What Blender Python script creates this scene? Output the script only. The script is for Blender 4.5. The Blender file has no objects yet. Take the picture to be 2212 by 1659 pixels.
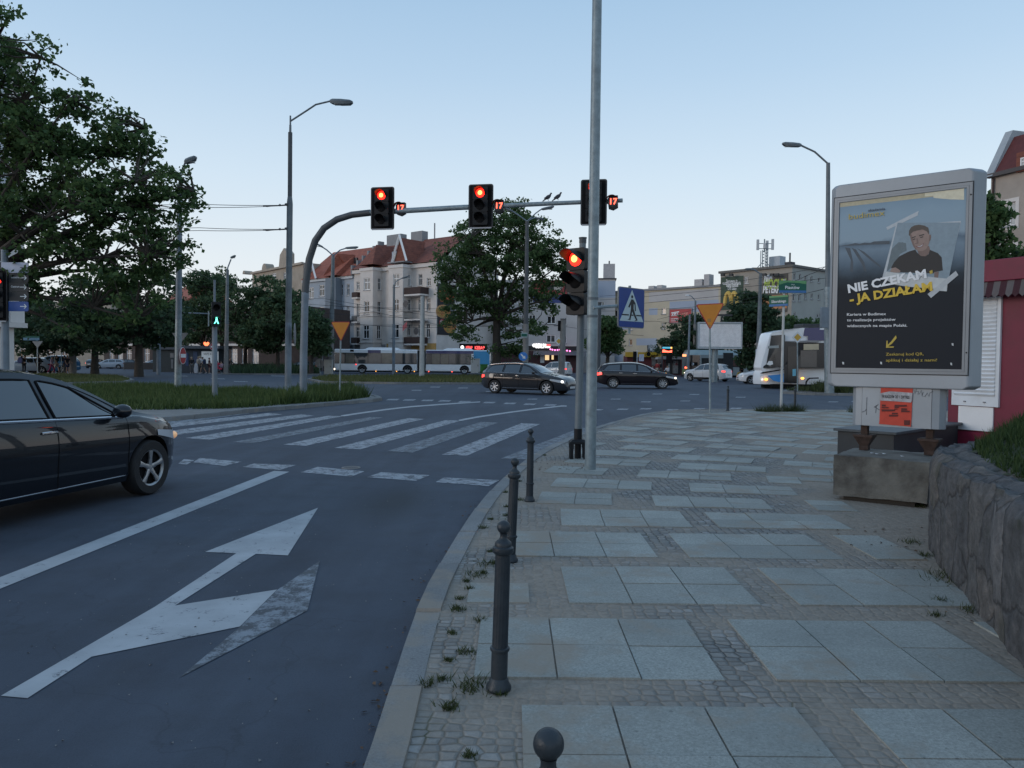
import bpy, math, random
import numpy as np
from mathutils import Vector, Matrix
random.seed(11); rng = np.random.default_rng(11)
S = bpy.context.scene; COL = S.collection
R = math.radians
# ---------------------------------------------------------------- camera model (2212 x 1659 photo units)
F = 1660.0; CU = 1106.0; CV = 829.5; H = 1.60
PITCH = math.atan((829.5-777.0)/F); ROLL = 0.0096
_f = Vector((0, math.cos(PITCH), -math.sin(PITCH))); _u0 = Vector((0, math.sin(PITCH), math.cos(PITCH))); _r0 = Vector((1,0,0))
CR, SR = math.cos(ROLL), math.sin(ROLL)
def ray(u, v):
    x, y = (u-CU)/F, -(v-CV)/F
    return _f + _r0*(x*CR - y*SR) + _u0*(x*SR + y*CR)
SL, SY0, SY1 = 0.003, 40.0, 170.0
def gz(y): return -SL*(min(max(y, SY0), SY1)-SY0)
def at(u, v, Y):
    d = ray(u, v); t = Y/d.y
    return Vector((d.x*t, Y, H+d.z*t))
def gp(u, v, z=0.0):
    d = ray(u, v)
    t = (z-H)/d.z if d.z < -1e-4 else 1e9
    if t*d.y > SY0:
        k = d.z+SL*d.y
        t = (z+SL*SY0-H)/k if k < -1e-4 else 1e9
        if t*d.y > SY1: t = SY1/d.y
    return Vector((d.x*t, d.y*t, z+gz(d.y*t)))
def hor(u): return 777+(u-CU)*ROLL
def zt(x0, y0, s): return lambda x, y: ((x0+x/s)/1.6492, (y0+y/s)/1.6492)   # enlarged view -> photo units
cam = bpy.data.cameras.new('camera'); co = bpy.data.objects.new('camera', cam); COL.objects.link(co)
cam.sensor_width = 36; cam.lens = 36*F/2212; cam.clip_start = .05; cam.clip_end = 3000
_r = _r0*CR+_u0*SR; _u = _u0*CR-_r0*SR
co.matrix_world = Matrix(((_r.x,_u.x,-_f.x,0),(_r.y,_u.y,-_f.y,0),(_r.z,_u.z,-_f.z,H),(0,0,0,1)))
S.camera = co
# ---------------------------------------------------------------- materials
MATS = {}
class NT:
    def __init__(s, m): s.n = m.node_tree.nodes; s.l = m.node_tree.links
    def new(s, t, **k):
        o = s.n.new('ShaderNode'+t)
        for a, b in k.items():
            if a[0] == '_': o.inputs[int(a[1:])].default_value = b
            else: setattr(o, a, b)
        return o
    def link(s, a, b): s.l.new(a, b)
    def noise(s, scale, detail=4, rough=.55, vec=None):
        o = s.new('TexNoise'); o.inputs['Scale'].default_value = scale; o.inputs['Detail'].default_value = detail; o.inputs['Roughness'].default_value = rough
        if vec is not None: s.link(vec, o.inputs['Vector'])
        return o.outputs['Fac']
    def ramp(s, fac, stops):
        o = s.new('ValToRGB'); e = o.color_ramp.elements
        while len(e) < len(stops): e.new(.5)
        for i, (p, c) in enumerate(stops): e[i].position = p; e[i].color = (*c, 1) if len(c) == 3 else c
        s.link(fac, o.inputs[0]); return o.outputs[0]
    def mix(s, fac, a, b, mode='MIX'):
        o = s.new('MixRGB', blend_type=mode)
        for i, x in ((0, fac), (1, a), (2, b)):
            if isinstance(x, (int, float)): o.inputs[i].default_value = x if i == 0 else (x, x, x, 1)
            elif isinstance(x, tuple): o.inputs[i].default_value = (*x, 1)
            else: s.link(x, o.inputs[i])
        return o.outputs[0]
    def math(s, op, a, b=0.0, clamp=False):
        o = s.new('Math', operation=op, use_clamp=clamp)
        for i, x in ((0, a), (1, b)):
            if isinstance(x, (int, float)): o.inputs[i].default_value = x
            else: s.link(x, o.inputs[i])
        return o.outputs[0]
    def bump(s, h, strength=.3, dist=.01):
        o = s.new('Bump'); o.inputs['Strength'].default_value = strength; o.inputs['Distance'].default_value = dist
        s.link(h, o.inputs['Height']); return o.outputs[0]
def mat0(name):
    m = bpy.data.materials.new(name); m.use_nodes = True
    t = NT(m); b = t.n['Principled BSDF']; MATS[name] = m
    return m, t, b
def mat(name, rgb, rough=.6, metal=0.0, var=.12, scale=4, bump=0, bscale=60, emit=0, ecol=None, spec=.5, coat=0, dirt=None, dscale=1.5, damt=.5):
    if name in MATS: return MATS[name]
    m, t, b = mat0(name)
    pos = t.new('NewGeometry').outputs['Position']
    c = None
    if var:
        n = t.noise(scale, 5, .6, pos)
        lo = tuple(x*(1-var) for x in rgb); hi = tuple(min(1, x*(1+var)) for x in rgb)
        c = t.ramp(n, [(.3, lo), (.7, hi)])
        if dirt:
            n2 = t.noise(dscale, 6, .65, pos)
            c = t.mix(t.math('MULTIPLY', t.ramp(n2, [(.45, (0,0,0)), (.7, (1,1,1))]), damt), c, dirt)
        t.link(c, b.inputs['Base Color'])
    else: b.inputs['Base Color'].default_value = (*rgb, 1)
    b.inputs['Roughness'].default_value = rough; b.inputs['Metallic'].default_value = metal
    b.inputs['Specular IOR Level'].default_value = spec
    if coat: b.inputs['Coat Weight'].default_value = coat; b.inputs['Coat Roughness'].default_value = .03
    if bump:
        t.link(t.bump(t.noise(bscale, 4, .6, pos), bump, .01), b.inputs['Normal'])
    if emit:
        b.inputs['Emission Color'].default_value = (*(ecol or rgb), 1); b.inputs['Emission Strength'].default_value = emit
    return m
def leafmat(name, dark, light, trans=.25):
    m, t, b = mat0(name)
    g = t.new('NewGeometry')
    c = t.ramp(g.outputs['Random Per Island'], [(0, dark), (.65, tuple((a+b_)/2 for a, b_ in zip(dark, light))), (1, light)])
    n = t.noise(.6, 2, .5, g.outputs['Position'])
    c = t.mix(t.ramp(n, [(.35, (0,0,0)), (.7, (1,1,1))]), c, light, 'MIX') if False else c
    t.link(c, b.inputs['Base Color']); b.inputs['Roughness'].default_value = .65; b.inputs['Specular IOR Level'].default_value = .25
    tr = t.new('BsdfTranslucent'); t.link(c, tr.inputs[0])
    mx = t.new('MixShader'); mx.inputs[0].default_value = trans
    t.link(b.outputs[0], mx.inputs[1]); t.link(tr.outputs[0], mx.inputs[2])
    t.link(mx.outputs[0], t.n['Material Output'].inputs[0])
    return m
def glassmat(name, rgb, rough=.05, spec=.8):
    return mat(name, rgb, rough, 0, .25, 2.0, spec=spec)
# ---------------------------------------------------------------- mesh builder
class MB:
    def __init__(s): s.v = []; s.f = []; s.mi = []; s.M = None; s.k = 0
    def add(s, vs, fs):
        o = len(s.v)
        if s.M is not None: vs = [tuple(s.M @ Vector(p)) for p in vs]
        s.v += [tuple(p) for p in vs]; s.f += [tuple(i+o for i in f) for f in fs]; s.mi += [s.k]*len(fs)
        return s
    def box(s, x0, x1, y0, y1, z0, z1):
        return s.add([(x0,y0,z0),(x1,y0,z0),(x1,y1,z0),(x0,y1,z0),(x0,y0,z1),(x1,y0,z1),(x1,y1,z1),(x0,y1,z1)],
              [(0,3,2,1),(4,5,6,7),(0,1,5,4),(1,2,6,5),(2,3,7,6),(3,0,4,7)])
    def cbox(s, c, d): return s.box(c[0]-d[0]/2, c[0]+d[0]/2, c[1]-d[1]/2, c[1]+d[1]/2, c[2]-d[2]/2, c[2]+d[2]/2)
    def prism(s, pts, y0, y1):          # outline in XZ, thickness along Y
        n = len(pts)
        a = sum(pts[i][0]*pts[(i+1) % n][1]-pts[(i+1) % n][0]*pts[i][1] for i in range(n))
        if a < 0: pts = pts[::-1]
        vs = [(p[0], y0, p[1]) for p in pts]+[(p[0], y1, p[1]) for p in pts]
        return s.add(vs, [tuple(range(n)), tuple(range(2*n-1, n-1, -1))]+[(i, i+n, (i+1) % n+n, (i+1) % n) for i in range(n)])
    def slab(s, pts, z0, z1):           # outline in XY, thickness along Z (z may be callable offsets)
        n = len(pts)
        a = sum(pts[i][0]*pts[(i+1) % n][1]-pts[(i+1) % n][0]*pts[i][1] for i in range(n))
        if a < 0: pts = pts[::-1]
        vs = [(p[0], p[1], z0+(p[2] if len(p) > 2 else 0)) for p in pts]+[(p[0], p[1], z1+(p[2] if len(p) > 2 else 0)) for p in pts]
        return s.add(vs, [tuple(range(n-1, -1, -1)), tuple(range(n, 2*n))]+[(i, (i+1) % n, (i+1) % n+n, i+n) for i in range(n)])
    def face(s, pts): return s.add(pts, [tuple(range(len(pts)))])
    def tube(s, pts, r, n=10, caps=True):
        pts = [Vector(p) for p in pts]
        rs = r if isinstance(r, (list, tuple)) else [r]*len(pts)
        t = [(pts[min(i+1, len(pts)-1)]-pts[max(i-1, 0)]).normalized() for i in range(len(pts))]
        a = Vector((0,0,1)) if abs(t[0].z) < .9 else Vector((1,0,0))
        nrm = (a-t[0]*a.dot(t[0])).normalized()
        vs = []
        for i, p in enumerate(pts):
            nrm = (nrm-t[i]*nrm.dot(t[i])).normalized(); b = t[i].cross(nrm)
            for k in range(n):
                q = 2*math.pi*k/n
                vs.append(tuple(p+(nrm*math.cos(q)+b*math.sin(q))*rs[i]))
        fs = []
        for i in range(len(pts)-1):
            for k in range(n):
                k2 = (k+1) % n
                fs.append((i*n+k, i*n+k2, (i+1)*n+k2, (i+1)*n+k))
        if caps: fs += [tuple(range(n-1, -1, -1)), tuple(range((len(pts)-1)*n, len(pts)*n))]
        return s.add(vs, fs)
    def lathe(s, prof, n=20, c=(0,0,0), axis='z', flute=0, fr=(0,0), fn=16, caps=True):
        vs = []
        for (r, z) in prof:
            for k in range(n):
                q = 2*math.pi*k/n
                rr = r*(1-(flute*(.5+.5*math.cos(fn*q)) if fr[0] <= z <= fr[1] else 0))
                x, y = rr*math.cos(q), rr*math.sin(q)
                vs.append((c[0]+x, c[1]+y, c[2]+z) if axis == 'z' else (c[0]+x, c[1]+z, c[2]+y) if axis == 'y' else (c[0]+z, c[1]+x, c[2]+y))
        m = len(prof); fs = []
        for i in range(m-1):
            for k in range(n):
                k2 = (k+1) % n
                q4 = (i*n+k, i*n+k2, (i+1)*n+k2, (i+1)*n+k)
                fs.append(q4 if axis != 'y' else q4[::-1])
        if caps and prof[0][0] > 1e-5: fs.append(tuple(range(n-1, -1, -1)) if axis != 'y' else tuple(range(n)))
        if caps and prof[-1][0] > 1e-5: fs.append(tuple(range((m-1)*n, m*n)) if axis != 'y' else tuple(range(m*n-1, (m-1)*n-1, -1)))
        return s.add(vs, fs)
    def grid(s, P):                      # P[i][j] points
        n, m = len(P), len(P[0])
        return s.add([tuple(p) for row in P for p in row], [(i*m+j, i*m+j+1, (i+1)*m+j+1, (i+1)*m+j) for i in range(n-1) for j in range(m-1)])
    def ball(s, c, r, n=12, m=8):
        rr = r if isinstance(r, (tuple, list)) else (r, r, r)
        vs = []; fs = []
        for i in range(m+1):
            a = math.pi*i/m
            for k in range(n):
                q = 2*math.pi*k/n
                vs.append((c[0]+rr[0]*math.sin(a)*math.cos(q), c[1]+rr[1]*math.sin(a)*math.sin(q), c[2]-rr[2]*math.cos(a)))
        for i in range(m):
            for k in range(n):
                k2 = (k+1) % n
                fs.append((i*n+k, i*n+k2, (i+1)*n+k2, (i+1)*n+k))
        return s.add(vs, fs)
    def mesh(s, name, mats, smooth=True, ang=35):
        me = bpy.data.meshes.new(name); me.from_pydata(s.v, [], s.f)
        for m in (mats if isinstance(mats, (list, tuple)) else [mats]): me.materials.append(m)
        if s.k or any(s.mi): me.polygons.foreach_set('material_index', s.mi)
        if smooth:
            me.polygons.foreach_set('use_smooth', [True]*len(me.polygons)); me.set_sharp_from_angle(angle=R(ang))
        me.update(); return me
    def build(s, name, mats, parent=None, loc=(0,0,0), rz=0, smooth=True, ang=35, bev=0):
        return obj(name, s.mesh(name, mats, smooth, ang), parent, loc, rz, bev)
def obj(name, me, parent=None, loc=(0,0,0), rz=0, bev=0):
    o = bpy.data.objects.new(name, me); COL.objects.link(o); o.location = loc; o.rotation_euler = (0,0,rz)
    if parent is not None: o.parent = parent
    if bev:
        b = o.modifiers.new('bevel', 'BEVEL'); b.width = bev; b.segments = 2; b.limit_method = 'ANGLE'; b.angle_limit = R(40)
    return o
def tag(o, label=None, cat=None, group=None, kind=None):
    if label: o['label'] = label
    if cat: o['category'] = cat
    if group: o['group'] = group
    if kind: o['kind'] = kind
    return o
def thing(name, label, cat, loc=(0,0,0), rz=0, group=None):
    o = bpy.data.objects.new(name, None); COL.objects.link(o); o.location = loc; o.rotation_euler = (0,0,rz); o.empty_display_size = .1
    return tag(o, label, cat, group)
def kids(o): return [c for c in bpy.data.objects if c.parent == o]
def dup(o, label=None, loc=None, rz=None, parent=None, group=None, sc=None):
    c = o.copy(); COL.objects.link(c)
    if parent is not None: c.parent = parent
    if label: c['label'] = label
    if group: c['group'] = group
    if loc is not None: c.location = loc
    if rz is not None: c.rotation_euler = (0,0,rz)
    if sc: c.scale = (sc, sc, sc)
    for k in kids(o): dup(k, parent=c)
    return c
_cu = {}
def text(s, size, x, z, y, parent, m, name='lettering', align='CENTER', bold=0, rot=0, th=.003, sx=1.0, face=0, sp=1.0, shear=0):
    cu = bpy.data.curves.new('t', 'FONT'); cu.body = s; cu.size = size; cu.align_x = align; cu.align_y = 'CENTER'
    cu.offset = bold*size; cu.extrude = th/2; cu.resolution_u = 3; cu.space_character = sp; cu.shear = shear
    ob = bpy.data.objects.new('t', cu); me = bpy.data.meshes.new_from_object(ob)
    bpy.data.objects.remove(ob); bpy.data.curves.remove(cu)
    M = Matrix.Translation((x, y, z)) @ Matrix.Rotation(face, 4, 'Z') @ Matrix.Rotation(R(90), 4, 'X') @ Matrix.Rotation(rot, 4, 'Z') @ Matrix.Scale(sx, 4, (1,0,0))
    me.transform(M); me.materials.clear(); me.materials.append(m); me.name = name
    return obj(name, me, parent)
def struct(name, mb, m, smooth=False, kind='structure'):
    return tag(mb.build(name, m, smooth=smooth), kind=kind)
def temp_eval(o):
    dg = bpy.context.evaluated_depsgraph_get(); dg.update()
    return bpy.data.meshes.new_from_object(o.evaluated_get(dg))
# ================================================================ shared materials
M_galv = mat('galvanised steel', (.23,.28,.30), .5, .35, .22, 9, .15, 30, dirt=(.12,.14,.15), dscale=3)
M_pole = mat('painted grey pole', (.13,.155,.17), .55, .1, .18, 3, .1, 30, dirt=(.06,.07,.08), dscale=.8)
M_poleb = mat('blue grey painted pole', (.17,.21,.25), .55, .1, .15, 3, .1, 30, dirt=(.09,.10,.11), dscale=.8)
M_dark = mat('dark painted mast', (.06,.068,.075), .55, .1, .15, 3)
M_conc = mat('concrete pole', (.20,.19,.18), .85, 0, .2, 2, .3, 40)
M_black = mat('black plastic', (.010,.011,.013), .5, 0, .2, 6, spec=.25)
M_blackm = mat('black matte', (.008,.008,.009), .8, 0, .2, 6, spec=.15)
M_rub = mat('tyre rubber', (.012,.012,.013), .75, 0, .2, 10)
M_chrome = mat('bright trim', (.65,.65,.66), .2, .9, 0)
M_rim = mat('alloy rim', (.34,.35,.36), .35, .7, .1, 10)
M_white = mat('white paint', (.78,.78,.78), .5, 0, .06, 2)
M_signw = mat('white sign face', (.62,.66,.68), .4, 0, .04, 2)
M_signb = mat('blue sign face', (.010,.048,.22), .4, 0, .08, 4, spec=.35)
M_signr = mat('red sign face', (.36,.025,.03), .4, 0, .1, 4)
M_signy = mat('amber sign face', (.55,.20,.014), .4, 0, .08, 4)
M_signg = mat('green sign face', (.010,.095,.065), .5, 0, .1, 4, spec=.3)
M_signdk = mat('dark sign face', (.012,.016,.02), .4, 0, .1, 4)
M_ink = mat('black lettering', (.012,.012,.014), .6, 0, 0)
M_wht = mat('white lettering', (.70,.72,.74), .5, 0, 0)
M_yel = mat('yellow lettering', (.62,.42,.03), .5, 0, 0)
M_rust = mat('rusty iron', (.055,.035,.028), .85, .2, .4, 14, .4, 50)
M_bark = mat('bark', (.045,.037,.030), .9, 0, .3, 8, .5, 25)
M_glass = glassmat('dark window glass', (.018,.022,.026))
M_glass2 = glassmat('curtained window glass', (.20,.20,.20), .15)
M_glass3 = glassmat('pale blind behind glass', (.42,.42,.41), .2)
M_carglass = mat('car glass', (.012,.016,.019), .02, 0, 0, spec=1.0, coat=1.0)
M_red = mat('lit red lamp', (1,.05,.02), .4, 0, 0, emit=5, ecol=(1,.012,.006))
M_redhot = mat('lit red lamp core', (1,.5,.2), .4, 0, 0, emit=2.4, ecol=(1,.55,.12))
M_redd = mat('glowing red digits', (1,.1,.05), .4, 0, 0, emit=4, ecol=(1,.09,.05))
M_tail = mat('lit tail lamp', (.6,.02,.02), .3, 0, 0, emit=2.2, ecol=(1,.06,.05))
M_taild = mat('red tail lens', (.25,.01,.012), .15, 0, 0)
M_head = mat('lit head lamp', (.9,.85,.7), .2, 0, 0, emit=3.2, ecol=(1,.82,.6))
M_headd = mat('clear lamp lens', (.45,.47,.5), .1, 0, 0)
M_amber = mat('lit amber lamp', (1,.4,.05), .3, 0, 0, emit=3, ecol=(1,.40,.06))
M_green = mat('lit green lamp', (.1,.9,.6), .3, 0, 0, emit=3, ecol=(.15,1,.7))
M_warm = mat('warm lit window', (.8,.6,.3), .4, 0, 0, emit=.8, ecol=(1,.72,.38))
M_skin = mat('skin', (.36,.22,.16), .6, 0, .05, 10)
M_hair = mat('hair', (.03,.022,.017), .7, 0, .2, 20)
M_wire = mat('wire', (.02,.02,.022), .6, .3, 0)
# ================================================================ world and light
W = bpy.data.worlds.new('World'); S.world = W; W.use_nodes = True
wn = W.node_tree.nodes; wl = W.node_tree.links
bg = wn['Background']
sky = wn.new('ShaderNodeTexSky'); sky.sky_type = 'NISHITA'; sky.sun_disc = False
sky.sun_elevation = R(4.0); sky.sun_rotation = R(248); sky.air_density = 1.3; sky.dust_density = 1.2; sky.ozone_density = 2.0
tc = wn.new('ShaderNodeTexCoord'); sx = wn.new('ShaderNodeSeparateXYZ'); wl.new(tc.outputs['Generated'], sx.inputs[0])
rp = wn.new('ShaderNodeValToRGB'); e = rp.color_ramp.elements
SKY = [(0.0,(.76,.77,.80)),(.05,(.755,.785,.825)),(.12,(.70,.765,.83)),(.22,(.58,.70,.82)),(.34,(.425,.58,.755)),(.46,(.31,.48,.68)),(.7,(.26,.42,.64)),(1.0,(.28,.43,.64))]
while len(e) < len(SKY): e.new(.5)
for i,(p,c) in enumerate(SKY): e[i].position = p; e[i].color = (*c,1)
wl.new(sx.outputs[2], rp.inputs[0])
mul = wn.new('ShaderNodeMixRGB'); mul.blend_type = 'MIX'; mul.inputs[0].default_value = .94
sc_ = wn.new('ShaderNodeVectorMath'); sc_.operation = 'SCALE'; sc_.inputs[3].default_value = .5
wl.new(sky.outputs[0], sc_.inputs[0]); wl.new(sc_.outputs[0], mul.inputs[1]); wl.new(rp.outputs[0], mul.inputs[2])
wl.new(mul.outputs[0], bg.inputs[0]); bg.inputs[1].default_value = 1.0
sun = bpy.data.lights.new('sun', 'SUN'); sun.energy = .6; sun.angle = R(22); sun.color = (1,.91,.84)
so = bpy.data.objects.new('sun', sun); COL.objects.link(so)
az = R(248); el = R(13)
sd = Vector((math.sin(az)*math.cos(el), math.cos(az)*math.cos(el), math.sin(el)))
so.rotation_euler = sd.to_track_quat('Z', 'Y').to_euler()
S.view_settings.view_transform = 'Standard'; S.view_settings.look = 'None'; S.view_settings.exposure = .18; S.view_settings.gamma = 1
S.cycles.max_bounces = 6; S.cycles.transparent_max_bounces = 6
# ================================================================ ground, road, pavement
def asphalt():
    m, t, b = mat0('asphalt')
    pos = t.new('NewGeometry').outputs['Position']
    big = t.noise(.35, 5, .6, pos); mid = t.noise(2.2, 6, .7, pos); fine = t.noise(95, 4, .75, pos)
    c = t.ramp(big, [(.3, (.046,.058,.080)), (.7, (.066,.080,.106))])
    c = t.mix(t.math('MULTIPLY', t.ramp(mid, [(.45, (0,0,0)), (.75, (1,1,1))]), .55), c, (.036,.040,.048))
    st = t.new('Mapping'); st.inputs['Scale'].default_value = (1.6, .07, 1); st.inputs['Rotation'].default_value = (0, 0, R(-4)); t.link(pos, st.inputs[0])
    c = t.mix(.8, c, t.ramp(t.noise(1.0, 4, .6, st.outputs[0]), [(.3, (.74,.74,.76)), (.7, (1.2,1.2,1.18))]), 'MULTIPLY')
    # darker old patch in front of the stop line and a strip along the gutter
    v = t.new('TexVoronoi', feature='F1'); v.inputs['Scale'].default_value = 170; t.link(pos, v.inputs['Vector'])
    c = t.mix(t.ramp(v.outputs['Color'], [(.25, (.55,.55,.55)), (.6, (1,1,1)), (.93, (1,1,1)), (1, (1.9,1.9,1.9))]), c, (0,0,0), 'MULTIPLY') if False else t.mix(.8, c, t.ramp(fine, [(.25, (.62,.62,.62)), (.5, (1,1,1)), (.66, (1.0,1.0,1.0)), (.76, (2.9,2.9,2.9))]), 'MULTIPLY')
    so_ = gp(850, 1085); vs_ = t.new('VectorMath', operation='SUBTRACT'); t.link(pos, vs_.inputs[0]); vs_.inputs[1].default_value = so_; vm_ = t.new('VectorMath', operation='MULTIPLY'); t.link(vs_.outputs[0], vm_.inputs[0]); vm_.inputs[1].default_value = (1.1, .42, 0); vl_ = t.new('VectorMath', operation='LENGTH'); t.link(vm_.outputs[0], vl_.inputs[0])
    c = t.mix(t.math('MULTIPLY', t.ramp(t.math('ADD', vl_.outputs['Value'], t.math('MULTIPLY', mid, .9)), [(.55, (1,1,1)), (1.15, (0,0,0))]), .6), c, (.026,.029,.030))
    cr = t.new('TexVoronoi', feature='DISTANCE_TO_EDGE'); cr.inputs['Scale'].default_value = .33
    w = t.new('VectorMath', operation='ADD'); t.link(pos, w.inputs[0])
    nz = t.new('TexNoise'); nz.inputs['Scale'].default_value = 1.5; nz.inputs['Detail'].default_value = 5; t.link(pos, nz.inputs['Vector']); t.link(nz.outputs['Color'], w.inputs[1]); t.link(w.outputs[0], cr.inputs['Vector'])
    c = t.mix(t.math('MULTIPLY', t.ramp(cr.outputs['Distance'], [(0, (1,1,1)), (.0025, (0,0,0))]), .25), c, (.018,.018,.02))
    t.link(c, b.inputs['Base Color']); b.inputs['Roughness'].default_value = .78; b.inputs['Specular IOR Level'].default_value = .35
    t.link(t.bump(fine, .35, .006), b.inputs['Normal']); return m
M_asph = asphalt()
def paint(name, wear, col=(.40,.42,.44)):
    m, t, b = mat0(name)
    pos = t.new('NewGeometry').outputs['Position']
    n = t.noise(7, 8, .75, pos); n2 = t.noise(70, 3, .7, pos)
    s = t.math('ADD', t.math('MULTIPLY', n, .75), t.math('MULTIPLY', n2, .25))
    k = t.ramp(s, [(wear-.035, (1,1,1)), (wear+.04, (0,0,0))])   # 1 = worn away
    cc = t.ramp(t.noise(2.5, 5, .6, pos), [(.3, tuple(x*.72 for x in col)), (.7, col)])
    t.link(t.mix(k, cc, (.06,.067,.078)), b.inputs['Base Color']); b.inputs['Roughness'].default_value = .7; return m
M_paint = paint('road paint', .40); M_paintw = paint('worn road paint', .475, (.36,.38,.41)); M_paintx = paint('badly worn road paint', .50, (.23,.26,.295))
def cobbles():
    m, t, b = mat0('granite setts')
    pos = t.new('NewGeometry').outputs['Position']
    mp = t.new('Mapping'); mp.inputs['Scale'].default_value = (14, 17.5, 1); t.link(pos, mp.inputs[0])
    nz = t.new('TexNoise'); nz.inputs['Scale'].default_value = 2.5; nz.inputs['Detail'].default_value = 3; t.link(pos, nz.inputs['Vector'])
    vv = t.new('VectorMath', operation='MULTIPLY_ADD'); t.link(nz.outputs['Color'], vv.inputs[0]); vv.inputs[1].default_value = (.7,.7,0); t.link(mp.outputs[0], vv.inputs[2])
    ve = t.new('TexVoronoi', feature='DISTANCE_TO_EDGE', voronoi_dimensions='2D'); ve.inputs['Scale'].default_value = 1; ve.inputs['Randomness'].default_value = .42
    vc = t.new('TexVoronoi', feature='F1', voronoi_dimensions='2D'); vc.inputs['Scale'].default_value = 1; vc.inputs['Randomness'].default_value = .42
    t.link(vv.outputs[0], ve.inputs['Vector']); t.link(vv.outputs[0], vc.inputs['Vector'])
    sp = t.new('SeparateColor'); t.link(vc.outputs['Color'], sp.inputs[0])
    c = t.ramp(sp.outputs[0], [(0, (.18,.178,.172)), (.4, (.235,.235,.225)), (.75, (.265,.245,.22)), (1, (.32,.32,.315))])
    c = t.mix(.55, c, t.ramp(t.noise(60, 4, .7, pos), [(.3, (.6,.6,.6)), (.7, (1.15,1.15,1.15))]), 'MULTIPLY')
    sandf = t.noise(.75, 6, .6, pos)
    sep = t.new('SeparateXYZ'); t.link(pos, sep.inputs[0])
    near = t.ramp(t.math('ADD', t.math('MULTIPLY', t.math('ABSOLUTE', t.math('SUBTRACT', sep.outputs[0], .35)), .28), t.math('MULTIPLY', sep.outputs[1], .028)), [(.15, (1,1,1)), (.75, (0,0,0))])
    right = t.ramp(t.math('SUBTRACT', t.math('MULTIPLY', sep.outputs[0], .4), t.math('MULTIPLY', sep.outputs[1], .1)), [(.30, (0,0,0)), (.75, (1,1,1))])
    sm = t.ramp(t.math('ADD', t.math('ADD', sandf, t.math('MULTIPLY', right, .26)), t.math('MULTIPLY', near, .15)), [(.50, (0,0,0)), (.66, (1,1,1))])
    joint = t.ramp(ve.outputs['Distance'], [(.02, (1,1,1)), (.10, (0,0,0))])
    c = t.mix(joint, c, t.mix(sm, (.085,.08,.072), (.22,.185,.15)))
    c = t.mix(t.math('MULTIPLY', sm, .8), c, t.ramp(t.noise(25, 5, .7, pos), [(.3, (.20,.165,.13)), (.7, (.31,.265,.215))]))
    # moss in some joints
    ms = t.ramp(t.noise(2.2, 4, .6, pos), [(.6, (0,0,0)), (.68, (1,1,1))])
    c = t.mix(t.math('MULTIPLY', t.math('MULTIPLY', ms, joint), .7), c, (.05,.065,.03))
    t.link(c, b.inputs['Base Color']); b.inputs['Roughness'].default_value = .85; b.inputs['Specular IOR Level'].default_value = .3
    hgt = t.mix(t.math('MULTIPLY', sm, .75), t.ramp(ve.outputs['Distance'], [(0, (0,0,0)), (.2, (1,1,1))]), .45)
    h2 = t.math('ADD', hgt, t.math('MULTIPLY', t.noise(55, 3, .6, pos), .22))
    t.link(t.bump(h2, .75, .014), b.inputs['Normal']); return m
M_cob = cobbles()
def granite(name, base, dirt=.5, jx=False):
    m, t, b = mat0(name)
    g = t.new('NewGeometry'); pos = g.outputs['Position']
    c = t.ramp(g.outputs['Random Per Island'], [(0, tuple(x*.86 for x in base)), (.5, base), (1, tuple(x*1.10 for x in base))])
    c = t.mix(.75, c, t.ramp(t.noise(75, 5, .8, pos), [(.3, (.50,.50,.50)), (.5, (1,1,1)), (.70, (1.5,1.5,1.5))]), 'MULTIPLY')
    c = t.mix(t.math('MULTIPLY', t.ramp(t.noise(1.3, 6, .65, pos), [(.40, (0,0,0)), (.68, (1,1,1))]), dirt), c, tuple(x*.58 for x in base))
    c = t.mix(t.math('MULTIPLY', t.ramp(t.noise(9, 7, .75, pos), [(.56, (0,0,0)), (.72, (1,1,1))]), .45), c, tuple(x*y for x, y in zip(base, (.62,.58,.52))))
    c = t.mix(t.math('MULTIPLY', t.ramp(t.noise(34, 2, .5, pos), [(.70, (0,0,0)), (.73, (1,1,1))]), .6), c, tuple(x*.35 for x in base))
    sep = t.new('SeparateXYZ'); t.link(pos, sep.inputs[0])
    near = t.ramp(t.math('ADD', t.math('MULTIPLY', t.math('ABSOLUTE', sep.outputs[0]), .35), t.math('MULTIPLY', sep.outputs[1], .03)), [(.15, (1,1,1)), (.7, (0,0,0))])
    sm = t.ramp(t.math('ADD', t.noise(2.1, 6, .62, pos), t.math('MULTIPLY', near, .10)), [(.56, (0,0,0)), (.68, (1,1,1))])
    c = t.mix(t.math('MULTIPLY', sm, .75), c, (.26,.22,.175))
    t.link(c, b.inputs['Base Color']); b.inputs['Roughness'].default_value = .75; b.inputs['Specular IOR Level'].default_value = .35
    t.link(t.bump(t.noise(130, 3, .7, pos), .25, .004), b.inputs['Normal']); return m
M_slab = granite('granite paving slab', (.285,.295,.272)); M_kerb = granite('granite kerb', (.20,.205,.205), .6)
M_soil = mat('soil', (.075,.06,.045), .95, 0, .3, 6, .5, 40)
M_earth = mat('dry earth verge', (.12,.115,.08), .95, 0, .3, 2, .4, 40)
M_path = mat('worn paving', (.20,.195,.185), .9, 0, .2, 3, .3, 60)
def sheet(name, x0, x1, y0, y1, z, m, nx=2, ys=None):
    ys = ys or [y0, SY0, 70, 100, 130, SY1, y1]
    mb = MB(); xs = np.linspace(x0, x1, nx+1)
    mb.grid([[(x, y, z+gz(y)) for x in xs] for y in ys])
    me_ = struct(name, mb, m)
    return me_
sheet('ground', -900, 900, -60, 1400, -.03, M_earth, 4)
sheet('road', -140, 120, -30, 168, 0, M_asph, 8)
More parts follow.
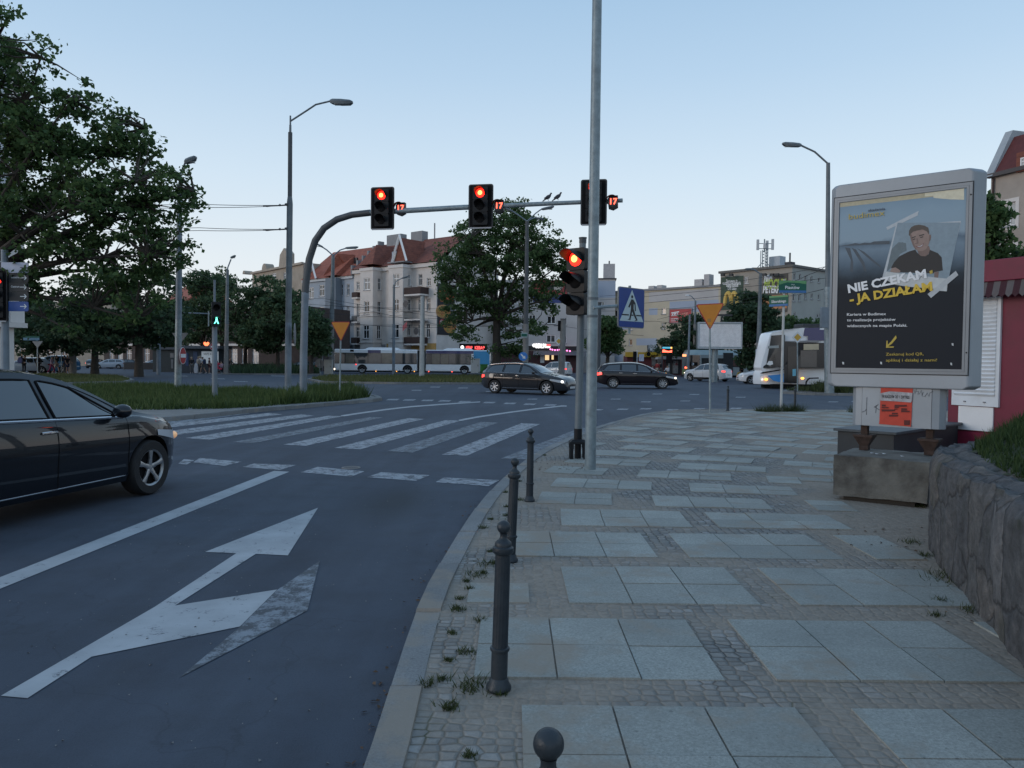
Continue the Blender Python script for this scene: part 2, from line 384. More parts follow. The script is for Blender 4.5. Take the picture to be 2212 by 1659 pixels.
# kerb line of our pavement, near to far (photo units -> ground)
K4 = zt(1200, 1700, 1.6017); K2 = zt(1800, 1420, 1.4747)
kp = [K4(190,1659), K4(330,1165), K4(470,750), K4(590,530), K4(740,280), K4(850,130), K4(980,0), (1160,983), K2(300,236), K2(475,161), K2(640,112), K2(760,82), K2(900,67), K2(1160,64), K2(1600,66), K2(2212,76)]
kw = [gp(u, v, .05) for u, v in kp]
kw = [Vector((-.50, -6, 0)), Vector((-.54, 0, 0))]+[Vector((p.x, p.y, 0)) for p in kw]+[Vector((kw[-1].x+8, kw[-1].y+1.2, 0)), Vector((60, kw[-1].y+6, 0))]
def smooth_line(P, it=2):
    for _ in range(it):
        Q = [P[0]]
        for a, b in zip(P[:-1], P[1:]): Q += [a.lerp(b, .25), a.lerp(b, .75)]
        P = Q+[P[-1]]
    return P
kw = smooth_line(kw)
def offset(P, d):
    out = []
    for i in range(len(P)):
        t = (P[min(i+1, len(P)-1)]-P[max(i-1, 0)]); t.z = 0; t.normalize()
        out.append(P[i]+Vector((t.y, -t.x, 0))*d)
    return out
def kerb(name, P, w, z0, z1, m, closed=False, seg=1.0):
    """kerb stones along P (right-hand offset w), one structure, stones separated by fine joints"""
    Q = offset(P, w); mb = MB()
    L = [0]
    for a, b in zip(P[:-1], P[1:]): L.append(L[-1]+(b-a).length)
    def pt(PL, s):
        i = max(0, min(len(L)-2, int(np.searchsorted(L, s))-1)); f = (s-L[i])/max(1e-6, L[i+1]-L[i]); return PL[i].lerp(PL[i+1], f)
    n = int(L[-1]/seg); s0 = 0
    for k in range(n):
        a, b = k*seg+.006, (k+1)*seg-.006
        dz = rng.normal(0, .004)
        top = [pt(P, a), pt(P, (a+b)/2), pt(P, b), pt(Q, b), pt(Q, (a+b)/2), pt(Q, a)]
        c = sum(top, Vector((0,0,0)))/6
        bot = [(p.x, p.y, z0+gz(p.y)) for p in top]; mid = [(p.x, p.y, z1-.02+gz(p.y)+dz) for p in top]; tp = [(p.x+(c.x-p.x)*.06*(.3 if False else 1), p.y+(c.y-p.y)*.02, z1+gz(p.y)+dz) for p in top]
        o = 6; fs = [(12,13,14,15,16,17)]
        for i in range(6):
            j = (i+1) % 6; fs += [(i, j, j+6, i+6), (i+6, j+6, j+12, i+12)]
        mb.add(bot+mid+tp, [f[::-1] for f in fs])
    return struct(name, mb, m)
kerb('kerb', kw, .15, -.02, .115, M_kerb, seg=1.05)
kin = offset(kw, .135)
pv = MB(); poly = [(p.x, p.y) for p in kin]+[(60, -6)]
pv.slab(poly, -.02, .105); struct('pavement', pv, M_cob)
# slabs: straight rows near, then a fan that follows the bend of the kerb
CX, CY, RK = 15.7, 6.5, 16.2
def inpoly(x, y, P):
    c = False; j = len(P)-1
    for i in range(len(P)):
        if ((P[i][1] > y) != (P[j][1] > y)) and (x < (P[j][0]-P[i][0])*(y-P[i][1])/(P[j][1]-P[i][1])+P[i][0]): c = not c
        j = i
    return c
kin2 = [(p.x, p.y) for p in offset(kw, .26)]+[(60, -6)]
def row_pt(s, t):                          # s along the street, t across from the kerb
    if s <= 0: return (-.5+t, CY+s)
    a = s/RK; r = RK-t
    return (CX-r*math.cos(a), CY+r*math.sin(a))
sl = MB(); pitch = 1.12; offs = [.33, .86, .44, .95, .30, .75, .1, .55]
rows = list(range(-6, 22))
for k in rows:
    s0 = -2.95+pitch*(k+0)
    for n in range(-2, 14):
        far_ = s0 > 1.5; t0 = offs[k % 8]+n*(1.62 if far_ else 1.42)
        if t0 > 13: continue
        for i in range(3):
            for j in range(2):
                ta, tb = t0+i*.395+.005, t0+(i+1)*.395-.004
                dj = .365 if far_ else .42; sa, sb = s0+j*dj+.005, s0+(j+1)*dj-.004
                c = [row_pt(sa, ta), row_pt(sa, tb), row_pt(sb, tb), row_pt(sb, ta)]
                if not all(inpoly(x, y, kin2) for x, y in c): continue
                mx, my = sum(p[0] for p in c)/4, sum(p[1] for p in c)/4
                if my < 9.5 and mx > 2.15+.17*my+(.0 if my > 4.5 else .3): continue
                dz = rng.normal(0, .0022); tl = rng.normal(0, .0015, 4)
                sl.slab([(p[0], p[1], dz) for p in c], .10, .114)
struct('paving_slabs', sl, M_slab)
# ---- painted markings
def mark(name, polys, m, z=.004):
    mb = MB()
    for P in polys:
        mb.face([tuple(gp(u, v, z)) for u, v in P][::-1])
    o = struct(name, mb, m); return o
ZA = zt(0, 1700, 1.58); ZB = zt(700, 1300, 1.7015)
q = lambda Z, pts: [Z(x, y) for x, y in pts]
mark('road_marking_arrow', [q(ZA, [(5,1230),(155,1243),(515,1010),(1350,840),(1560,632),(985,722),(1440,431),(1620,440),(1790,172),(1155,420),(1330,428),(870,730)])], M_paint)
mark('road_marking_arrowhead', [q(ZA, [(1352,841),(1012,1125),(1730,750),(1800,470),(1562,633)])], M_paintx)
mark('road_marking_line', [[(-60,1270),(-60,1296),(625,1019),(592,1017)]], M_paint)
zeb1 = [[(-40,905),(10,912),(330,886),(300,883)], [(225,930),(275,934),(610,895),(580,892)], [(310,938),(362,942),(680,898),(650,895)],
        [(401,946),(452,950),(744,899),(710,898)], q(ZB, [(525,483),(665,490),(1380,328),(1285,322)]), q(ZB, [(835,503),(995,511),(1605,338),(1510,335)]), q(ZB, [(1487,543),(1640,550),(2083,358),(1970,353)]),
        [(40,925),(85,928),(440,889),(410,887)], [(120,935),(175,940),(540,893),(508,890)]]
zeb2 = [q(ZB, [(215,468),(350,473),(1135,318),(1050,316)]), q(ZB, [(1152,523),(1310,531),(1830,350),(1725,345)]), q(ZB, [(1845,567),(1995,573),(2420,388),(2330,380)])]
mark('road_marking_zebra', zeb1, M_paintw); mark('road_marking_zebra_worn', zeb2, M_paintx)
mark('road_marking_stop_line', [q(ZB, [(-110,598),(-75,570),(-10,575),(-60,605)]), q(ZB, [(-20,590),(20,563),(275,587),(170,612)]), q(ZB, [(280,618),(350,597),(603,607),(505,637)]), q(ZB, [(632,650),(735,618),(1018,645),(940,677)]),
      q(ZB, [(1030,680),(1120,650),(1413,668),(1330,703)]), q(ZB, [(1450,710),(1500,682),(1838,698),(1770,735)])], M_paintw)
def strip(pts, w):
    a = [(x, y-wi/2) for (x, y), wi in zip(pts, w)]; b = [(x, y+wi/2) for (x, y), wi in zip(pts, w)]
    return [[a[i], a[i+1], b[i+1], b[i]] for i in range(len(pts)-1)]
lines = strip([ZB(875,310), ZB(1000,291), ZB(1150,270), ZB(1300,253), ZB(1500,238), ZB(1720,224)], [3.2,3,2.8,2.6,2.4,2])
lines += strip([ZB(1590,337), ZB(1700,316), ZB(1900,287), ZB(2060,266), ZB(2212,249), (1224,877)], [3.6,3.2,2.8,2.6,2.4,2.2])
mark('road_marking_lane_lines', lines, M_paint)
ds = []
for cx, cy in ((1190,210),(1290,212),(1400,215),(1505,218),(1625,223),(1775,228),(1900,233),(2020,238),(2145,243)):
    u, v = ZB(cx, cy); ds.append([(u-15,v+1.5),(u-9,v-1.6),(u+15,v-1.4),(u+9,v+1.7)])
for u, v in ((1290,885),(1345,884),(1395,883),(1452,885),(1510,883),(1590,882),(1640,884)): ds.append([(u-14,v+1.2),(u-9,v-1.3),(u+14,v-1.2),(u+9,v+1.4)])
for u, v, w in ((1130,836),(1190,838),(1010,838),(940,838),(880,836),(1420,850),(1500,852),(1390,868),(1480,866),(1560,858),(1800,868),(1845,867),(1740,862),(860,845),(970,848),(1060,861),(1150,864)) and [(a,b,12) for a,b in ((1000,838),(940,836),(1060,846),(900,843),(1420,851),(1500,852),(1600,858),(1395,868),(1480,866),(1800,868),(1850,867),(1150,862),(1330,862))]:
    ds.append([(u-w,v+.8),(u-w+3,v-.8),(u+w,v-.7),(u+w-3,v+.9)])
for u, v in ((530,806),(470,808),(600,812),(390,812),(470,818),(520,824)): ds.append([(u-16,v-.8),(u+14,v-.2),(u+17,v+1),(u-13,v+.4)])
mark('road_marking_dashes', ds, M_paintw)
# manhole in the road
c = gp(*ZB(937,625)); t_ = thing('manhole_cover', 'round iron manhole cover set in the asphalt by the dashed stop line', 'manhole', (c.x, c.y, 0))
mb = MB(); mb.lathe([(0,.012),(.095,.012),(.105,.010),(.105,.002)], 24); mb.build('lid', mat('cast iron', (.05,.052,.055), .5, .6, .3, 30, .5, 80), t_)
mb = MB(); mb.lathe([(.11,.002),(.11,.011),(.135,.011),(.14,.002)], 24); mb.build('rim', M_conc, t_)
# ---- grass
M_gr = leafmat('grass blades', (.040,.068,.020), (.105,.145,.045), .25); M_grd = leafmat('dry grass blades', (.075,.09,.03), (.15,.155,.06), .25)
def in_np(X, Y, P):
    c = np.zeros(len(X), bool); j = len(P)-1
    for i in range(len(P)):
        a, b = P[i], P[j]
        cond = ((a[1] > Y) != (b[1] > Y)) & (X < (b[0]-a[0])*(Y-a[1])/(b[1]-a[1]+1e-12)+a[0]); c ^= cond; j = i
    return c
def raw_mesh(name, V, Fc, m, nv=3):
    me = bpy.data.meshes.new(name); me.vertices.add(len(V)); me.vertices.foreach_set('co', np.asarray(V, np.float32).ravel())
    n = len(Fc); me.loops.add(n*nv); me.loops.foreach_set('vertex_index', np.asarray(Fc, np.int32).ravel())
    me.polygons.add(n); me.polygons.foreach_set('loop_start', np.arange(0, n*nv, nv, dtype=np.int32)); me.polygons.foreach_set('loop_total', np.full(n, nv, np.int32))
    me.materials.append(m); me.update(); me.validate(); return me
def blades(name, P, n, h, w, z=.12, m=None, hfun=None):
    xs = [p[0] for p in P]; ys = [p[1] for p in P]
    X = rng.uniform(min(xs), max(xs), n*3); Y = rng.uniform(min(ys), max(ys), n*3)
    k = in_np(X, Y, P); X, Y = X[k][:n], Y[k][:n]; n = len(X)
    a = rng.uniform(0, 2*np.pi, n); hh = h*rng.uniform(.45, 1.1, n); hh *= .75+.35*np.sin(X*1.7+np.sin(Y*2.1)*2)*np.sin(Y*1.3+.5)
    ww = w*rng.uniform(.6, 1.4, n); ln = hh*rng.uniform(.1, .7, n); b = rng.uniform(0, 2*np.pi, n)
    Z = np.full(n, z) + (hfun(X, Y) if hfun else 0) - SL*(np.clip(Y, SY0, SY1)-SY0)
    V = np.stack([np.stack([X-ww*np.cos(a), Y-ww*np.sin(a), Z], 1), np.stack([X+ww*np.cos(a), Y+ww*np.sin(a), Z], 1), np.stack([X+ln*np.cos(b), Y+ln*np.sin(b), Z+hh], 1)], 1).reshape(-1, 3)
    me = raw_mesh(name, V, np.arange(3*n).reshape(n, 3), m or M_gr)
    return obj(name, me)
def gpx(pts, z=.1): return [tuple(gp(u, v, z).xy) for u, v in pts]
def island(name, px, blade_n, h, w, label, m=None, mound=0, kerb_w=.2, soil=M_soil):
    P = gpx(px); mb = MB(); mb.slab([(x, y, gz(y)) for x, y in P], -.02, .10); struct(name+'_bed', mb, soil)
    PV = [Vector((x, y, 0)) for x, y in P]; 
    a = sum(PV[i].x*PV[(i+1) % len(PV)].y-PV[(i+1) % len(PV)].x*PV[i].y for i in range(len(PV)))
    if a < 0: PV = PV[::-1]
    kerb(name+'_kerb', PV+[PV[0]], kerb_w, -.02, .12, M_kerb, seg=1.0)
    if blade_n:
        cx, cy = sum(p[0] for p in P)/len(P), sum(p[1] for p in P)/len(P)
        Q = [(cx+(x-cx)*.985, cy+(y-cy)*.97) for x, y in P]
        o = blades('grass', Q, blade_n, h, w, .09, m); tag(o, label, 'grass', kind='stuff')
    return P
# near refuge: worn paving where the zebra lands, tall grass beyond
island('refuge', [(-60,893),(60,905),(300,906),(424,895),(542,883),(727,868),(790,863),(815,860),(806,855),(770,850),(640,846),(470,842),(330,834),(230,834),(100,838),(-60,850)], 0, 0, 0, '', soil=M_path)
o = blades('grass', gpx([(215,880),(300,886),(490,883),(545,880),(727,866),(795,858),(765,851),(640,847),(470,843),(330,835),(240,833),(160,838),(140,860)]), 30000, .36, .02, .1, M_gr); tag(o, 'tall uncut green grass on the traffic island behind the zebra crossing', 'grass', kind='stuff')
o = blades('grass', gpx([(600,874),(727,867),(797,858),(765,850),(640,847)]), 7000, .56, .024, .1, M_gr); tag(o, 'tallest tufts of grass at the tip of the traffic island', 'grass', kind='stuff')
island('verge', [(20,824),(120,827),(262,824),(283,820),(262,812),(130,808),(20,808)], 9000, .22, .03, 'short dull grass verge beside the crowd at the far left', M_grd)
island('median', [(668,818),(700,824),(860,826.5),(1065,827),(1180,827),(1180,815),(1065,812.5),(860,811.5),(700,813)], 16000, .30, .04, 'dry grass on the median in front of the articulated bus', M_grd)
island('hedge', [(480,806.5),(600,807.5),(690,807.5),(690,800),(600,799),(490,799)], 0, 0, 0, '')
island('flower', [(1695,846),(1745,849),(1990,853),(2300,856),(2300,838),(1790,836),(1720,838)], 0, 0, 0, '')
# ================================================================ helpers for things placed from the photo
def onp(o, u, v, y=0.0):
    """photo point -> local (x, z) on the plane local y = const of thing o"""
    M = Matrix.Translation(o.location) @ Matrix.Rotation(o.rotation_euler.z, 4, 'Z')
    n = M.to_3x3() @ Vector((0,1,0)); p0 = M @ Vector((0,y,0)); C = Vector((0,0,H)); d = ray(u, v)
    P = C+d*((p0-C).dot(n)/d.dot(n)); L = M.inverted() @ P
    return (L.x, L.z)
def tfit(s, p0, p1, h, y, parent, m, bold=.02, name='lettering', th=.003, face=0):
    """text whose baseline runs from local (x,z) p0 to p1 with capital height h"""
    cu = bpy.data.curves.new('t', 'FONT'); cu.body = s; cu.size = 1; cu.offset = bold; cu.extrude = 0; cu.resolution_u = 2; cu.align_x = 'LEFT'; cu.align_y = 'BOTTOM_BASELINE'
    ob = bpy.data.objects.new('t', cu); me = bpy.data.meshes.new_from_object(ob); bpy.data.objects.remove(ob); bpy.data.curves.remove(cu)
    xs = [q_.co.x for q_ in me.vertices]; w = max(xs)-min(xs); L = math.hypot(p1[0]-p0[0], p1[1]-p0[1]); a = math.atan2(p1[1]-p0[1], p1[0]-p0[0])
    M = Matrix.Translation((p0[0], y, p0[1])) @ Matrix.Rotation(face, 4, 'Z') @ Matrix.Rotation(R(90), 4, 'X') @ Matrix.Rotation(a, 4, 'Z') @ Matrix.Diagonal((L/w, h/.73, 1, 1)) @ Matrix.Translation((-min(xs), 0, 0))
    me.transform(M); me.materials.clear(); me.materials.append(m); me.name = name
    return obj(name, me, parent)
def circ(cx, cz, r, n=24, rz=None): return [(cx+r*math.cos(2*math.pi*i/n), cz+(rz or r)*math.sin(2*math.pi*i/n)) for i in range(n)]
def rrect(x0, x1, z0, z1, r, n=4):
    out = []
    for cx, cz, a0 in ((x1-r, z1-r, 0), (x0+r, z1-r, 90), (x0+r, z0+r, 180), (x1-r, z0+r, 270)):
        for i in range(n+1):
            a = R(a0+90*i/n); out.append((cx+r*math.cos(a), cz+r*math.sin(a)))
    return out
# ================================================================ bollards
M_boll = mat('bollard paint', (.026,.034,.042), .42, .1, .2, 12, .25, 60, dirt=(.045,.05,.052), dscale=6, damt=.3, spec=.35)
def bollard(label, u, v, lean=0, loc=None):
    p = loc or gp(u, v, .105)
    t = thing('bollard', label, 'bollard', (p.x, p.y, p.z), 0, 'cast iron bollards along the kerb')
    h = .773; P = lambda L: [(r, z*h) for r, z in L]
    mb = MB(); mb.lathe(P([(.052,0),(.058,.012),(.056,.03),(.047,.045),(.043,.066),(.038,.075),(.0375,.235)]), 24); mb.lathe(P([(.038,.232),(.0435,.236),(.045,.245),(.0435,.254),(.038,.258)]), 24)
    mb.build('base', M_boll, t)
    mb = MB(); mb.lathe(P([(.0355,.258),(.0365,.27),(.0345,.79),(.0345,.806)]), 64, flute=.10, fr=(.2,.61), fn=16); mb.build('fluted_shaft', M_boll, t)
    mb = MB(); mb.lathe(P([(.035,.80),(.046,.812),(.049,.825),(.047,.842),(.0385,.85),(.038,.868),(.034,.876),(.022,.888),(.016,.90),(.0155,.915),(.018,.925)]), 28); mb.build('cap', M_boll, t)
    mb = MB(); mb.ball((0,0,.960*h), .0308, 28, 18); mb.build('ball_finial', M_boll, t)
    t.rotation_euler = (0, lean, 0); return t
b_ = at(1185, 1620, 1.485)
bollard('bollard nearest the camera, only its black ball top in frame at the bottom edge', 0, 0, 0, Vector((b_.x, b_.y, .105)))
bollard('tall fluted bollard standing upright in the sandy setts, second from the camera', 1077, 1490, R(1.3))
bollard('fluted bollard leaning to the right, half hidden behind the nearest upright bollard', 1102, 1213, R(2.2))
bollard('smooth slim bollard by the kerb just before the traffic light post', 1144, 1083, R(.4))
bollard('distant bollard between the amber give way sign and the street name post', 1572, 888, 0)
bollard('distant bollard among weeds right beside the street name post', 1717, 889, 0)
# ================================================================ tall galvanised post with crossing sign
p = gp(1275, 1014, .105)
t = thing('steel_pole', 'tall galvanised pole in the pavement that runs out of the top of the picture', 'pole', p)
mb = MB(); top = at(1286, 2, p.y); dx = (top.x-p.x)/(top.z-p.z)-.0
mb.tube([(0,0,-.05),(0,0,.6),(0.0,0,3.0),(0,0,7.2)], [.077,.076,.072,.062], 20); mb.build('shaft', M_galv, t)
for hz in (2.08, 2.32): MB().tube([(0,0,hz),(0,0,hz+.035)], .079, 20).build('clamp_band', M_pole, t)
t.rotation_euler = (0, R(.1), 0)
sg = thing('crossing_sign', 'blue square sign with a walking figure on a short arm from the tall pole', 'road sign', (p.x+.19, p.y+.02, 2.335), R(44))
L = .58
def sloc(x, z): return (x+.27, z)
mb = MB(); mb.tube([(-.20,.06,-.02),(.30,.035,.03)], .022, 10); mb.tube([(.56,.03,-.35),(.56,.03,.33)], .02, 8); mb.tube([(.29,.04,.03),(.56,.04,.03)], .02, 8); mb.build('bracket', M_galv, sg)
x0, x1, z0, z1 = .27, .27+.60, -.27, .30
MB().prism(rrect(x0, x1, z0, z1, .035), 0, .02).build('panel', mat('grey sign back', (.2,.21,.22), .5, .4), sg)
MB().prism(rrect(x0+.012, x1-.012, z0+.012, z1-.012, .03), -.003, 0).build('blue_face', M_signb, sg)
sxf = lambda fx, fz: (x0+fx*(x1-x0), z1-fz*(z1-z0))
MB().prism([sxf(.5,.055), sxf(.955,.835), sxf(.045,.835)], -.006, -.003).build('white_triangle', mat('retroreflective white', (.42,.52,.54), .4, 0, .04), sg)
mb = MB(); mb.prism([(sxf(.5,.225)[0]+.022*math.cos(a_*math.pi/8), sxf(.5,.225)[1]+.022*math.sin(a_*math.pi/8)) for a_ in range(16)], -.010, -.006)
mb.prism([sxf(.47,.29), sxf(.54,.29), sxf(.63,.38), sxf(.65,.57), sxf(.615,.57), sxf(.60,.42), sxf(.56,.38), sxf(.56,.52), sxf(.62,.65), sxf(.72,.80), sxf(.60,.83), sxf(.66,.79), sxf(.56,.66), sxf(.51,.57), sxf(.47,.70), sxf(.44,.805), sxf(.33,.79), sxf(.40,.775), sxf(.43,.66), sxf(.46,.53), sxf(.46,.40), sxf(.40,.50), sxf(.355,.48), sxf(.43,.36)], -.010, -.006)
mb.prism([sxf(.13,.665), sxf(.385,.665), sxf(.38,.695), sxf(.12,.695)], -.009, -.006); mb.prism([sxf(.49,.665), sxf(.545,.665), sxf(.56,.695), sxf(.48,.695)], -.009, -.006); mb.prism([sxf(.66,.665), sxf(.87,.665), sxf(.885,.695), sxf(.68,.695)], -.009, -.006)
mb.build('walking_figure', M_ink, sg)
# ================================================================ traffic signals
def visor(mb, cx, cz, r, y0, ln, a0=-20, a1=200, n=14):
    P = []
    for k, y in enumerate((y0, y0-ln*.55, y0-ln)):
        rr = r*(1+.03*k); c0, c1 = a0+k*22, a1-k*22
        P.append([(cx+rr*math.cos(R(c0+(c1-c0)*i/n)), y, cz+rr*math.sin(R(c0+(c1-c0)*i/n))) for i in range(n+1)])
    mb.grid(P); mb.grid([[(cx+(x-cx)*.96, y, cz+(z-cz)*.96) for x, y, z in row[::-1]] for row in P])
def lens(t, cx, cz, r, y, m, core=None):
    o = MB().lathe([(0,-.035),(r*.5,-.03),(r*.85,-.015),(r,0)], 22, (cx, y, cz), 'y').build('lens', m, t, ang=80)
    if core: MB().lathe([(0,-.046),(r*.35,-.042),(r*.5,-.036)], 20, (cx, y, cz), 'y').build('lit_core', core, o, ang=80)
def signal(label, loc, rz, w=.34, h=1.0, d=.2, board=None, lit=0, colors=3, r=.105, ln=.24, group='vehicle signals', walk=False, nm='traffic_light', lit_m=None, core=None):
    t = thing(nm, label, 'traffic light', loc, rz, group)
    n = colors; s = h/n
    mb = MB()
    for i in range(n): mb.prism(rrect(-w/2, w/2, h/2-(i+1)*s+.004, h/2-i*s-.004, .03), -d/2, d/2)
    mb.build('housing', M_black, t)
    if board:
        bw, bh = board
        MB().prism(rrect(-bw/2, bw/2, -bh/2, bh/2, .07), .0, .03).build('backboard', M_blackm, t)
        mb = MB(); a = rrect(-bw/2+.012, bw/2-.012, -bh/2+.012, bh/2-.012, .06); b = rrect(-bw/2+.04, bw/2-.04, -bh/2+.04, bh/2-.04, .05)
        nn = len(a)
        for i in range(nn):
            j = (i+1) % nn; mb.add([(a[i][0],-.004,a[i][1]),(a[j][0],-.004,a[j][1]),(b[j][0],-.004,b[j][1]),(b[i][0],-.004,b[i][1])], [(0,1,2,3)])
        mb.build('reflective_edge', mat('dull reflective strip', (.035,.036,.04), .5), t)
        MB().box(-bw/2+.05, bw/2-.05, -.03, -.006, -bh/2-.012, -bh/2+.03).build('lower_lip', mat('pale edge strip', (.33,.34,.36), .5), t)
    for i in range(n):
        cz = h/2-(i+.5)*s
        on = i == lit
        lens(t, 0, cz, r, -d/2, (lit_m or M_red) if on else M_blackm, (core or M_redhot) if on and not walk else None)
        mb = MB(); visor(mb, 0, cz, r*1.12, -d/2, ln); mb.build('visor', M_black, t)
        if on and walk:
            k = s*.30; mb = MB(); mb.prism(circ(0, cz+.75*k, .18*k, 10), -d/2-.05, -d/2-.04); mb.prism([(-.2*k, cz+.5*k), (.25*k, cz+.5*k), (.3*k, cz-.1*k), (.6*k, cz-.9*k), (.35*k, cz-.9*k), (0, cz-.25*k), (-.4*k, cz-.9*k), (-.65*k, cz-.85*k), (-.2*k, cz-.1*k)], -d/2-.05, -d/2-.04); mb.build('walking_man', M_green, t)
    return t
# gantry
gb = at(655, 842, 27.0); ge = at(1345, 433, 24.4)
g = thing('signal_gantry', 'grey curved gantry rising from the grass and reaching over the road', 'gantry', (gb.x, gb.y, .05))
O = Vector((gb.x, gb.y, .05)); P = lambda u, v, d: at(u, v, d)-O
ptsA = [Vector((0,0,0)), P(656,760,27), P(658,680,27), P(661,610,27), P(668,560,26.98), P(681,520,26.95), P(700,493,26.9), P(728,474,26.8), P(760,464,26.7), P(800,459.5,26.55)]
mb = MB(); mb.tube([ptsA[0], ptsA[1], ptsA[2], P(659,632,27)], [.135,.13,.125,.125], 18); mb.build('lower_mast', M_poleb, g)
mb = MB(); mb.tube([P(659,634,27)]+ptsA[3:], [.124,.123,.122,.120,.118,.115,.112,.11], 18); mb.build('curved_mast', M_dark, g)
mb = MB(); mb.tube([ptsA[-1], P(1000,448,25.75), P(1043,446.5,25.6)], [.095,.088,.086], 14); mb.tube([P(1030,447,25.62), P(1180,440,25), P(1265,436.5,24.7), ge-O], [.078,.072,.068,.066], 14); mb.build('arm', M_galv, g)
aa = math.atan2(ge.y-gb.y, ge.x-gb.x)
for (u, v, d), lab in (((826,450,26.25),'left red signal with black backboard hanging on the gantry arm nearest the curved mast'), ((1038.5,445.5,25.4),'middle red signal with black backboard on the gantry arm'), ((1282.5,437,24.4),'right red signal on the gantry arm, its lamp half hidden behind the tall pole')):
    q_ = at(u, v, d); signal(lab, q_, aa+R(3), .5, 1.25, .2, (.83,1.44), 0, 3, .145, .26, 'red signals on the gantry')
for (u, v, d), lab in (((866,451,26.3),'countdown display glowing red beside the left gantry signal'), ((1078,446,25.4),'countdown display glowing red beside the middle gantry signal'), ((1323.5,437,24.4),'countdown display glowing red beside the right gantry signal at the arm end')):
    q_ = at(u, v, d); t = thing('countdown_display', lab, 'signal display', q_, aa+R(3), 'countdown displays')
    MB().prism([(-.16,.1),(-.08,.2),(.16,.2),(.17,-.17),(.02,-.25),(-.12,-.2)], -.08, .08).build('housing', M_black, t)
    mb = MB(); visor(mb, -.02, 0, .19, -.08, .14, 20, 200); mb.build('visor', M_black, t)
    MB().lathe([(0,-.012),(.15,-.006),(.16,0)], 18, (-.0,-.082,0), 'y').build('screen', mat('smoked lens', (.07,.07,.07), .3), t)
    text('17', .27, 0.01, 0, -.102, t, M_redd, 'digits', bold=.012)
    MB().tube([(-.3,.06,-.02),(-.1,.06,-.02)], .02, 8).build('bracket', M_dark, t)
# pigeons
M_pig = mat('grey plumage', (.05,.052,.06), .8, 0, .3, 12)
for (u, v, d), rz, lab in (((1184,433.0,25.05), R(20), 'left pigeon of the two perched on the gantry arm'), ((1205,432.0,24.95), R(12), 'right pigeon of the two perched on the gantry arm')):
    q_ = at(u, v, d); t = thing('pigeon', lab, 'bird', (q_.x, q_.y, q_.z+.03), rz, 'pigeons on the gantry arm')
    mb = MB(); mb.tube([(-.17,0,-.045),(-.12,0,-.01),(-.06,0,.045),(0,0,.085),(.05,0,.12),(.075,0,.155),(.085,0,.185),(.10,0,.205),(.118,0,.205),(.135,0,.197)], [.008,.022,.05,.06,.05,.032,.026,.03,.024,.006], 12)
    mb.build('body', M_pig, t, ang=80)
    MB().prism([(-.20,-.06),(-.10,.01),(-.07,-.01),(-.17,-.075)], -.03, .03).build('tail', M_pig, t)
    for sy in (-1, 1):
        mb = MB(); mb.ball((-.04,sy*.052,.045), (.085,.012,.038), 10, 6); mb.build('wing', mat('wing plumage', (.035,.036,.042), .8, 0, .3, 12), t, ang=80)
        MB().tube([(.0,sy*.02,.03),(.005,sy*.02,-.028),(.03,sy*.02,-.03)], .005, 6).build('leg', mat('bird leg', (.15,.05,.045), .7), t)
# near signal on its own post
p = gp(1248, 991, .105); t = thing('signal_post', 'slim dark signal post on a black slotted iron base just left of the tall pole', 'signal post', p)
mb = MB(); mb.tube([(0,0,.30),(.02,0,2.05),(.035,0,3.26)], [.056,.055,.05], 16); mb.build('shaft', M_pole, t)
mb = MB(); mb.tube([(.036,0,3.26),(.036,0,3.33)], .055, 16); mb.tube([(.036,0,3.33),(.036,0,3.345)], .062, 16); mb.build('cap', M_dark, t)
mb = MB(); mb.tube([(0,0,.24),(0,0,.46)], .062, 16); mb.box(-.13,.13,-.13,.13,.235,.265); mb.add([(-.13,-.13,.265),(.13,-.13,.265),(.13,.13,.265),(-.13,.13,.265),(-.085,-.085,.30),(.085,-.085,.30),(.085,.085,.30),(-.085,.085,.30)], [(0,1,5,4),(1,2,6,5),(2,3,7,6),(3,0,4,7),(4,5,6,7)])
for a_ in (-1, 1):
    for b2 in (-1, 1): mb.box(a_*.1-.024, a_*.1+.024, b2*.1-.024, b2*.1+.024, 0, .165); mb.box(a_*.1-.03, a_*.1+.03, b2*.1-.03, b2*.1+.03, .16, .235)
mb.tube([(0,0,0),(0,0,.24)], .05, 12); mb.build('iron_base', M_black, t)
q_ = at(1248, 609, p.y-.05)
signal('large hooded signal with lit red lamp on the slim post beside the tall pole', (q_.x+.005, q_.y-.02, q_.z), R(-38), .32, 1.0, .16, None, 0, 3, .108, .27, 'vehicle signals')
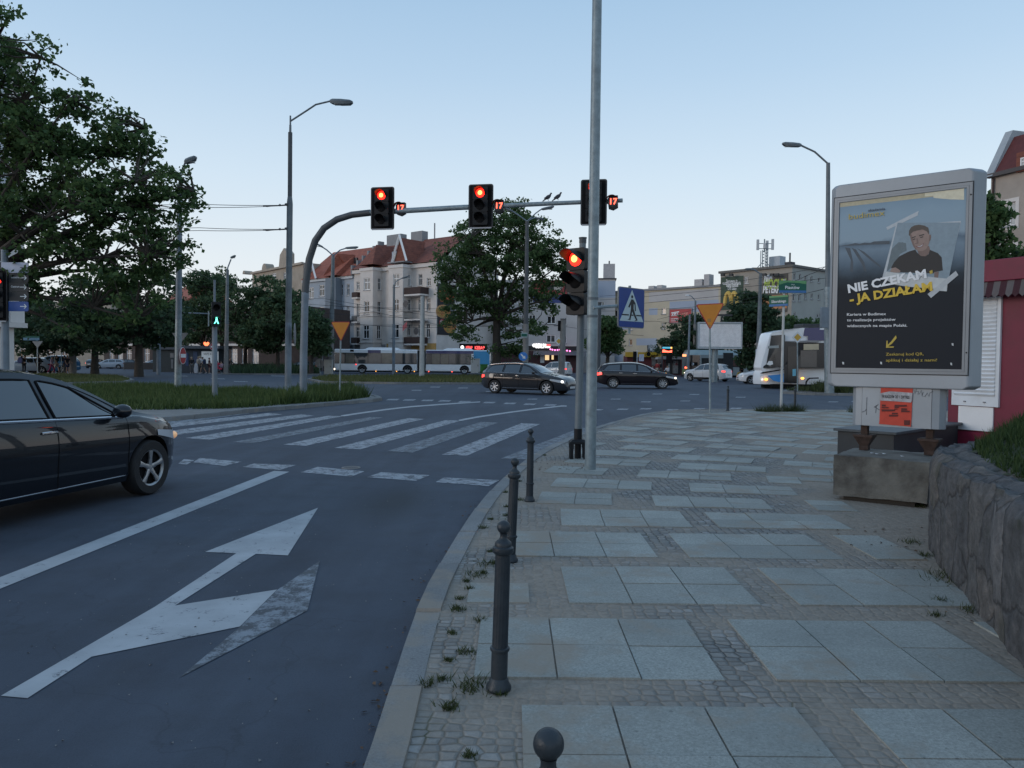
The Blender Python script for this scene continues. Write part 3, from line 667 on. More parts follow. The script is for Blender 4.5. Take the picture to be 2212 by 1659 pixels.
# ================================================================ lamp posts
def lamp(label, ub, vb, d, parts, arms, group='street lamps', nm='street_lamp', zb=None, m1=None, extra=None):
    b = at(ub, vb, d); z0 = gz(d)+.05 if zb is None else zb
    t = thing(nm, label, 'street lamp', (b.x, b.y, z0), 0, group); o = Vector((b.x, b.y, z0)); k = d/F
    prev = None
    for (v0, r0, v1, r1, u1, m) in parts:          # sections from the bottom: pixel heights and radii
        a = at(ub if prev is None else prev, v0, d)-o; c = at(u1, v1, d)-o
        if prev is None: a = Vector((0,0,0))
        a.y = c.y = 0
        MB().tube([a, a.lerp(c, .5), c], [r0*k, (r0+r1)/2*k, r1*k], 14).build('pole', m, t); prev = u1
    for pts, head in arms:
        W3 = [at(u, v, d)-o for u, v in pts]
        ya = head.get('y', 0)
        for i, w in enumerate(W3): w.y = ya*i/(len(W3)-1)
        MB().tube(W3, [head.get('r', 2.5)*k]*len(W3), 10).build('arm', head.get('m', M_poleb), t)
        (u0, v0), (u1, v1) = head['px']; a, c = at(u0, v0, d)-o, at(u1, v1, d)-o; a.y = c.y = ya
        hw = head.get('w', 6)*k; hh = head.get('h', 7)*k; dr = c-a
        mb = MB(); n = []
        for f, ww, up, dn in ((0,.45,.3,.3),(.12,.8,.5,.55),(.5,1,.5,.7),(.88,.9,.4,.6),(1,.55,.2,.2)):
            c_ = a+dr*f; n.append([(c_.x, c_.y-hw*ww, c_.z), (c_.x, c_.y-hw*ww*.7, c_.z+hh*up), (c_.x, c_.y+hw*ww*.7, c_.z+hh*up), (c_.x, c_.y+hw*ww, c_.z), (c_.x, c_.y+hw*ww*.8, c_.z-hh*dn), (c_.x, c_.y-hw*ww*.8, c_.z-hh*dn), (c_.x, c_.y-hw*ww, c_.z)])
        mb.grid(n); mb.face(n[0][:6]); mb.face(n[-1][:6][::-1]); mb.build('luminaire', head.get('hm', M_pole), t)
        mb = MB(); x0_, x1_ = a+dr*.2, a+dr*.85; zz = a.z-hh*.72+ (c.z-a.z)*.5
        mb.box(min(x0_.x, x1_.x), max(x0_.x, x1_.x), a.y-hw*.55, a.y+hw*.55, zz, zz+.03); mb.build('diffuser', mat('lamp diffuser', (.3,.31,.3), .3), t)
    return t, o, k
t, o, k = lamp('tall grey street lamp behind the curved gantry mast, single arm pointing right', 622, 838, 30, [(838,7.2,697,6.8,623.2,M_poleb),(697,6.6,440,6.4,626,M_pole),(440,6.4,425,4.8,626.2,M_pole),(425,4.7,286,4.5,627,M_dark),(286,2.6,270,2.4,627.2,M_pole),(270,1.8,250,1.8,627.3,M_pole)],
     [([(627,262),(664,238),(682,226),(713,218.5)], dict(px=((713,219),(762,221)), r=1.9, w=9, h=9, m=M_pole))])
for v in (443, 495): 
    z = (at(626, v, 30)-o).z; MB().tube([(0,0,z-.02),(0,0,z+.05)], .125, 14).build('clamp_band', M_dark, t)
# round sign seen edge-on behind that lamp
q_ = at(637, 722, 29.6); s = thing('round_sign', 'round road sign seen edge on, fixed to the right side of the tall grey lamp', 'road sign', q_, R(101))
MB().lathe([(0,-.012),(.42,-.012),(.435,0),(.42,.012),(0,.012)], 28, (0,0,0), 'y').build('disc', mat('grey sign back', (.2,.21,.22), .5, .4), s); MB().tube([(-.3,.03,.1),(.3,.03,.1)], .02, 8).build('bracket', M_galv, s)
lamp('galvanised street lamp partly covered by the big maple at left', 384, 825, 34, [(825,7.3,690,6.7,386,M_galv),(690,6.6,400,5.4,388,M_poleb)],
     [([(388,400),(391,372),(400,352)], dict(px=((399,350),(424,340)), r=2, w=9, h=9, hm=M_pole))])
lamp('far slim street lamp among the trees with its lamp tilted to the right', 488, 806, 74, [(806,5,700,4,490,M_conc),(700,4,583,3,491.5,M_pole)],
     [([(491.5,585),(492,578),(499,560)], dict(px=((498,557),(509,552)), r=1.4, w=4, h=4))])
lamp('street lamp with two arms in front of the grey tenement', 715, 802, 84, [(802,5.5,690,5,717,M_conc),(690,5,552,3.5,719.5,M_pole)],
     [([(719.5,552),(706,540),(697,534)], dict(px=((698,534),(683,526)), r=1.4, w=4, h=4)), ([(719.5,552),(735,540),(748,536)], dict(px=((746,536),(774,533.5)), r=1.4, w=4, h=4))])
lamp('street lamp with a short hooked arm in front of the cream tenement', 850, 806, 84, [(806,3.2,700,3,850.5,M_poleb),(700,2.6,615,2.4,851,M_pole)],
     [([(851,618),(855,608),(870,600)], dict(px=((868,601),(882,597)), r=1, w=3, h=3))])
lamp('double armed street lamp standing against the big round tree in the middle', 1135, 800, 60, [(800,6.5,700,6,1136,M_conc),(700,5.4,478,3.5,1138.5,M_dark)],
     [([(1138.5,478),(1119,464),(1105,455)], dict(px=((1106,456),(1092,450)), r=1.3, w=5, h=4)), ([(1138.5,478),(1158,460),(1172,450)], dict(px=((1170,452),(1197,446)), r=1.3, w=5, h=4.5)), ([(1138.5,478),(1150,470),(1158,466)], dict(px=((1156,466),(1176,470)), r=1.2, w=4, h=3, y=.8))])
lamp('street lamp carrying the parking sign in front of the dense tree on the right', 1637, 815, 66, [(815,6,740,5.5,1639,M_conc),(740,5,590,3.2,1643,M_pole)],
     [([(1643,592),(1630,583),(1622,580)], dict(px=((1623,581),(1609,581)), r=1.4, w=4, h=3.5))])
lamp('thin street lamp with a pale lamp beside the red shop billboard', 1499, 808, 88, [(808,3.4,700,3.2,1501,M_conc),(700,2.4,650,2,1502.5,M_pole)],
     [([(1502.5,650),(1494,640),(1488,638)], dict(px=((1489,638),(1480,638)), r=.9, w=3, h=2.5, hm=M_white))])
lamp('tall street lamp behind the citylight board, single arm pointing left', 1792, 838, 38, [(838,10,620,8,1788,M_galv),(620,5.5,352,4,1789,M_pole)],
     [([(1789,354),(1760,328),(1728,313)], dict(px=((1731,314),(1690,310)), r=2, w=7, h=7, m=M_pole))])
# plain masts
def mast(label, u0, v0, u1, v1, d, r0, r1, m=M_poleb, nm='steel_pole', group='plain masts'):
    a, c = at(u0, v0, d), at(u1, v1, d); z0 = gz(d)+.02
    t = thing(nm, label, 'pole', (a.x, a.y, z0), 0, group); k = d/F
    MB().tube([(0,0,0),(c.x-a.x,0,c.z-z0)], [r0*k, r1*k], 12).build('shaft', m, t); MB().tube([(c.x-a.x,0,c.z-z0),(c.x-a.x,0,c.z-z0+.06)], r1*k*1.15, 12).build('cap', M_dark, t)
    return t
mast('dark wooden mast just right of the tall galvanised pole', 1291, 812, 1294, 655, 58, 5.5, 5.2, M_dark)
mast('brown mast behind the signal post by the white van', 1213, 815, 1217, 690, 62, 6.5, 6, M_conc)
mast('pale camera mast on the median in front of the bus', 911, 812, 913, 640, 66, 5.8, 4.6, mat('pale mast', (.42,.43,.42), .5), nm='camera_mast')
mast('thin pole between the give way sign and the billboard', 1486, 806, 1490, 680, 84, 2.4, 2)
mast('grey mast under the trees near the kiosks', 343, 800, 342, 672, 70, 4.6, 4)
# ================================================================ citylight board on its concrete block
M_alu = mat('anodised aluminium', (.30,.33,.36), .5, .25, .08, 3, dirt=(.18,.19,.2), dscale=1.5, damt=.5)
M_alud = mat('aluminium door frame', (.20,.22,.24), .45, .3, .06, 3)
M_seam = mat('dark seam', (.015,.017,.02), .7, 0, 0)
CLR = math.atan2(-.9, 1.08)
cl = thing('advertising_board', 'grey double sided advertising board with a dark poster, standing on the concrete block', 'billboard', (4.30, 8.55, .105), CLR)
xl, _ = onp(cl, 1788, 600); xr, _ = onp(cl, 2097, 600)
_, zl = onp(cl, 1799, 402); _, zr = onp(cl, 2097, 361); zT = (zl+zr)/2; _, zl = onp(cl, 1799, 837); _, zr = onp(cl, 2097, 840); zB = (zl+zr)/2
TH = .30
mb = MB(); out = [(xl+.07, 0), (xr, 0), (xr+.03, .03), (xr+.10, TH*.5), (xr+.06, TH), (xl+.03, TH), (xl, .10), (xl+.015, .03)]
n = len(out); ch = .055
lv = [(zB, .93), (zB+ch*.6, 1.0), (zT-ch*.7, 1.0), (zT, .94)]
cx_ = (xl+xr)/2; vs = []
for z, f in lv: vs += [(cx_+(x-cx_)*(f if abs(x-cx_) > .0 else 1), TH/2+(y-TH/2)*(1 if y < .001 else f), z) for x, y in out]
fs = [tuple(range(n-1, -1, -1)), tuple(range(3*n, 4*n))]
for i in range(3):
    for k in range(n): fs.append((i*n+k, i*n+(k+1) % n, (i+1)*n+(k+1) % n, (i+1)*n+k))
mb.add(vs, fs); mb.build('cabinet', M_alu, cl, smooth=False, bev=.012)
ZP = zt(2900, 400, 1.659)
o_ = lambda x, y, yy=-.0: onp(cl, *ZP(x, y), yy)
ix0, iz1 = o_(118, 520); ix1, iz0 = o_(915, 1545)
_, a1 = o_(118, 508); _, a2 = o_(915, 405); iz1 = (a1+a2)/2; _, a1 = o_(105, 1540); _, a2 = o_(908, 1562); iz0 = (a1+a2)/2
def ring(mb, X0, X1, Z0, Z1, w, y0, y1):
    mb.box(X0, X1, y0, y1, Z1-w, Z1); mb.box(X0, X1, y0, y1, Z0, Z0+w); mb.box(X0, X0+w, y0, y1, Z0+w, Z1-w); mb.box(X1-w, X1, y0, y1, Z0+w, Z1-w)
mb = MB(); ring(mb, ix0, ix1, iz0, iz1, .008, -.004, .0); mb.build('door_gap', M_seam, cl, smooth=False)
mb = MB(); ring(mb, ix0+.011, ix1-.011, iz0+.011, iz1-.011, .030, -.012, .0); ring(mb, ix0+.043, ix1-.043, iz0+.043, iz1-.043, .022, -.016, .0); mb.build('door_frame', M_alud, cl, smooth=False)
pw = .068
px0, px1, pz0, pz1 = ix0+pw, ix1-pw, iz0+pw, iz1-pw
mp, tt, bb = mat0('printed poster')
tcn = tt.new('TexCoord'); sp = tt.new('SeparateXYZ'); tt.link(tcn.outputs['Object'], sp.inputs[0])
zn = tt.math('DIVIDE', tt.math('SUBTRACT', sp.outputs[2], pz0), pz1-pz0)
wv = tt.noise(3.2, 5, .6, tcn.outputs['Object'])
zz = tt.math('ADD', zn, tt.math('MULTIPLY', tt.math('SUBTRACT', wv, .5), .10))
cc = tt.ramp(zz, [(0, (.006,.010,.017)), (.46, (.007,.012,.019)), (.54, (.022,.035,.048)), (.62, (.10,.145,.19)), (.70, (.17,.235,.295)), (.735, (.11,.16,.21)), (.76, (.26,.345,.41)), (.9, (.25,.345,.42)), (1, (.20,.29,.37))])
tt.link(cc, bb.inputs['Base Color']); bb.inputs['Roughness'].default_value = .55; bb.inputs['Specular IOR Level'].default_value = .25
ps = MB().box(px0, px1, -.004, .0, pz0, pz1).build('poster', mp, cl, smooth=False)
# artwork on the poster: flat shapes at their printed places
cols = dict(road=(.05,.07,.09), pale=(.42,.46,.49), card=(.46,.49,.50), photo=(.20,.27,.32), shade=(.11,.15,.17), hair=(.075,.06,.05), skin=(.26,.185,.16), skin2=(.17,.115,.10), shirt=(.010,.011,.013), tape=(.40,.43,.45), beige=(.42,.38,.26), cream=(.62,.58,.44), trees=(.05,.07,.09), lip=(.20,.09,.085), dark=(.03,.025,.025), gold=(.46,.34,.05))
cm = {k_: mat('print '+k_, c_, .55, 0, .10, 20) for k_, c_ in cols.items()}; ck = list(cols)
Z4 = zt(3000, 680, 3.7708)
aw = MB()
lay = [0]
def art(k_, pts, Z=None):
    lay[0] += 1; aw.k = ck.index(k_); y = -.0045-.00025*lay[0]
    P_ = [onp(cl, *(Z or Z4)(x, y2), 0) for x, y2 in pts]
    P_ = [(min(max(x, px0+.002), px1-.002), min(max(z, pz0+.002), pz1-.002)) for x, z in P_]
    aw.prism(P_, y, y+.0002)
art('beige', [(-60,170),(1240,8),(1640,-60),(1640,120),(1440,100),(1220,80),(-60,225)]); art('cream', [(1115,20),(1640,-40),(1640,120),(1450,115),(1230,95),(1225,65),(1112,75)])
art('trees', [(-40,745),(100,720),(180,700),(240,712),(300,695),(380,700),(430,680),(520,676),(640,672),(640,716),(400,722),(160,735)])
for P_ in ([(40,760),(110,770),(150,960),(150,1090),(110,1080),(120,930)], [(130,765),(190,790),(300,960),(330,1090),(300,1075),(270,990)], [(200,770),(300,820),(520,1010),(520,1030),(390,935)]): art('road', P_)
art('pale', [(595,490),(1030,270),(1020,330),(610,525)])
art('pale', [(725,462),(1600,405),(1385,1350),(1360,1345),(540,1175)]); art('photo', [(748,430),(1590,425),(1440,1150),(1420,1180),(595,1090)])
art('shade', [(668,780),(760,690),(860,700),(870,800),(780,850),(690,1010),(600,1085)])
art('shade', [(750,700),(820,690),(845,740),(800,800),(745,790)])
art('skin2', [(1000,770),(1170,740),(1190,810),(1130,890),(1040,875)])
art('shirt', [(660,1035),(700,960),(770,880),(900,815),(985,790),(1010,830),(1060,875),(1120,880),(1165,850),(1180,792),(1290,838),(1340,895),(1355,1070),(1240,1092),(1230,1110),(780,1095)])
art('skin', [(645,1085),(668,1040),(720,1028),(785,1070),(780,1100),(700,1098)]); art('skin2', [(1240,1092),(1302,1085),(1292,1168),(1240,1162)])
art('skin', [(908,575),(925,660),(955,740),(985,785),(1030,810),(1080,812),(1125,790),(1155,745),(1175,690),(1180,600),(1165,540),(1090,510),(980,520)])
art('skin2', [(1172,600),(1195,585),(1200,620),(1188,665),(1170,680)]); art('skin2', [(908,575),(925,660),(955,740),(985,785),(1000,790),(975,720),(950,640),(940,590)])
art('hair', [(898,595),(902,535),(930,490),(975,465),(1035,455),(1110,468),(1160,495),(1172,550),(1168,585),(1140,545),(1080,520),(1010,535),(955,550),(925,580),(915,610)])
art('dark', [(935,628),(990,608),(992,620),(938,642)]); art('dark', [(1035,598),(1100,580),(1108,594),(1040,612)])
art('dark', [(950,650),(985,640),(988,652),(955,660)]); art('dark', [(1050,622),(1090,612),(1094,624),(1054,634)])
art('skin2', [(1000,640),(1016,636),(1030,700),(1022,712),(985,716),(980,706),(1005,698)]); art('lip', [(985,740),(1040,745),(1105,700),(1085,745),(1040,768),(1000,760)]); art('pale', [(1005,744),(1045,748),(1092,716),(1075,742),(1040,757)])
art('card', [(560,1180),(600,1085),(740,1105),(1160,1165),(1395,1185),(1425,1180),(1410,1350),(1320,1345),(1190,1310),(900,1290),(720,1262)])
art('tape', [(1150,1388),(1530,1075),(1565,1132),(1198,1440)]); art('gold', [(1175,1080),(1215,1062),(1222,1105),(1185,1120)])
ZQ = ZP
art('gold', [(486,1318),(490,1335),(462,1368),(440,1384),(474,1384),(472,1391),(427,1392),(430,1350),(437,1350),(437,1374),(456,1356)], ZQ)
for x, y in ((820,1372),(812,1488),(398,1482),(174,1483)): art('card', [(x-6,y-8),(x+5,y-7),(x+6,y+8),(x-4,y+6)], ZQ)
art_o = aw.build('artwork', [cm[k_] for k_ in ck], ps, smooth=False)
def ptx(s, p0, p1, h, m, Z=ZQ, bold=.02, y=-.0175):
    a = onp(cl, *Z(*p0), 0); b2 = onp(cl, *Z(*p1), 0); q1 = onp(cl, *Z(p0[0], p0[1]-h), 0)
    return tfit(s, a, b2, q1[1]-a[1], y, ps, m, bold)
m_navy = mat('print navy', (.02,.035,.06), .5, 0, 0)
ptx('akademia', (322,588), (422,577), 14, m_navy); ptx('budimex', (208,635), (420,610), 34, cm['gold'], bold=0)
ptx('NIE CZEKAM', (90,1370), (1143,1165), 112, M_wht, Z4, .04); ptx('- JA DZIAŁAM', (112,1510), (1222,1335), 112, M_yel, Z4, .04)
for s_, y0, y1, x1 in (('Kariera w Budimex', 1203, 1199, 428), ('to realizacja projektów', 1236, 1232, 484), ('widocznych na mapie Polski.', 1270, 1267, 553)): ptx(s_, (197,y0), (x1,y1), 16, M_wht, ZQ, .012)
ptx('Zeskanuj kod QR,', (427,1438), (650,1436), 17, cm['gold'], ZQ, .005); ptx('aplikuj i działaj z nami!', (427,1473), (729,1472), 17, cm['gold'], ZQ, .005)
mb = MB()
for v in (0.93, .12): mb.lathe([(0,-.018),(.008,-.017),(.009,-.012)], 10, (ix1-.026, 0, iz0+(iz1-iz0)*v), 'y')
mb.build('door_lock', M_seam, cl)
# leg panel
_, lz = onp(cl, 1950, 924)
lx0, _ = onp(cl, 1862, 880, .03); lx1, _ = onp(cl, 2012, 880, .03)
mb = MB(); mb.box(lx0, lx1, .03, .27, lz, zB+.01); mb.build('leg_panel', M_alu, cl, smooth=False)
mb = MB()
for xa, sx_ in ((lx1+.004, 1), (lx0-.004, -1)):
    pts = [(xa, .035), (xa+sx_*.07, .05), (xa+sx_*.115, .10), (xa+sx_*.12, .15), (xa+sx_*.10, .22), (xa+sx_*.05, .26), (xa, .265)]
    MB().slab(pts, lz, zB+.008).build('leg_side', M_alu, cl, smooth=True, ang=30)

bk = .594-.105
for u_ in (1868, 2009):
    fx, _ = onp(cl, u_, 950, .15)
    mb = MB(); mb.box(fx-.036, fx+.036, .11, .19, bk+.16, lz+.002); mb.box(fx-.105, fx+.105, .05, .25, bk+.155, bk+.18)
    mb.add([(fx-.10,.06,bk+.155),(fx+.10,.06,bk+.155),(fx+.10,.24,bk+.155),(fx-.10,.24,bk+.155),(fx-.045,.10,bk+.05),(fx+.045,.10,bk+.05),(fx+.045,.2,bk+.05),(fx-.045,.2,bk+.05)], [(0,1,5,4),(1,2,6,5),(2,3,7,6),(3,0,4,7)][::1])
    mb.box(fx-.047, fx+.047, .10, .20, bk+.0, bk+.06); mb.build('foot', M_rust, cl, smooth=False)
# red bill stuck on the panel
fl = thing('flyer', 'wrinkled red paper bill with black print stuck on the leg of the advertising board', 'poster', cl.location, CLR)
ZF = zt(3040, 1340, 3.1908); ff = lambda x, y: onp(fl, *ZF(x, y), .03)
M_flr = mat('red paper', (.50,.055,.03), .7, 0, .12, 9, .3, 14); M_flg = mat('white torn paper', (.36,.35,.36), .8, 0, .3, 25, .5, 30)
fc = [ff(316,92), ff(680,107), ff(658,574), ff(297,543)]
n_, rows_ = 10, []
for i in range(13):
    r_ = []
    for j in range(n_):
        a = Vector(fc[0]).lerp(Vector(fc[1]), j/(n_-1)); b2 = Vector(fc[3]).lerp(Vector(fc[2]), j/(n_-1)); p2 = a.lerp(b2, i/12)
        r_.append((p2.x, .024-.004*abs(math.sin(j*1.9+i*.8))-(.012 if i in (0, 12) and j in (0, 9) else 0), p2.y))
    rows_.append(r_)
sh_ = MB().grid(rows_[::-1]).build('sheet', M_flr, fl)
MB().prism([ff(312,195), ff(420,172), ff(676,190), ff(672,262), ff(660,300), ff(470,285), ff(312,278)], .015, .0185).build('torn_band', M_flg, sh_)
def ftx(s, p0, p1, h, y=.0135, m=M_ink):
    a = ff(*p0); b2 = ff(*p1); q1 = ff(p0[0], p0[1]-h); tfit(s, a, b2, q1[1]-a[1], y, sh_, m, .02)
ftx('W KAŻDYM OD 1 ZWYKŁE', (332,245), (642,256), 34, .0125)
M_inkr = mat('dark red print', (.10,.015,.012), .7, 0, 0)
mb = MB()
for x0_, x1_, y_, h_ in ((328,372,333,22),(325,404,357,16),(325,476,388,24),(472,612,336,24),(472,520,356,16),(470,505,374,12),(548,612,376,28),(548,644,400,20),(442,508,424,20),(410,512,448,22),(580,645,528,58),(430,560,128,12),(380,470,108,4)):
    MB().prism([ff(x0_, y_-h_/2), ff(x1_, y_-h_/2+2), ff(x1_, y_+h_/2-2), ff(x0_, y_+h_/2)], .0145, .0165).build('printed_block', M_inkr, sh_, smooth=False)
gr = MB(); lx = lambda x, y: onp(cl, *ZF(x, y), .03)
for st in ([(95,410),(135,395),(150,370),(155,240)], [(150,370),(150,440)], [(235,355),(262,330),(255,420)], [(240,350),(300,385)], [(285,320),(250,352)], [(690,160),(700,200),(716,150)], [(716,175),(740,172),(735,210)], [(750,205),(775,160),(782,215)], [(795,180),(780,225),(815,232),(840,190),(860,230),(870,190),(905,175)]):
    gr.tube([(lx(x, y)[0], .029, lx(x, y)[1]) for x, y in st], .0035, 5)
gr.build('scrawl', mat('felt pen', (.10,.11,.12), .6, 0, 0), cl)
# concrete block
M_blk = mat('weathered concrete', (.135,.132,.118), .92, 0, .4, 2.2, .8, 25, dirt=(.035,.03,.027), dscale=3.2, damt=.85)
def rough(mb, name, m, parent=None, loc=(0,0,0), rz=0, amp=.012, sc=5, cuts=10):
    o = mb.build(name, m, parent, loc, rz); import bmesh
    bm = bmesh.new(); bm.from_mesh(o.data); bmesh.ops.remove_doubles(bm, verts=bm.verts, dist=1e-4); bmesh.ops.subdivide_edges(bm, edges=bm.edges, cuts=cuts, use_grid_fill=True)
    from mathutils import noise
    for v in bm.verts:
        p_ = v.co*sc; v.co += Vector(noise.noise_vector(p_))*amp+Vector(noise.noise_vector(p_*3.7))*amp*.4
    bm.to_mesh(o.data); bm.free(); o.data.polygons.foreach_set('use_smooth', [True]*len(o.data.polygons)); o.data.set_sharp_from_angle(angle=R(50)); o.data.update(); return o
p = gp(1800, 1078, .105); br = R(-36)
t = thing('concrete_block', 'weathered concrete block lying on the paving under the advertising board', 'concrete block', p, br)
rough(MB().box(.0, .92, .0, .92, .05, .487), 'block', M_blk, t, amp=.012, sc=4, cuts=14)
rough(MB().box(.10, .80, .03, .12, 0, .05), 'timber_skid', mat('rotten timber', (.03,.025,.02), .9), t, amp=.006, cuts=4)
mb = MB()
for x, y in ((.3,.35),(.36,.3),(.42,.37),(.62,.25)): mb.add([(x,y,.497),(x+.035,y+.012,.50),(x+.028,y+.04,.497),(x-.01,y+.02,.503)], [(0,1,2,3)])
mb.build('paper_scrap', M_white, t)
# dark planter box behind
p = gp(1929, 1012, .105); e_ = at(2071, 913, 12.8)
t = thing('planter_box', 'low dark planter box with a flat rim behind the concrete block', 'planter', (p.x, p.y, .105), math.atan2(e_.y-p.y, e_.x-p.x))
MB().box(0, 2.75, 0, .8, 0, .48).build('box', mat('dark grey panel', (.022,.027,.032), .6, 0, .15, 3), t, smooth=False); MB().box(-.05, 2.82, -.05, .85, .48, .52).build('rim', mat('grey coping', (.06,.07,.078), .6, 0, .2, 6), t, bev=.006)
# ================================================================ stone raised bed
def stonemat():
    m, t, b = mat0('rough dark stone'); pos = t.new('NewGeometry').outputs['Position']
    mp = t.new('Mapping'); mp.inputs['Scale'].default_value = (2.6, 2.6, 1.7); t.link(pos, mp.inputs[0])
    nz = t.new('TexNoise'); nz.inputs['Scale'].default_value = 5; nz.inputs['Detail'].default_value = 5; t.link(pos, nz.inputs['Vector'])
    vv = t.new('VectorMath', operation='MULTIPLY_ADD'); t.link(nz.outputs['Color'], vv.inputs[0]); vv.inputs[1].default_value = (.5,.5,.5); t.link(mp.outputs[0], vv.inputs[2])
    ve = t.new('TexVoronoi', feature='DISTANCE_TO_EDGE'); vc = t.new('TexVoronoi', feature='F1'); t.link(vv.outputs[0], ve.inputs['Vector']); t.link(vv.outputs[0], vc.inputs['Vector'])
    for v in (ve, vc): v.inputs['Scale'].default_value = 1.0
    s_ = t.new('SeparateColor'); t.link(vc.outputs['Color'], s_.inputs[0])
    c = t.ramp(s_.outputs[0], [(0, (.10,.10,.105)), (.5, (.13,.127,.125)), (.8, (.145,.132,.12)), (1, (.165,.165,.17))])
    n1 = t.noise(11, 7, .72, pos); c = t.mix(.85, c, t.ramp(n1, [(.3, (.45,.45,.45)), (.52, (1,1,1)), (.72, (1.65,1.6,1.55))]), 'MULTIPLY')
    c = t.mix(t.ramp(ve.outputs['Distance'], [(0, (.8,.8,.8)), (.035, (0,0,0))]), c, (.04,.038,.038))
    c = t.mix(t.math('MULTIPLY', t.ramp(t.noise(2.4, 5, .65, pos), [(.55, (0,0,0)), (.7, (1,1,1))]), .5), c, (.045,.055,.03))
    t.link(c, b.inputs['Base Color']); b.inputs['Roughness'].default_value = .88; b.inputs['Specular IOR Level'].default_value = .3
    h = t.math('ADD', t.math('MULTIPLY', t.ramp(ve.outputs['Distance'], [(0, (0,0,0)), (.06, (1,1,1))]), .3), t.math('MULTIPLY', n1, .9)); h = t.math('ADD', h, t.math('MULTIPLY', t.noise(48, 5, .7, pos), .35))
    t.link(t.bump(h, 1.0, .045), b.inputs['Normal']); return m
M_stone = stonemat()
WP = smooth_line([Vector(a) for a in ((2.05,2.2,0),(2.45,3.5,0),(2.72,4.3,0),(3.02,5.2,0),(3.28,5.95,0),(3.62,6.62,0),(4.3,7.25,0),(5.4,8.05,0),(8.2,9.9,0))], 2)
from mathutils import noise
t = thing('stone_wall', 'low dark rough stone wall of the raised bed at the right edge', 'wall', (3.3, 6, .105))
IN = offset(WP, .36); rows_ = []
NS = 230; Ls = [0]
for a, b in zip(WP[:-1], WP[1:]): Ls.append(Ls[-1]+(b-a).length)
def alongL(PL, s):
    i = max(0, min(len(Ls)-2, int(np.searchsorted(Ls, s))-1)); f = (s-Ls[i])/max(1e-6, Ls[i+1]-Ls[i]); return PL[i].lerp(PL[i+1], f)
for i in range(NS+1):
    s_ = Ls[-1]*i/NS; a, b = alongL(WP, s_), alongL(IN, s_); r_ = []
    for k_ in range(17):
        z = -.03+.80*k_/16; r_.append(Vector((a.x, a.y, z)))
    for k_ in range(1, 11): q_ = a.lerp(b, k_/10); r_.append(Vector((q_.x, q_.y, .77+.02*math.sin(s_*3+k_))))
    for k_ in range(1, 3): r_.append(Vector((b.x, b.y, .77-.2*k_)))
    out_ = []
    for k_, v in enumerate(r_):
        nv = Vector(noise.noise_vector(v*1.9))*.022+Vector(noise.noise_vector(Vector((v.x*7, v.y*7, v.z*2.2))))*.022+Vector(noise.noise_vector(v*15))*.011+Vector(noise.noise_vector(v*34))*.005
        edge = max(0, 1-abs(k_-16)/1.3)*.028*(.8+noise.noise(v*5))
        inn = (b-a).normalized(); out_.append(v+nv+inn*edge-Vector((0,0,edge*.6))-Vector((3.3,6,0)))
    rows_.append(out_)
MB().grid([r_ for r_ in zip(*rows_)]).build('masonry', M_stone, t, ang=24)
bedp = [(p_.x, p_.y) for p_ in IN]+[(12, 9), (12, 2), (3.5, 1.5)]
mb = MB(); mb.slab(bedp, .1, .80); struct('bed_soil', mb, M_soil)
inset = [(p_.x, p_.y) for p_ in offset(WP, .30)]+[(10, 9.9), (10, 2), (3.4, 1.6)]
hf = lambda X, Y: .05+.34*np.clip((X-3.2-.42*(Y-5)*(Y > 6.2)-.30*(Y-5)*(Y <= 6.2))/1.0, 0, 1)
mb = MB(); gx, gy = np.linspace(2.6, 10, 75), np.linspace(2.2, 8.6, 65)
for i in range(len(gx)-1):
    for j in range(len(gy)-1):
        if inpoly((gx[i]+gx[i+1])/2, (gy[j]+gy[j+1])/2, inset): mb.face([(x, y, .79+float(hf(np.array(x), np.array(y)))) for x, y in ((gx[i],gy[j]),(gx[i+1],gy[j]),(gx[i+1],gy[j+1]),(gx[i],gy[j+1]))])
struct('bed_mound', mb, mat('mossy soil', (.035,.045,.022), .95, 0, .3, 9))

o = blades('grass', [(x, y) for x, y in inset if x < 9.5], 40000, .14, .005, .80, leafmat('lawn blades', (.022,.045,.014), (.055,.09,.028), .25), hf); tag(o, 'dark grass growing on top of the raised stone bed', 'grass', kind='stuff')
# weeds and debris: low plants in the joints
M_weed = leafmat('weed leaves', (.03,.045,.015), (.07,.085,.03), .2); M_dead = leafmat('dead leaves', (.07,.04,.025), (.14,.09,.055), .1)
def tufts(name, spots, n, h, w, m, label):
    V = []; 
    for (x, y, r_, z) in spots:
        X = x+rng.normal(0, r_*.5, n); Y = y+rng.normal(0, r_*.5, n); a = rng.uniform(0, 6.28, n); hh = h*rng.uniform(.2, 1, n)*min(1.6, .4+r_*6); ln = hh*rng.uniform(.3, 1.4, n); b = rng.uniform(0, 6.28, n); Z = np.full(n, z)
        V.append(np.stack([np.stack([X-w*np.cos(a), Y-w*np.sin(a), Z], 1), np.stack([X+w*np.cos(a), Y+w*np.sin(a), Z], 1), np.stack([X+ln*np.cos(b), Y+ln*np.sin(b), Z+hh], 1)], 1).reshape(-1, 3))
    V = np.concatenate(V); o = obj(name, raw_mesh(name, V, np.arange(len(V)).reshape(-1, 3), m)); tag(o, label, 'weeds', kind='stuff'); return o
G = lambda u, v, r_=.08: (*gp(u, v, .107).xy, r_, .107)
sp_ = [G(*K4(790,1190), .10), G(*K4(760,1210), .08), G(*K4(850,500), .10), G(*K4(790,560), .09), G(*K4(930,1240), .03), G(*K4(830,290), .05), G(*K4(1045,130), .06), G(*K4(520,1180), .05), G(*K4(650,1310), .05), G(*K4(740,1000), .05), G(*K4(820,820), .04), G(*K4(690,760), .05)]
for i in range(70):
    s_ = rng.uniform(5, 16); a = alongL(kin, 0) if False else None
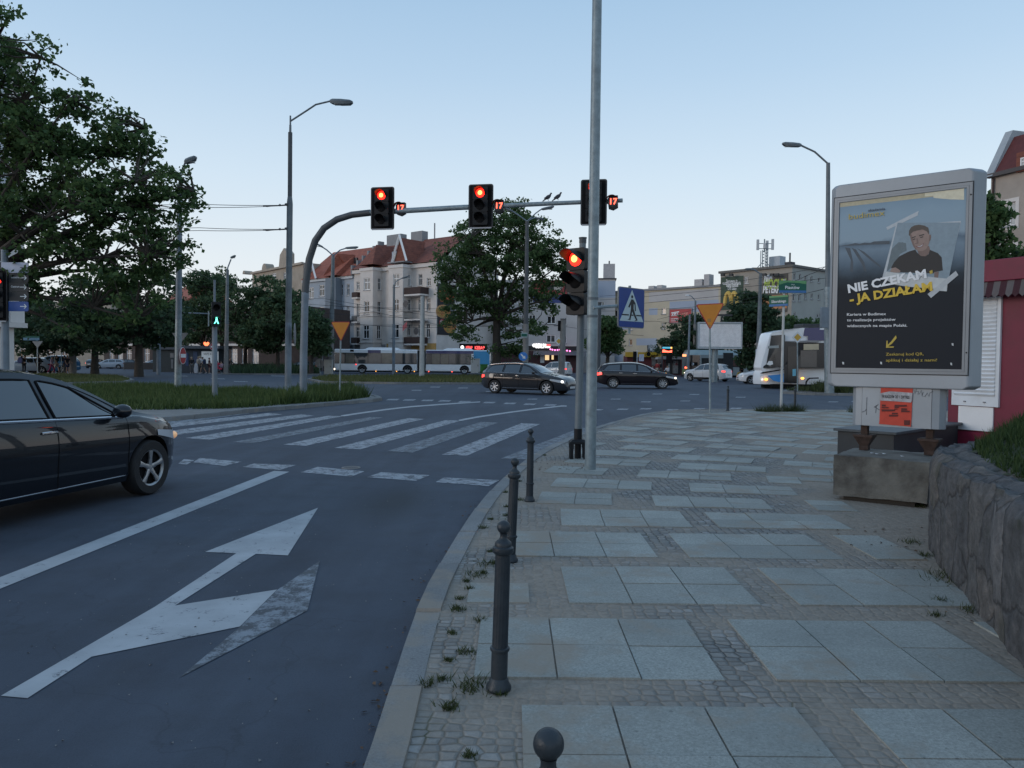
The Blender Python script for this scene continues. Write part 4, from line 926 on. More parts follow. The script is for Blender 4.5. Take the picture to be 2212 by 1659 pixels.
for a, b in zip(kin[2:60], kin[3:61]):
    if a.y < 12 and rng.random() < .75: q_ = a.lerp(b, rng.random()); sp_.append((q_.x+abs(rng.normal(0, .12)), q_.y, .025, .107))
ZR = zt(2400, 1900, 1.7725)
sp_ += [G(*ZR(1690,290), .16), G(*ZR(1740,270), .12), G(*ZR(1500,60), .08), G(*ZR(1590,140), .07), G(*ZR(1690,430), .05), G(*ZR(1890,490), .10), G(*ZR(1660,520), .04), G(*ZR(1480,-190), .12), G(*ZR(1550,-170), .10)]
tufts('weeds', sp_, 70, .055, .003, M_weed, 'small green weeds sprouting between the setts, along kerb and stone wall')
far = [(*gp(u, 889, .107).xy, .22, .107) for u in (1655,1668,1680,1695,1708,1716,1726)]+[(*gp(1640, 889, .107).xy, .1, .107), (*gp(1846, 891, .107).xy, .2, .107)]
tufts('weeds', far, 120, .20, .007, M_weed, 'taller weeds around the street name post at the far kerb')
V = []
dl = []
for i in range(150):
    k_ = int(rng.integers(4, 44)); a = kw[k_]; dl.append((a.x-abs(rng.normal(0, .07))-.02, a.y+rng.uniform(-.2, .2), .008))
dl += [(gp(*K2(x, y), .108).x, gp(*K2(x, y), .108).y, .112) for x, y in [(rng.uniform(160, 420), rng.uniform(315, 380)) for _ in range(60)]]
dl += [(x, y, .112) for x, y in [(rng.uniform(2.0, 2.9)+.12*y_, y_) for y_ in rng.uniform(3.6, 7, 90)]]
for x, y, z in dl:
    a = rng.uniform(0, 6.28); s_ = rng.uniform(.008, .02); V += [(x+s_*math.cos(a), y+s_*math.sin(a), z), (x-s_*.5*math.sin(a), y+s_*.5*math.cos(a), z+s_*.5), (x-s_*math.cos(a), y-s_*math.sin(a), z+.002), (x+s_*.5*math.sin(a), y-s_*.5*math.cos(a), z)]
o = obj('leaf_litter', raw_mesh('leaf_litter', V, np.arange(len(V)).reshape(-1, 4), M_dead, 4)); tag(o, 'brown leaf litter scattered along the gutter and the wall foot', 'litter', kind='stuff')
V = []
for i in range(260):
    x, y = rng.uniform(-3.4, -.6), rng.uniform(2.6, 9); s_ = rng.uniform(.003, .008); a = rng.uniform(0, 6.28); V += [(x+s_*math.cos(a), y+s_*math.sin(a), .004), (x-s_*math.sin(a), y+s_*math.cos(a), .004+s_), (x-s_*math.cos(a), y-s_*math.sin(a), .004), (x+s_*math.sin(a), y-s_*math.cos(a), .004+s_*.5)]
o = obj('grit', raw_mesh('grit', V, np.arange(len(V)).reshape(-1, 4), M_conc, 4)); tag(o, 'pale grit scattered over the near lane', 'grit', kind='stuff')
# low growth on the bed behind the tram stop
pl = gpx([(1700,843),(1790,848),(1990,853),(1990,842),(1790,838),(1720,839)])
o = blades('bed_plants', pl, 2500, .28, .03, .1, M_weed); tag(o, 'low weedy planting on the traffic bed in front of the white tram', 'plants', kind='stuff')
o = blades('bed_plants', gpx([(1755,846),(1830,850),(1830,842),(1760,841)]), 1500, .7, .03, .1, M_weed); tag(o, 'bushy weeds at the foot of the lamp post beside the white tram', 'plants', kind='stuff')
# ================================================================ buildings
def onx(o, u, v, x):
    M = Matrix.Translation(o.location) @ Matrix.Rotation(o.rotation_euler.z, 4, 'Z')
    n = M.to_3x3() @ Vector((1,0,0)); p0 = M @ Vector((x,0,0)); C = Vector((0,0,H)); d = ray(u, v)
    P = C+d*((p0-C).dot(n)/d.dot(n)); L = M.inverted() @ P
    return (L.y, L.z)
def holed(mb, a, b, z0, z1, holes, PT, dep=.16):
    xs = sorted(set([a, b]+[min(max(h[i], a), b) for h in holes for i in (0, 1)])); zs = sorted(set([z0, z1]+[min(max(h[i], z0), z1) for h in holes for i in (2, 3)]))
    for i in range(len(xs)-1):
        for j in range(len(zs)-1):
            cx, cz = (xs[i]+xs[i+1])/2, (zs[j]+zs[j+1])/2
            if xs[i+1]-xs[i] < 1e-6 or zs[j+1]-zs[j] < 1e-6 or any(h[0] < cx < h[1] and h[2] < cz < h[3] for h in holes): continue
            mb.face([PT(xs[i], zs[j], 0), PT(xs[i+1], zs[j], 0), PT(xs[i+1], zs[j+1], 0), PT(xs[i], zs[j+1], 0)])
    for x0, x1, za, zb in holes:
        for p_, q_ in (((x0,za),(x1,za)),((x1,za),(x1,zb)),((x1,zb),(x0,zb)),((x0,zb),(x0,za))):
            mb.face([PT(*p_, 0), PT(*q_, 0), PT(*q_, dep), PT(*p_, dep)])
M_frame = mat('white window frame', (.78,.78,.78), .5, 0, .05, 5); M_sill = mat('grey sill', (.25,.25,.26), .7)
GL = [M_glass, M_glass, glassmat('dim window glass', (.05,.055,.06)), M_glass2, M_glass3]
def window(parent, h, PT, gi=None, style='cross', sill=True, fr=None):
    x0, x1, z0, z1 = h; fw = max(.06, .075*(x1-x0)); mb = MB()
    def bx(a, b, c, d, y0, y1):
        P_ = [PT(a,c,y0),PT(b,c,y0),PT(b,d,y0),PT(a,d,y0),PT(a,c,y1),PT(b,c,y1),PT(b,d,y1),PT(a,d,y1)]
        mb.add(P_, [(0,1,2,3),(7,6,5,4),(0,4,5,1),(1,5,6,2),(2,6,7,3),(3,7,4,0)])
    bx(x0, x1, z1-fw, z1, .09, .15); bx(x0, x1, z0, z0+fw, .09, .15); bx(x0, x0+fw, z0+fw, z1-fw, .09, .15); bx(x1-fw, x1, z0+fw, z1-fw, .09, .15)
    if style == 'cross':
        zm = z0+(z1-z0)*.64; bx(x0+fw, x1-fw, zm-fw*.45, zm+fw*.45, .10, .15)
        for f in ([.5] if x1-x0 < 1.7 else [.33, .66]):
            xm = x0+(x1-x0)*f; bx(xm-fw*.4, xm+fw*.4, z0+fw, zm-fw*.45, .105, .15); bx(xm-fw*.4, xm+fw*.4, zm+fw*.45, z1-fw, .105, .15)
    elif style == 'two':
        xm = (x0+x1)/2; bx(xm-fw*.5, xm+fw*.5, z0+fw, z1-fw, .10, .15)
    f = mb.build('window', fr or M_frame, parent, smooth=False)
    g_ = GL[gi if gi is not None else int(rng.choice([0,1,2,3,0]))]
    MB().add([PT(x0+fw*.5, z0+fw*.5, .135), PT(x1-fw*.5, z0+fw*.5, .135), PT(x1-fw*.5, z1-fw*.5, .135), PT(x0+fw*.5, z1-fw*.5, .135)], [(0,1,2,3)]).build('pane', g_, f, smooth=False)
    if sill:
        mb = MB(); P_ = [PT(x0-.08,z0-.1,-.08),PT(x1+.08,z0-.1,-.08),PT(x1+.08,z0-.01,-.08),PT(x0-.08,z0-.01,-.08),PT(x0-.08,z0-.1,.0),PT(x1+.08,z0-.1,.0),PT(x1+.08,z0-.01,.0),PT(x0-.08,z0-.01,.0)]
        mb.add(P_, [(0,1,2,3),(7,6,5,4),(0,4,5,1),(1,5,6,2),(2,6,7,3),(3,7,4,0)]); mb.build('sill', M_sill, f, smooth=False)
    return f
def front(y): return lambda s, z, d: (s, y+d, z)
def side(x): return lambda s, z, d: (x-d, s, z)
def side_l(x): return lambda s, z, d: (x+d, s, z)
def tiles(name, a, b):
    m, t, bb = mat0(name); tc_ = t.new('TexCoord'); s_ = t.new('SeparateXYZ'); t.link(tc_.outputs['Object'], s_.inputs[0])
    w = t.math('FRACT', t.math('MULTIPLY', s_.outputs[2], 3.2)); w2 = t.math('FRACT', t.math('MULTIPLY', s_.outputs[0], 3.3))
    c = t.ramp(t.noise(1.6, 6, .65, tc_.outputs['Object']), [(.3, a), (.7, b)])
    c = t.mix(.8, c, t.ramp(w, [(0, (.45,.45,.45)), (.18, (1,1,1)), (1, (1.08,1.08,1.08))]), 'MULTIPLY')
    t.link(c, bb.inputs['Base Color']); bb.inputs['Roughness'].default_value = .8; t.link(t.bump(t.math('ADD', w, t.math('MULTIPLY', w2, .4)), .6, .05), bb.inputs['Normal']); return m
M_tile = tiles('red clay roof tiles', (.22,.062,.038), (.36,.115,.07)); M_tile2 = tiles('dark red roof tiles', (.13,.043,.03), (.24,.08,.052))
M_cream = mat('cream render', (.60,.555,.52), .9, 0, .07, .8, .1, 20, dirt=(.45,.42,.40), dscale=.5, damt=.5); M_trim = mat('pale stone trim', (.62,.58,.55), .85, 0, .06, 1)
M_greyb = mat('blue grey render', (.33,.375,.43), .9, 0, .08, .8, .1, 20, dirt=(.26,.29,.33), dscale=.5); M_trimg = mat('light grey trim', (.52,.55,.58), .85, 0, .06, 1)
M_beige = mat('beige render', (.36,.31,.255), .9, 0, .1, .8, .1, 20, dirt=(.2,.175,.14), dscale=.5); M_bal = mat('brown balcony panel', (.045,.025,.022), .8, 0, .2, 3); M_iron = mat('dark iron rail', (.03,.032,.035), .6)
M_grey = mat('light grey render', (.46,.445,.44), .9, 0, .06, .5, .1, 20, dirt=(.37,.36,.35), dscale=.4); M_bluew = mat('pale blue painted wall', (.34,.39,.48), .9, 0, .06, .5)
M_sand = mat('sand painted wall', (.50,.445,.34), .9, 0, .07, .5, .1, 20, dirt=(.41,.37,.30), dscale=.4); M_roofdk = mat('dark roofing', (.06,.06,.065), .9)
M_taupe = mat('taupe render', (.33,.30,.26), .9, 0, .06, .5, .1, 20, dirt=(.19,.175,.15), dscale=.4)
def bld(name, label, A, B, cat='building'):
    """facade from ground point A (left) to B (right); local x along the facade, y into the house"""
    d = B-A; return thing(name, label, cat, (A.x, A.y, gz(A.y)-.03), math.atan2(d.y, d.x)), math.hypot(d.x, d.y)
def rects(b, Zf, L, y):
    out = []
    for x0, y0, x1, y1 in L:
        a = onp(b, *Zf((x0+x1)/2-(x1-x0)/2, (y0+y1)/2), y); c = onp(b, *Zf(x1, (y0+y1)/2), y); t_ = onp(b, *Zf((x0+x1)/2, y0), y)[1]; bo = onp(b, *Zf((x0+x1)/2, y1), y)[1]
        out.append((a[0], c[0], bo, t_))
    return out
def rects_s(b, Zf, L, x):
    out = []
    for x0, y0, x1, y1 in L:
        a = onx(b, *Zf(x0, (y0+y1)/2), x); c = onx(b, *Zf(x1, (y0+y1)/2), x); t_ = onx(b, *Zf((x0+x1)/2, y0), x)[1]; bo = onx(b, *Zf((x0+x1)/2, y1), x)[1]
        out.append((min(a[0], c[0]), max(a[0], c[0]), bo, t_))
    return out
Zc = zt(1000, 800, 2.7657)
# --- cream tenement
A, B = at(764, 800, 116), at(942, 800, 105); A.z = B.z = 0
b, Lb = bld('tenement', 'cream four storey tenement with red tiled roof and two bays behind the bus', A, B)
ze = 14.6
mainw = rects(b, Zc, [(748,563,777,640),(748,780,777,905),(742,1010,774,1110),(1357,487,1395,600),(1440,525,1478,605),(1436,725,1475,855),(1433,975,1470,1112),(1355,735,1390,850),(1350,985,1385,1100)], 0)
mb = MB(); holed(mb, 0, Lb, 0, ze, mainw, front(0)); gableD = 13
mb.face([(0,gableD,0),(0,0,0),(0,0,ze),(0,6,ze+4.6),(0,gableD,ze)]); mb.face([(Lb,0,0),(Lb,gableD,0),(Lb,gableD,ze),(Lb,6,ze+4.6),(Lb,0,ze)]); mb.face([(Lb,gableD,0),(0,gableD,0),(0,gableD,ze),(Lb,gableD,ze)])
mb.build('wall', M_cream, b, smooth=False)
for h in mainw: window(b, h, front(0))
dB = 1.75
for (fx0, fx1), fw_, sw_ in (((783,908), [(818,525,880,645),(820,755,872,882),(812,990,868,1125)], [(958,528,995,645),(955,758,990,887),(950,992,988,1126)]), ((1063,1203), [(1107,487,1167,612),(1107,735,1163,865),(1095,980,1162,1117)], [(1256,490,1292,602),(1254,735,1288,850),(1250,980,1284,1095)])):
    f0 = onp(b, *Zc(fx0, 700), -dB)[0]; f1 = onp(b, *Zc(fx1, 700), -dB)[0]
    hf_ = rects(b, Zc, fw_, -dB); hs_ = rects_s(b, Zc, sw_, f1); hs_ = [(max(q_[0], -dB+.25), min(q_[1], -.2), q_[2], q_[3]) for q_ in hs_]
    mb = MB(); holed(mb, f0, f1, 0, ze+.3, hf_, front(-dB)); holed(mb, -dB, 0, 0, ze+.3, hs_, side(f1)); mb.face([(f0,0,0),(f0,-dB,0),(f0,-dB,ze+.3),(f0,0,ze+.3)]); mb.build('bay', M_cream, b, smooth=False)
    for h in hf_: window(b, h, front(-dB), 3 if h[3] > 11 else None)
    for h in hs_: window(b, h, side(f1))
    for zz in (4.1, 7.9, 8.5, ze-.1):
        MB().box(f0-.08, f1+.10, -dB-.10, -.01, zz, zz+(.13 if zz < 14 else .42)).build('cornice', M_trim, b, smooth=False)
    # hipped roof of the bay
    if fx0 < 900:
        w_ = f1-f0; mb = MB(); mb.add([(f0-.2,-dB-.25,ze+.75),(f1+.2,-dB-.25,ze+.75),(f1+.2,2.2,ze+.75),(f0-.2,2.2,ze+.75),(f0+w_*.45,.2,ze+3.9),(f0+w_*.55,3.6,ze+3.9)], [(0,1,4),(1,2,5,4),(0,4,5,3)]); mb.build('bay_roof', M_tile2, b, smooth=False)
    else:
        cxx = (f0+f1)/2+.5; mb = MB()
        for s0, s1 in (((-1.5,0),(0,3.7)), ((1.5,0),(0,3.7))): mb.tube([(cxx+s0[0],-dB+.15,ze+.75+s0[1]),(cxx+s1[0],-dB+.15,ze+.75+s1[1])], .2, 4)
        mb.build('gable_frame', M_frame, b, smooth=False)
        mb = MB(); mb.add([(cxx-1.3,-dB+.4,ze+.8),(cxx+1.3,-dB+.4,ze+.8),(cxx,-dB+.4,ze+4.1),(cxx,3.4,ze+4.1),(cxx-1.3,1.8,ze+.8),(cxx+1.3,1.8,ze+.8)], [(0,1,2),(1,5,3,2),(0,2,3,4)]); mb.build('gable_roof', M_tile2, b, smooth=False)
        mb = MB(); mb.box(f0+.1, f0+2.1, -dB+.5, 2.5, ze+.72, ze+2.3); dm = mb.build('dormer', M_greyb, b, smooth=False); window(dm, (f0+.5, f0+1.5, ze+1.0, ze+2.1), front(-dB+.34), 4, sill=False)
        MB().box(f0-.1, f1+.3, -dB-.15, 0, ze+.62, ze+.75).build('gutter', M_sill, b, smooth=False)
for x0, x1, y0, y1, dd in ((1232,1418,615,690,1.6),(1232,1415,858,935,1.6),(1222,1408,1108,1180,1.6),(720,776,665,722,.8),(716,772,905,962,.8),(712,770,1112,1176,.8)):
    a = onp(b, *Zc(x0, y1), -dd/2)[0]; c = onp(b, *Zc(x1, y1), -dd/2)[0]; z1_ = onp(b, *Zc((x0+x1)/2, y0), -dd)[1]; z0_ = onp(b, *Zc((x0+x1)/2, y1), -dd)[1]
    if dd > 1: a = max(a, onp(b, *Zc(1203, 700), -dB)[0]+.06)
    o = MB().box(a, c, -dd, -.005, z0_-.12, z0_+.1).build('balcony', M_trim, b, smooth=False)
    see = y0 in (858, 905)
    mb = MB()
    if see:
        for i in range(14): x_ = a+.05+(c-a-.1)*i/13; mb.box(x_-.02, x_+.02, -dd+.02, -dd+.05, z0_+.1, z1_)
        mb.box(a, c, -dd, -dd+.06, z1_, z1_+.06); mb.box(a, a+.06, -dd+.07, -.01, z1_, z1_+.06); mb.box(c-.06, c, -dd+.07, -.01, z1_, z1_+.06)
    else: mb.box(a, c, -dd+.0, -dd+.05, z0_+.105, z1_); mb.box(a, a+.05, -dd+.055, -.01, z0_+.105, z1_); mb.box(c-.05, c, -dd+.055, -.01, z0_+.105, z1_)
    mb.build('railing', M_iron if see else M_bal, o, smooth=False)
mb = MB(); zr = ze+5.0
mb.add([(-.2,-.5,ze+.5),(Lb+.3,-.5,ze+.5),(Lb+.3,6,zr),(-.2,6,zr),(-.2,gableD+.4,ze),(Lb+.3,gableD+.4,ze)], [(0,1,2,3),(3,2,5,4)]); mb.build('roof', M_tile2, b, smooth=False)
MB().box(-.05, Lb+.1, -.3, -.005, ze-.1, ze+.42).build('cornice', M_trim, b, smooth=False)
for xx, ww in ((1.2, 3.2), (6.6, 2.4)): MB().box(xx, xx+ww, 5.4, 6.6, ze+3, zr+1.25).build('chimney', mat('grey chimney', (.24,.25,.26), .9, 0, .1, 1), b, smooth=False)
mb = MB()
for i in range(6): mb.box(-.4, -.05, -.3+i*1.05, .75+i*1.05, ze-.2+i*.85, ze+1.2+i*.85)
mb.build('fire_wall', mat('grey chimney', (0,0,0)), b, smooth=False)
MB().tube([(11.5,5.5,zr-.2),(11.5,5.5,zr+2.1)], .1, 6).build('vent_pipe', M_sill, b)
a_ = onp(b, *Zc(1045, 1200), -.06)[0]
shop = MB().box(a_, Lb+.02, -.12, -.01, 2.2, 4.0).build('shop_fascia', mat('ochre shop fascia', (.42,.26,.085), .8, 0, .08, 1), b, smooth=False)
MB().box(.3, a_-.3, -.12, -.01, 2.5, 3.9).build('shop_fascia', mat('grey shop fascia', (.22,.22,.23), .8), b, smooth=False)
for i in range(5):
    x_ = a_+.4+i*2.0
    if x_+1.5 < Lb: MB().box(x_, x_+1.5, -.10, -.008, .1, 2.15).build('shop_window', M_glass, b, smooth=False)
MB().box(a_+1.5, a_+4.2, -1.2, -.15, 3.0, 3.25).build('awning', mat('striped awning', (.08,.07,.07), .8, 0, .4, 6), b, smooth=False)
tfit('REMONT', (onp(b,*Zc(795,1210),-.15)[0], 3.0), (onp(b,*Zc(880,1210),-.15)[0], 3.0), .5, -.13, b, M_ink, .02)
MB().tube([(onp(b,*Zc(1215,1060),-dB-.1)[0],-dB-.1,5.6),(onp(b,*Zc(1215,1060),-dB-.1)[0],-dB-1,6.8)], .03, 5).build('flag_pole', M_frame, b)
fx_ = onp(b,*Zc(1225,1050),-dB-.6)[0]; MB().grid([[(fx_-.5+.9*i/5, -dB-.6+.05*math.sin(i*2), 5.6+j*.25+.12*i) for i in range(6)] for j in range(4)]).build('flag', mat('red and white flag cloth', (.45,.12,.13), .8), b)
for z_, x_ in ((5.6, 1345), (9.4, 1240)):
    c_ = onp(b, *Zc(x_, 700), -1.7)[0]; MB().lathe([(0,.0),(.35,-.05),(.48,-.16)], 16, (c_, -1.72, z_), 'y').build('satellite_dish', mat('dark dish', (.05,.05,.055), .6), b, ang=80)
# gable banner
LB2 = 10.5
bn = thing('banner', 'dark banner with food pictures and orange lettering on the gable of the cream tenement', 'banner', b.location, b.rotation_euler.z)
def gb(x, y): return onx(bn, *Zc(x, y), Lb+.06)
y0_, z1_ = gb(1547, 655); y1_, _ = gb(1712, 870); _, z0_ = gb(1560, 1085)
PB = lambda f, g2, e=0: (Lb+.06+e, y0_+(y1_-y0_)*f, z1_+(z0_-z1_)*g2)
MB().add([PB(0,-.18,.02),PB(1,-.18,.02),PB(1,1,.02),PB(0,1,.02),PB(0,-.18,-.04),PB(1,-.18,-.04),PB(1,1,-.04),PB(0,1,-.04)], [(3,2,1,0),(4,5,6,7),(0,1,5,4),(1,2,6,5),(2,3,7,6),(3,0,4,7)]).build('sheet', mat('dark banner print', (.02,.022,.026), .7), bn, smooth=False)
def blob(nm, cf, cg, rf, rg, m, e, a0=0, a1=360):
    MB().face([PB(cf+rf*math.cos(R(a0+(a1-a0)*i/20)), cg+rg*math.sin(R(a0+(a1-a0)*i/20)), e) for i in range(20)]).build(nm, m, bn, smooth=False)
def foodmat(n, A_, B_, C_):
    m, t, bb = mat0(n); p_ = t.new('NewGeometry').outputs['Position']; t.link(t.ramp(t.noise(2.2, 5, .7, p_), [(.35, A_), (.5, B_), (.65, C_)]), bb.inputs['Base Color']); return m
mf = foodmat('printed salad and meat', (.22,.03,.02), (.45,.22,.05), (.12,.18,.04)); mf2 = foodmat('printed bread', (.42,.2,.07), (.5,.3,.12), (.4,.15,.05))
blob('picture', .32, .46, .44, .16, mf2, .045); blob('picture', .34, .47, .38, .12, mf, .05); blob('picture', .72, .78, .40, .18, mf, .045); blob('picture', .92, .66, .25, .07, mf2, .05); blob('badge', .25, .72, .17, .085, M_signr, .055); blob('badge', .83, .37, .15, .07, mat('grey print', (.18,.19,.2), .7), .045)
mo = mat('orange print', (.52,.13,.04), .6, 0, 0)
def btx(s, f0, f1, g_, h, m): tfit(s, PB(f0,g_)[1:], PB(f1,g_)[1:], h, 0, bn, m, .03, face=0)
for s_, f0, f1, g_, h, m in (('BERLIN',.08,.95,.16,1.15,mo),('GEMÜSE KEBAP',.12,.92,.23,.45,mo),('DÖNER',.14,.36,.71,.28,M_wht),('KEBAP',.14,.36,.76,.28,M_wht)):
    o = tfit(s_, (PB(f0,g_)[1], PB(f0,g_)[2]), (PB(f1,g_)[1], PB(f1,g_)[2]), h, 0, bn, m, .03)
    for v in o.data.vertices: x, y, z = v.co; v.co = (Lb+.125, x, z)
    o.data.update()
# --- blue grey tenement
A2 = at(676, 800, 122.5); A2.z = 0; B2 = A.copy()
b, L2 = bld('tenement', 'blue grey tenement with orange red roof left of the cream tenement', A2+(A2-B2).normalized()*2.5, B2)
ze2 = 14.0
w0 = rects(b, Zc, [(378,595,430,706),(378,812,426,918),(378,1030,424,1130),(585,590,612,700),(650,585,678,697),(583,810,610,915),(650,803,675,915),(645,1030,672,1135),(585,1035,610,1130),(275,620,325,728),(275,830,315,920)], 0)
w0 = [h for h in w0 if h[0] > .2 and h[1] < L2-.2]
mb = MB(); holed(mb, 0, L2, 0, ze2, w0, front(0)); mb.face([(0,12,0),(0,0,0),(0,0,ze2),(0,6,ze2+5),(0,12,ze2)]); mb.face([(L2,12,0),(0,12,0),(0,12,ze2),(L2,12,ze2)]); mb.build('wall', M_greyb, b, smooth=False)
for h in w0: window(b, h, front(0))
f0, f1 = onp(b, *Zc(455, 700), -.9)[0], onp(b, *Zc(556, 700), -.9)[0]
mb = MB(); mb.box(f0, f1, -1.2, -.0, 0, ze2+.1); mb.build('bay', mat('darker blue grey render', (.17,.20,.235), .9, 0, .08, .8), b, smooth=False)
mb = MB(); w_ = f1-f0; mb.add([(f0-.2,-1.5,ze2+.4),(f1+.2,-1.5,ze2+.4),(f1+.2,2.5,ze2+.4),(f0-.2,2.5,ze2+.4),((f0+f1)/2-.5,.5,ze2+4.0),((f0+f1)/2+.7,3,ze2+4)], [(0,1,5,4),(1,2,5),(0,4,3),(2,3,4,5)]); mb.build('bay_roof', M_tile, b, smooth=False)
MB().add([(-.2,-.5,ze2+.3),(L2-.1,-.5,ze2+.3),(L2-.1,6,ze2+5.5),(-.2,6,ze2+5.5),(-.2,12.3,ze2),(L2-.1,12.3,ze2)], [(0,1,2,3),(3,2,5,4)]).build('roof', M_tile, b, smooth=False)
MB().box(-.1, L2-.1, -.3, -.005, ze2-.1, ze2+.3).build('cornice', M_trimg, b, smooth=False)
a_, c_ = onp(b, *Zc(480, 770), -1.6)[0], onp(b, *Zc(630, 770), -1.6)[0]
for zz in (7.6, 3.9): 
    o = MB().box(a_, c_, -2.2, -.01, zz, zz+.25).build('balcony', M_trimg, b, smooth=False); mb = MB()
    for i in range(16): x_ = a_+(c_-a_)*i/15; mb.box(x_-.02, x_+.02, -2.18, -2.14, zz+.25, zz+1.2)
    mb.box(a_, c_, -2.2, -2.12, zz+1.2, zz+1.27); mb.build('railing', M_iron, o, smooth=False)
o = MB().box(L2-2.8, L2-2.1, 2.2, 2.5, ze2+2.4, ze2+3.4).build('roof_window', M_glass, b, smooth=False)
mb = MB(); cx_ = onp(b, *Zc(300, 500), -.4)[0]
for s_ in (-1, 1): mb.tube([(cx_+s_*1.5,-.6,ze2+.3),(cx_,-.6,ze2+3.8)], .2, 4)
mb.build('gable_frame', M_frame, b, smooth=False)
# --- beige house with curved gables
Zd = zt(600, 700, 2.37)
A3 = at(545, 800, 140); B3 = A2.copy()+(A2-B2).normalized()*2.6; A3.z = 0
b, L3 = bld('tenement', 'beige tenement with curved gables and a round dormer behind the trees', A3, B3)
ws = rects(b, Zd, [(875,648,908,700),(972,640,1000,705),(790,660,815,705)], 0); ws = [h for h in ws if h[0] > 0 and h[1] < L3]
zt3 = onp(b, *Zd(900, 605), 0)[1]
mb = MB(); holed(mb, 0, L3, 0, zt3, ws, front(0)); mb.face([(0,10,0),(0,0,0),(0,0,zt3),(0,10,zt3)]); mb.face([(L3,0,0),(L3,10,0),(L3,10,zt3),(L3,0,zt3)]); mb.face([(0,0,zt3),(L3,0,zt3),(L3,10,zt3),(0,10,zt3)]); mb.build('wall', M_beige, b, smooth=False)
for h in ws: window(b, h, front(0))
MB().box(-.1, L3+.1, -.35, -.01, zt3-.3, zt3+.05).build('cornice', M_beige, b, smooth=False)
for x_, r_ in ((812, 46), (640, 26)):
    cx_, cz_ = onp(b, *Zd(x_, 612), -.2); rr = r_*140/F/2.37/1.6492; MB().prism([(cx_+rr*1.0*math.cos(R(a)), zt3+.02+rr*1.1*math.sin(R(a))) for a in range(0, 181, 12)], -.3, 1.2).build('curved_gable', M_beige, b, smooth=False)
cx_, _ = onp(b, *Zd(975, 570), 0); MB().prism([(cx_-1.6,zt3+.02),(cx_+1.9,zt3+.02),(cx_+1.9,zt3+2.0),(cx_+.4,zt3+3),(cx_-1.2,zt3+2.0)], -.2, 1).build('curved_gable', M_beige, b, smooth=False)
# --- long low street front behind the tree row, far left
A4, B4 = at(225, 800, 118), at(672, 800, 100); A4.z = B4.z = 0
b, L4 = bld('tenement', 'dark brick street front seen under the tree row at left', A4, B4)
ws = []
for i in range(16):
    x_ = 1.2+i*1.95
    if x_+1.3 < L4: ws += [(x_, x_+1.15, 1.0, 3.0)]
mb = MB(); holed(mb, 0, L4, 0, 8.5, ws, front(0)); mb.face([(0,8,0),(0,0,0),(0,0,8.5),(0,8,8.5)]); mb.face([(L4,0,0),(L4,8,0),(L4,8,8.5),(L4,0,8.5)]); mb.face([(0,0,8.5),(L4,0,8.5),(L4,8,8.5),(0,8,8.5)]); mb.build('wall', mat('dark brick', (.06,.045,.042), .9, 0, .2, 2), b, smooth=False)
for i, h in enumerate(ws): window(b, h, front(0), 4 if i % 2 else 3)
MB().box(-.1, L4+.1, -.3, -.01, 3.4, 3.7).build('cornice', M_trim, b, smooth=False)
A5, B5 = at(352, 800, 132), at(404, 800, 126); A5.z = B5.z = 0
b, L5 = bld('house', 'white house with a red roof glimpsed through the trees at left', A5, B5)
z5 = onp(b, 380, 652, 0)[1]; z6 = onp(b, 380, 619, 3)[1]
MB().box(0, L5, 0, 8, 0, z5).build('wall', M_trim, b, smooth=False); MB().add([(-.2,-.3,z5),(L5+.2,-.3,z5),(L5+.2,4,z6),(-.2,4,z6),(-.2,8.3,z5),(L5+.2,8.3,z5)], [(0,1,2,3),(3,2,5,4),(1,5,2),(0,3,4)]).build('roof', M_tile, b, smooth=False)
for i in range(2): window(b, (.6+i*1.8, 1.7+i*1.8, z5-2.2, z5-.6), front(-.14), 3)
# --- restaurant block
Ze = zt(1600, 800, 2.7657)
A, B = at(1078, 800, 112), at(1252, 800, 111); A.z = B.z = 0
b, L6 = bld('apartment_block', 'light grey apartment block with a restaurant on its ground floor', A, B)
ztop = onp(b, *Ze(1030, 545), 0)[1]
ws = rects(b, Ze, [(790,700,852,765),(965,715,1048,788),(785,890,852,965),(965,900,1048,978),(1140,912,1160,985),(958,1088,1046,1162),(1133,1095,1156,1168),(640,715,700,785),(640,900,700,975),(480,715,560,785),(480,900,560,975),(300,715,360,785),(300,900,360,975)], 0)
mb = MB(); holed(mb, 0, L6, 3.9, ztop, ws, front(0)); mb.face([(0,9,0),(0,0,0),(0,0,ztop),(0,9,ztop)]); mb.face([(0,0,ztop),(L6,0,ztop),(L6,9,ztop),(0,9,ztop)]); mb.build('wall', M_grey, b, smooth=False)
for h in ws: window(b, h, front(0), style='two')
x0_, z0_ = onp(b, *Ze(830, 690), 0); x1_, _ = onp(b, *Ze(1165, 690), 0)
mu = MB().box(x0_, x1_, -.03, -.005, z0_, ztop-.05).build('mural', mat('red mural paint', (.30,.055,.055), .8, 0, .15, 1), b, smooth=False)
MB().box(x0_, x1_, -.04, -.008, z0_-1.2, z0_-.02).build('blue_band', mat('blue mural paint', (.05,.07,.20), .8), mu, smooth=False)
pm = lambda L: [onp(b, *Ze(x, y), -.035) for x, y in L]
MB().prism(pm([(1000,600),(1060,585),(1125,605),(1110,640),(1075,665),(1035,640),(1025,615)]), -.045, -.032).build('mural_shape', mat('pale mural paint', (.4,.37,.33), .8), mu, smooth=False)
MB().prism(pm([(965,590),(1030,600),(1035,650),(1000,655),(960,640)]), -.05, -.032).build('mural_shape', mat('dark mural paint', (.04,.035,.035), .8), mu, smooth=False)
MB().box(.1, L6-.02, -.05, .5, 3.2, 3.89).build('fascia', mat('black fascia', (.012,.010,.011), .6), b, smooth=False)
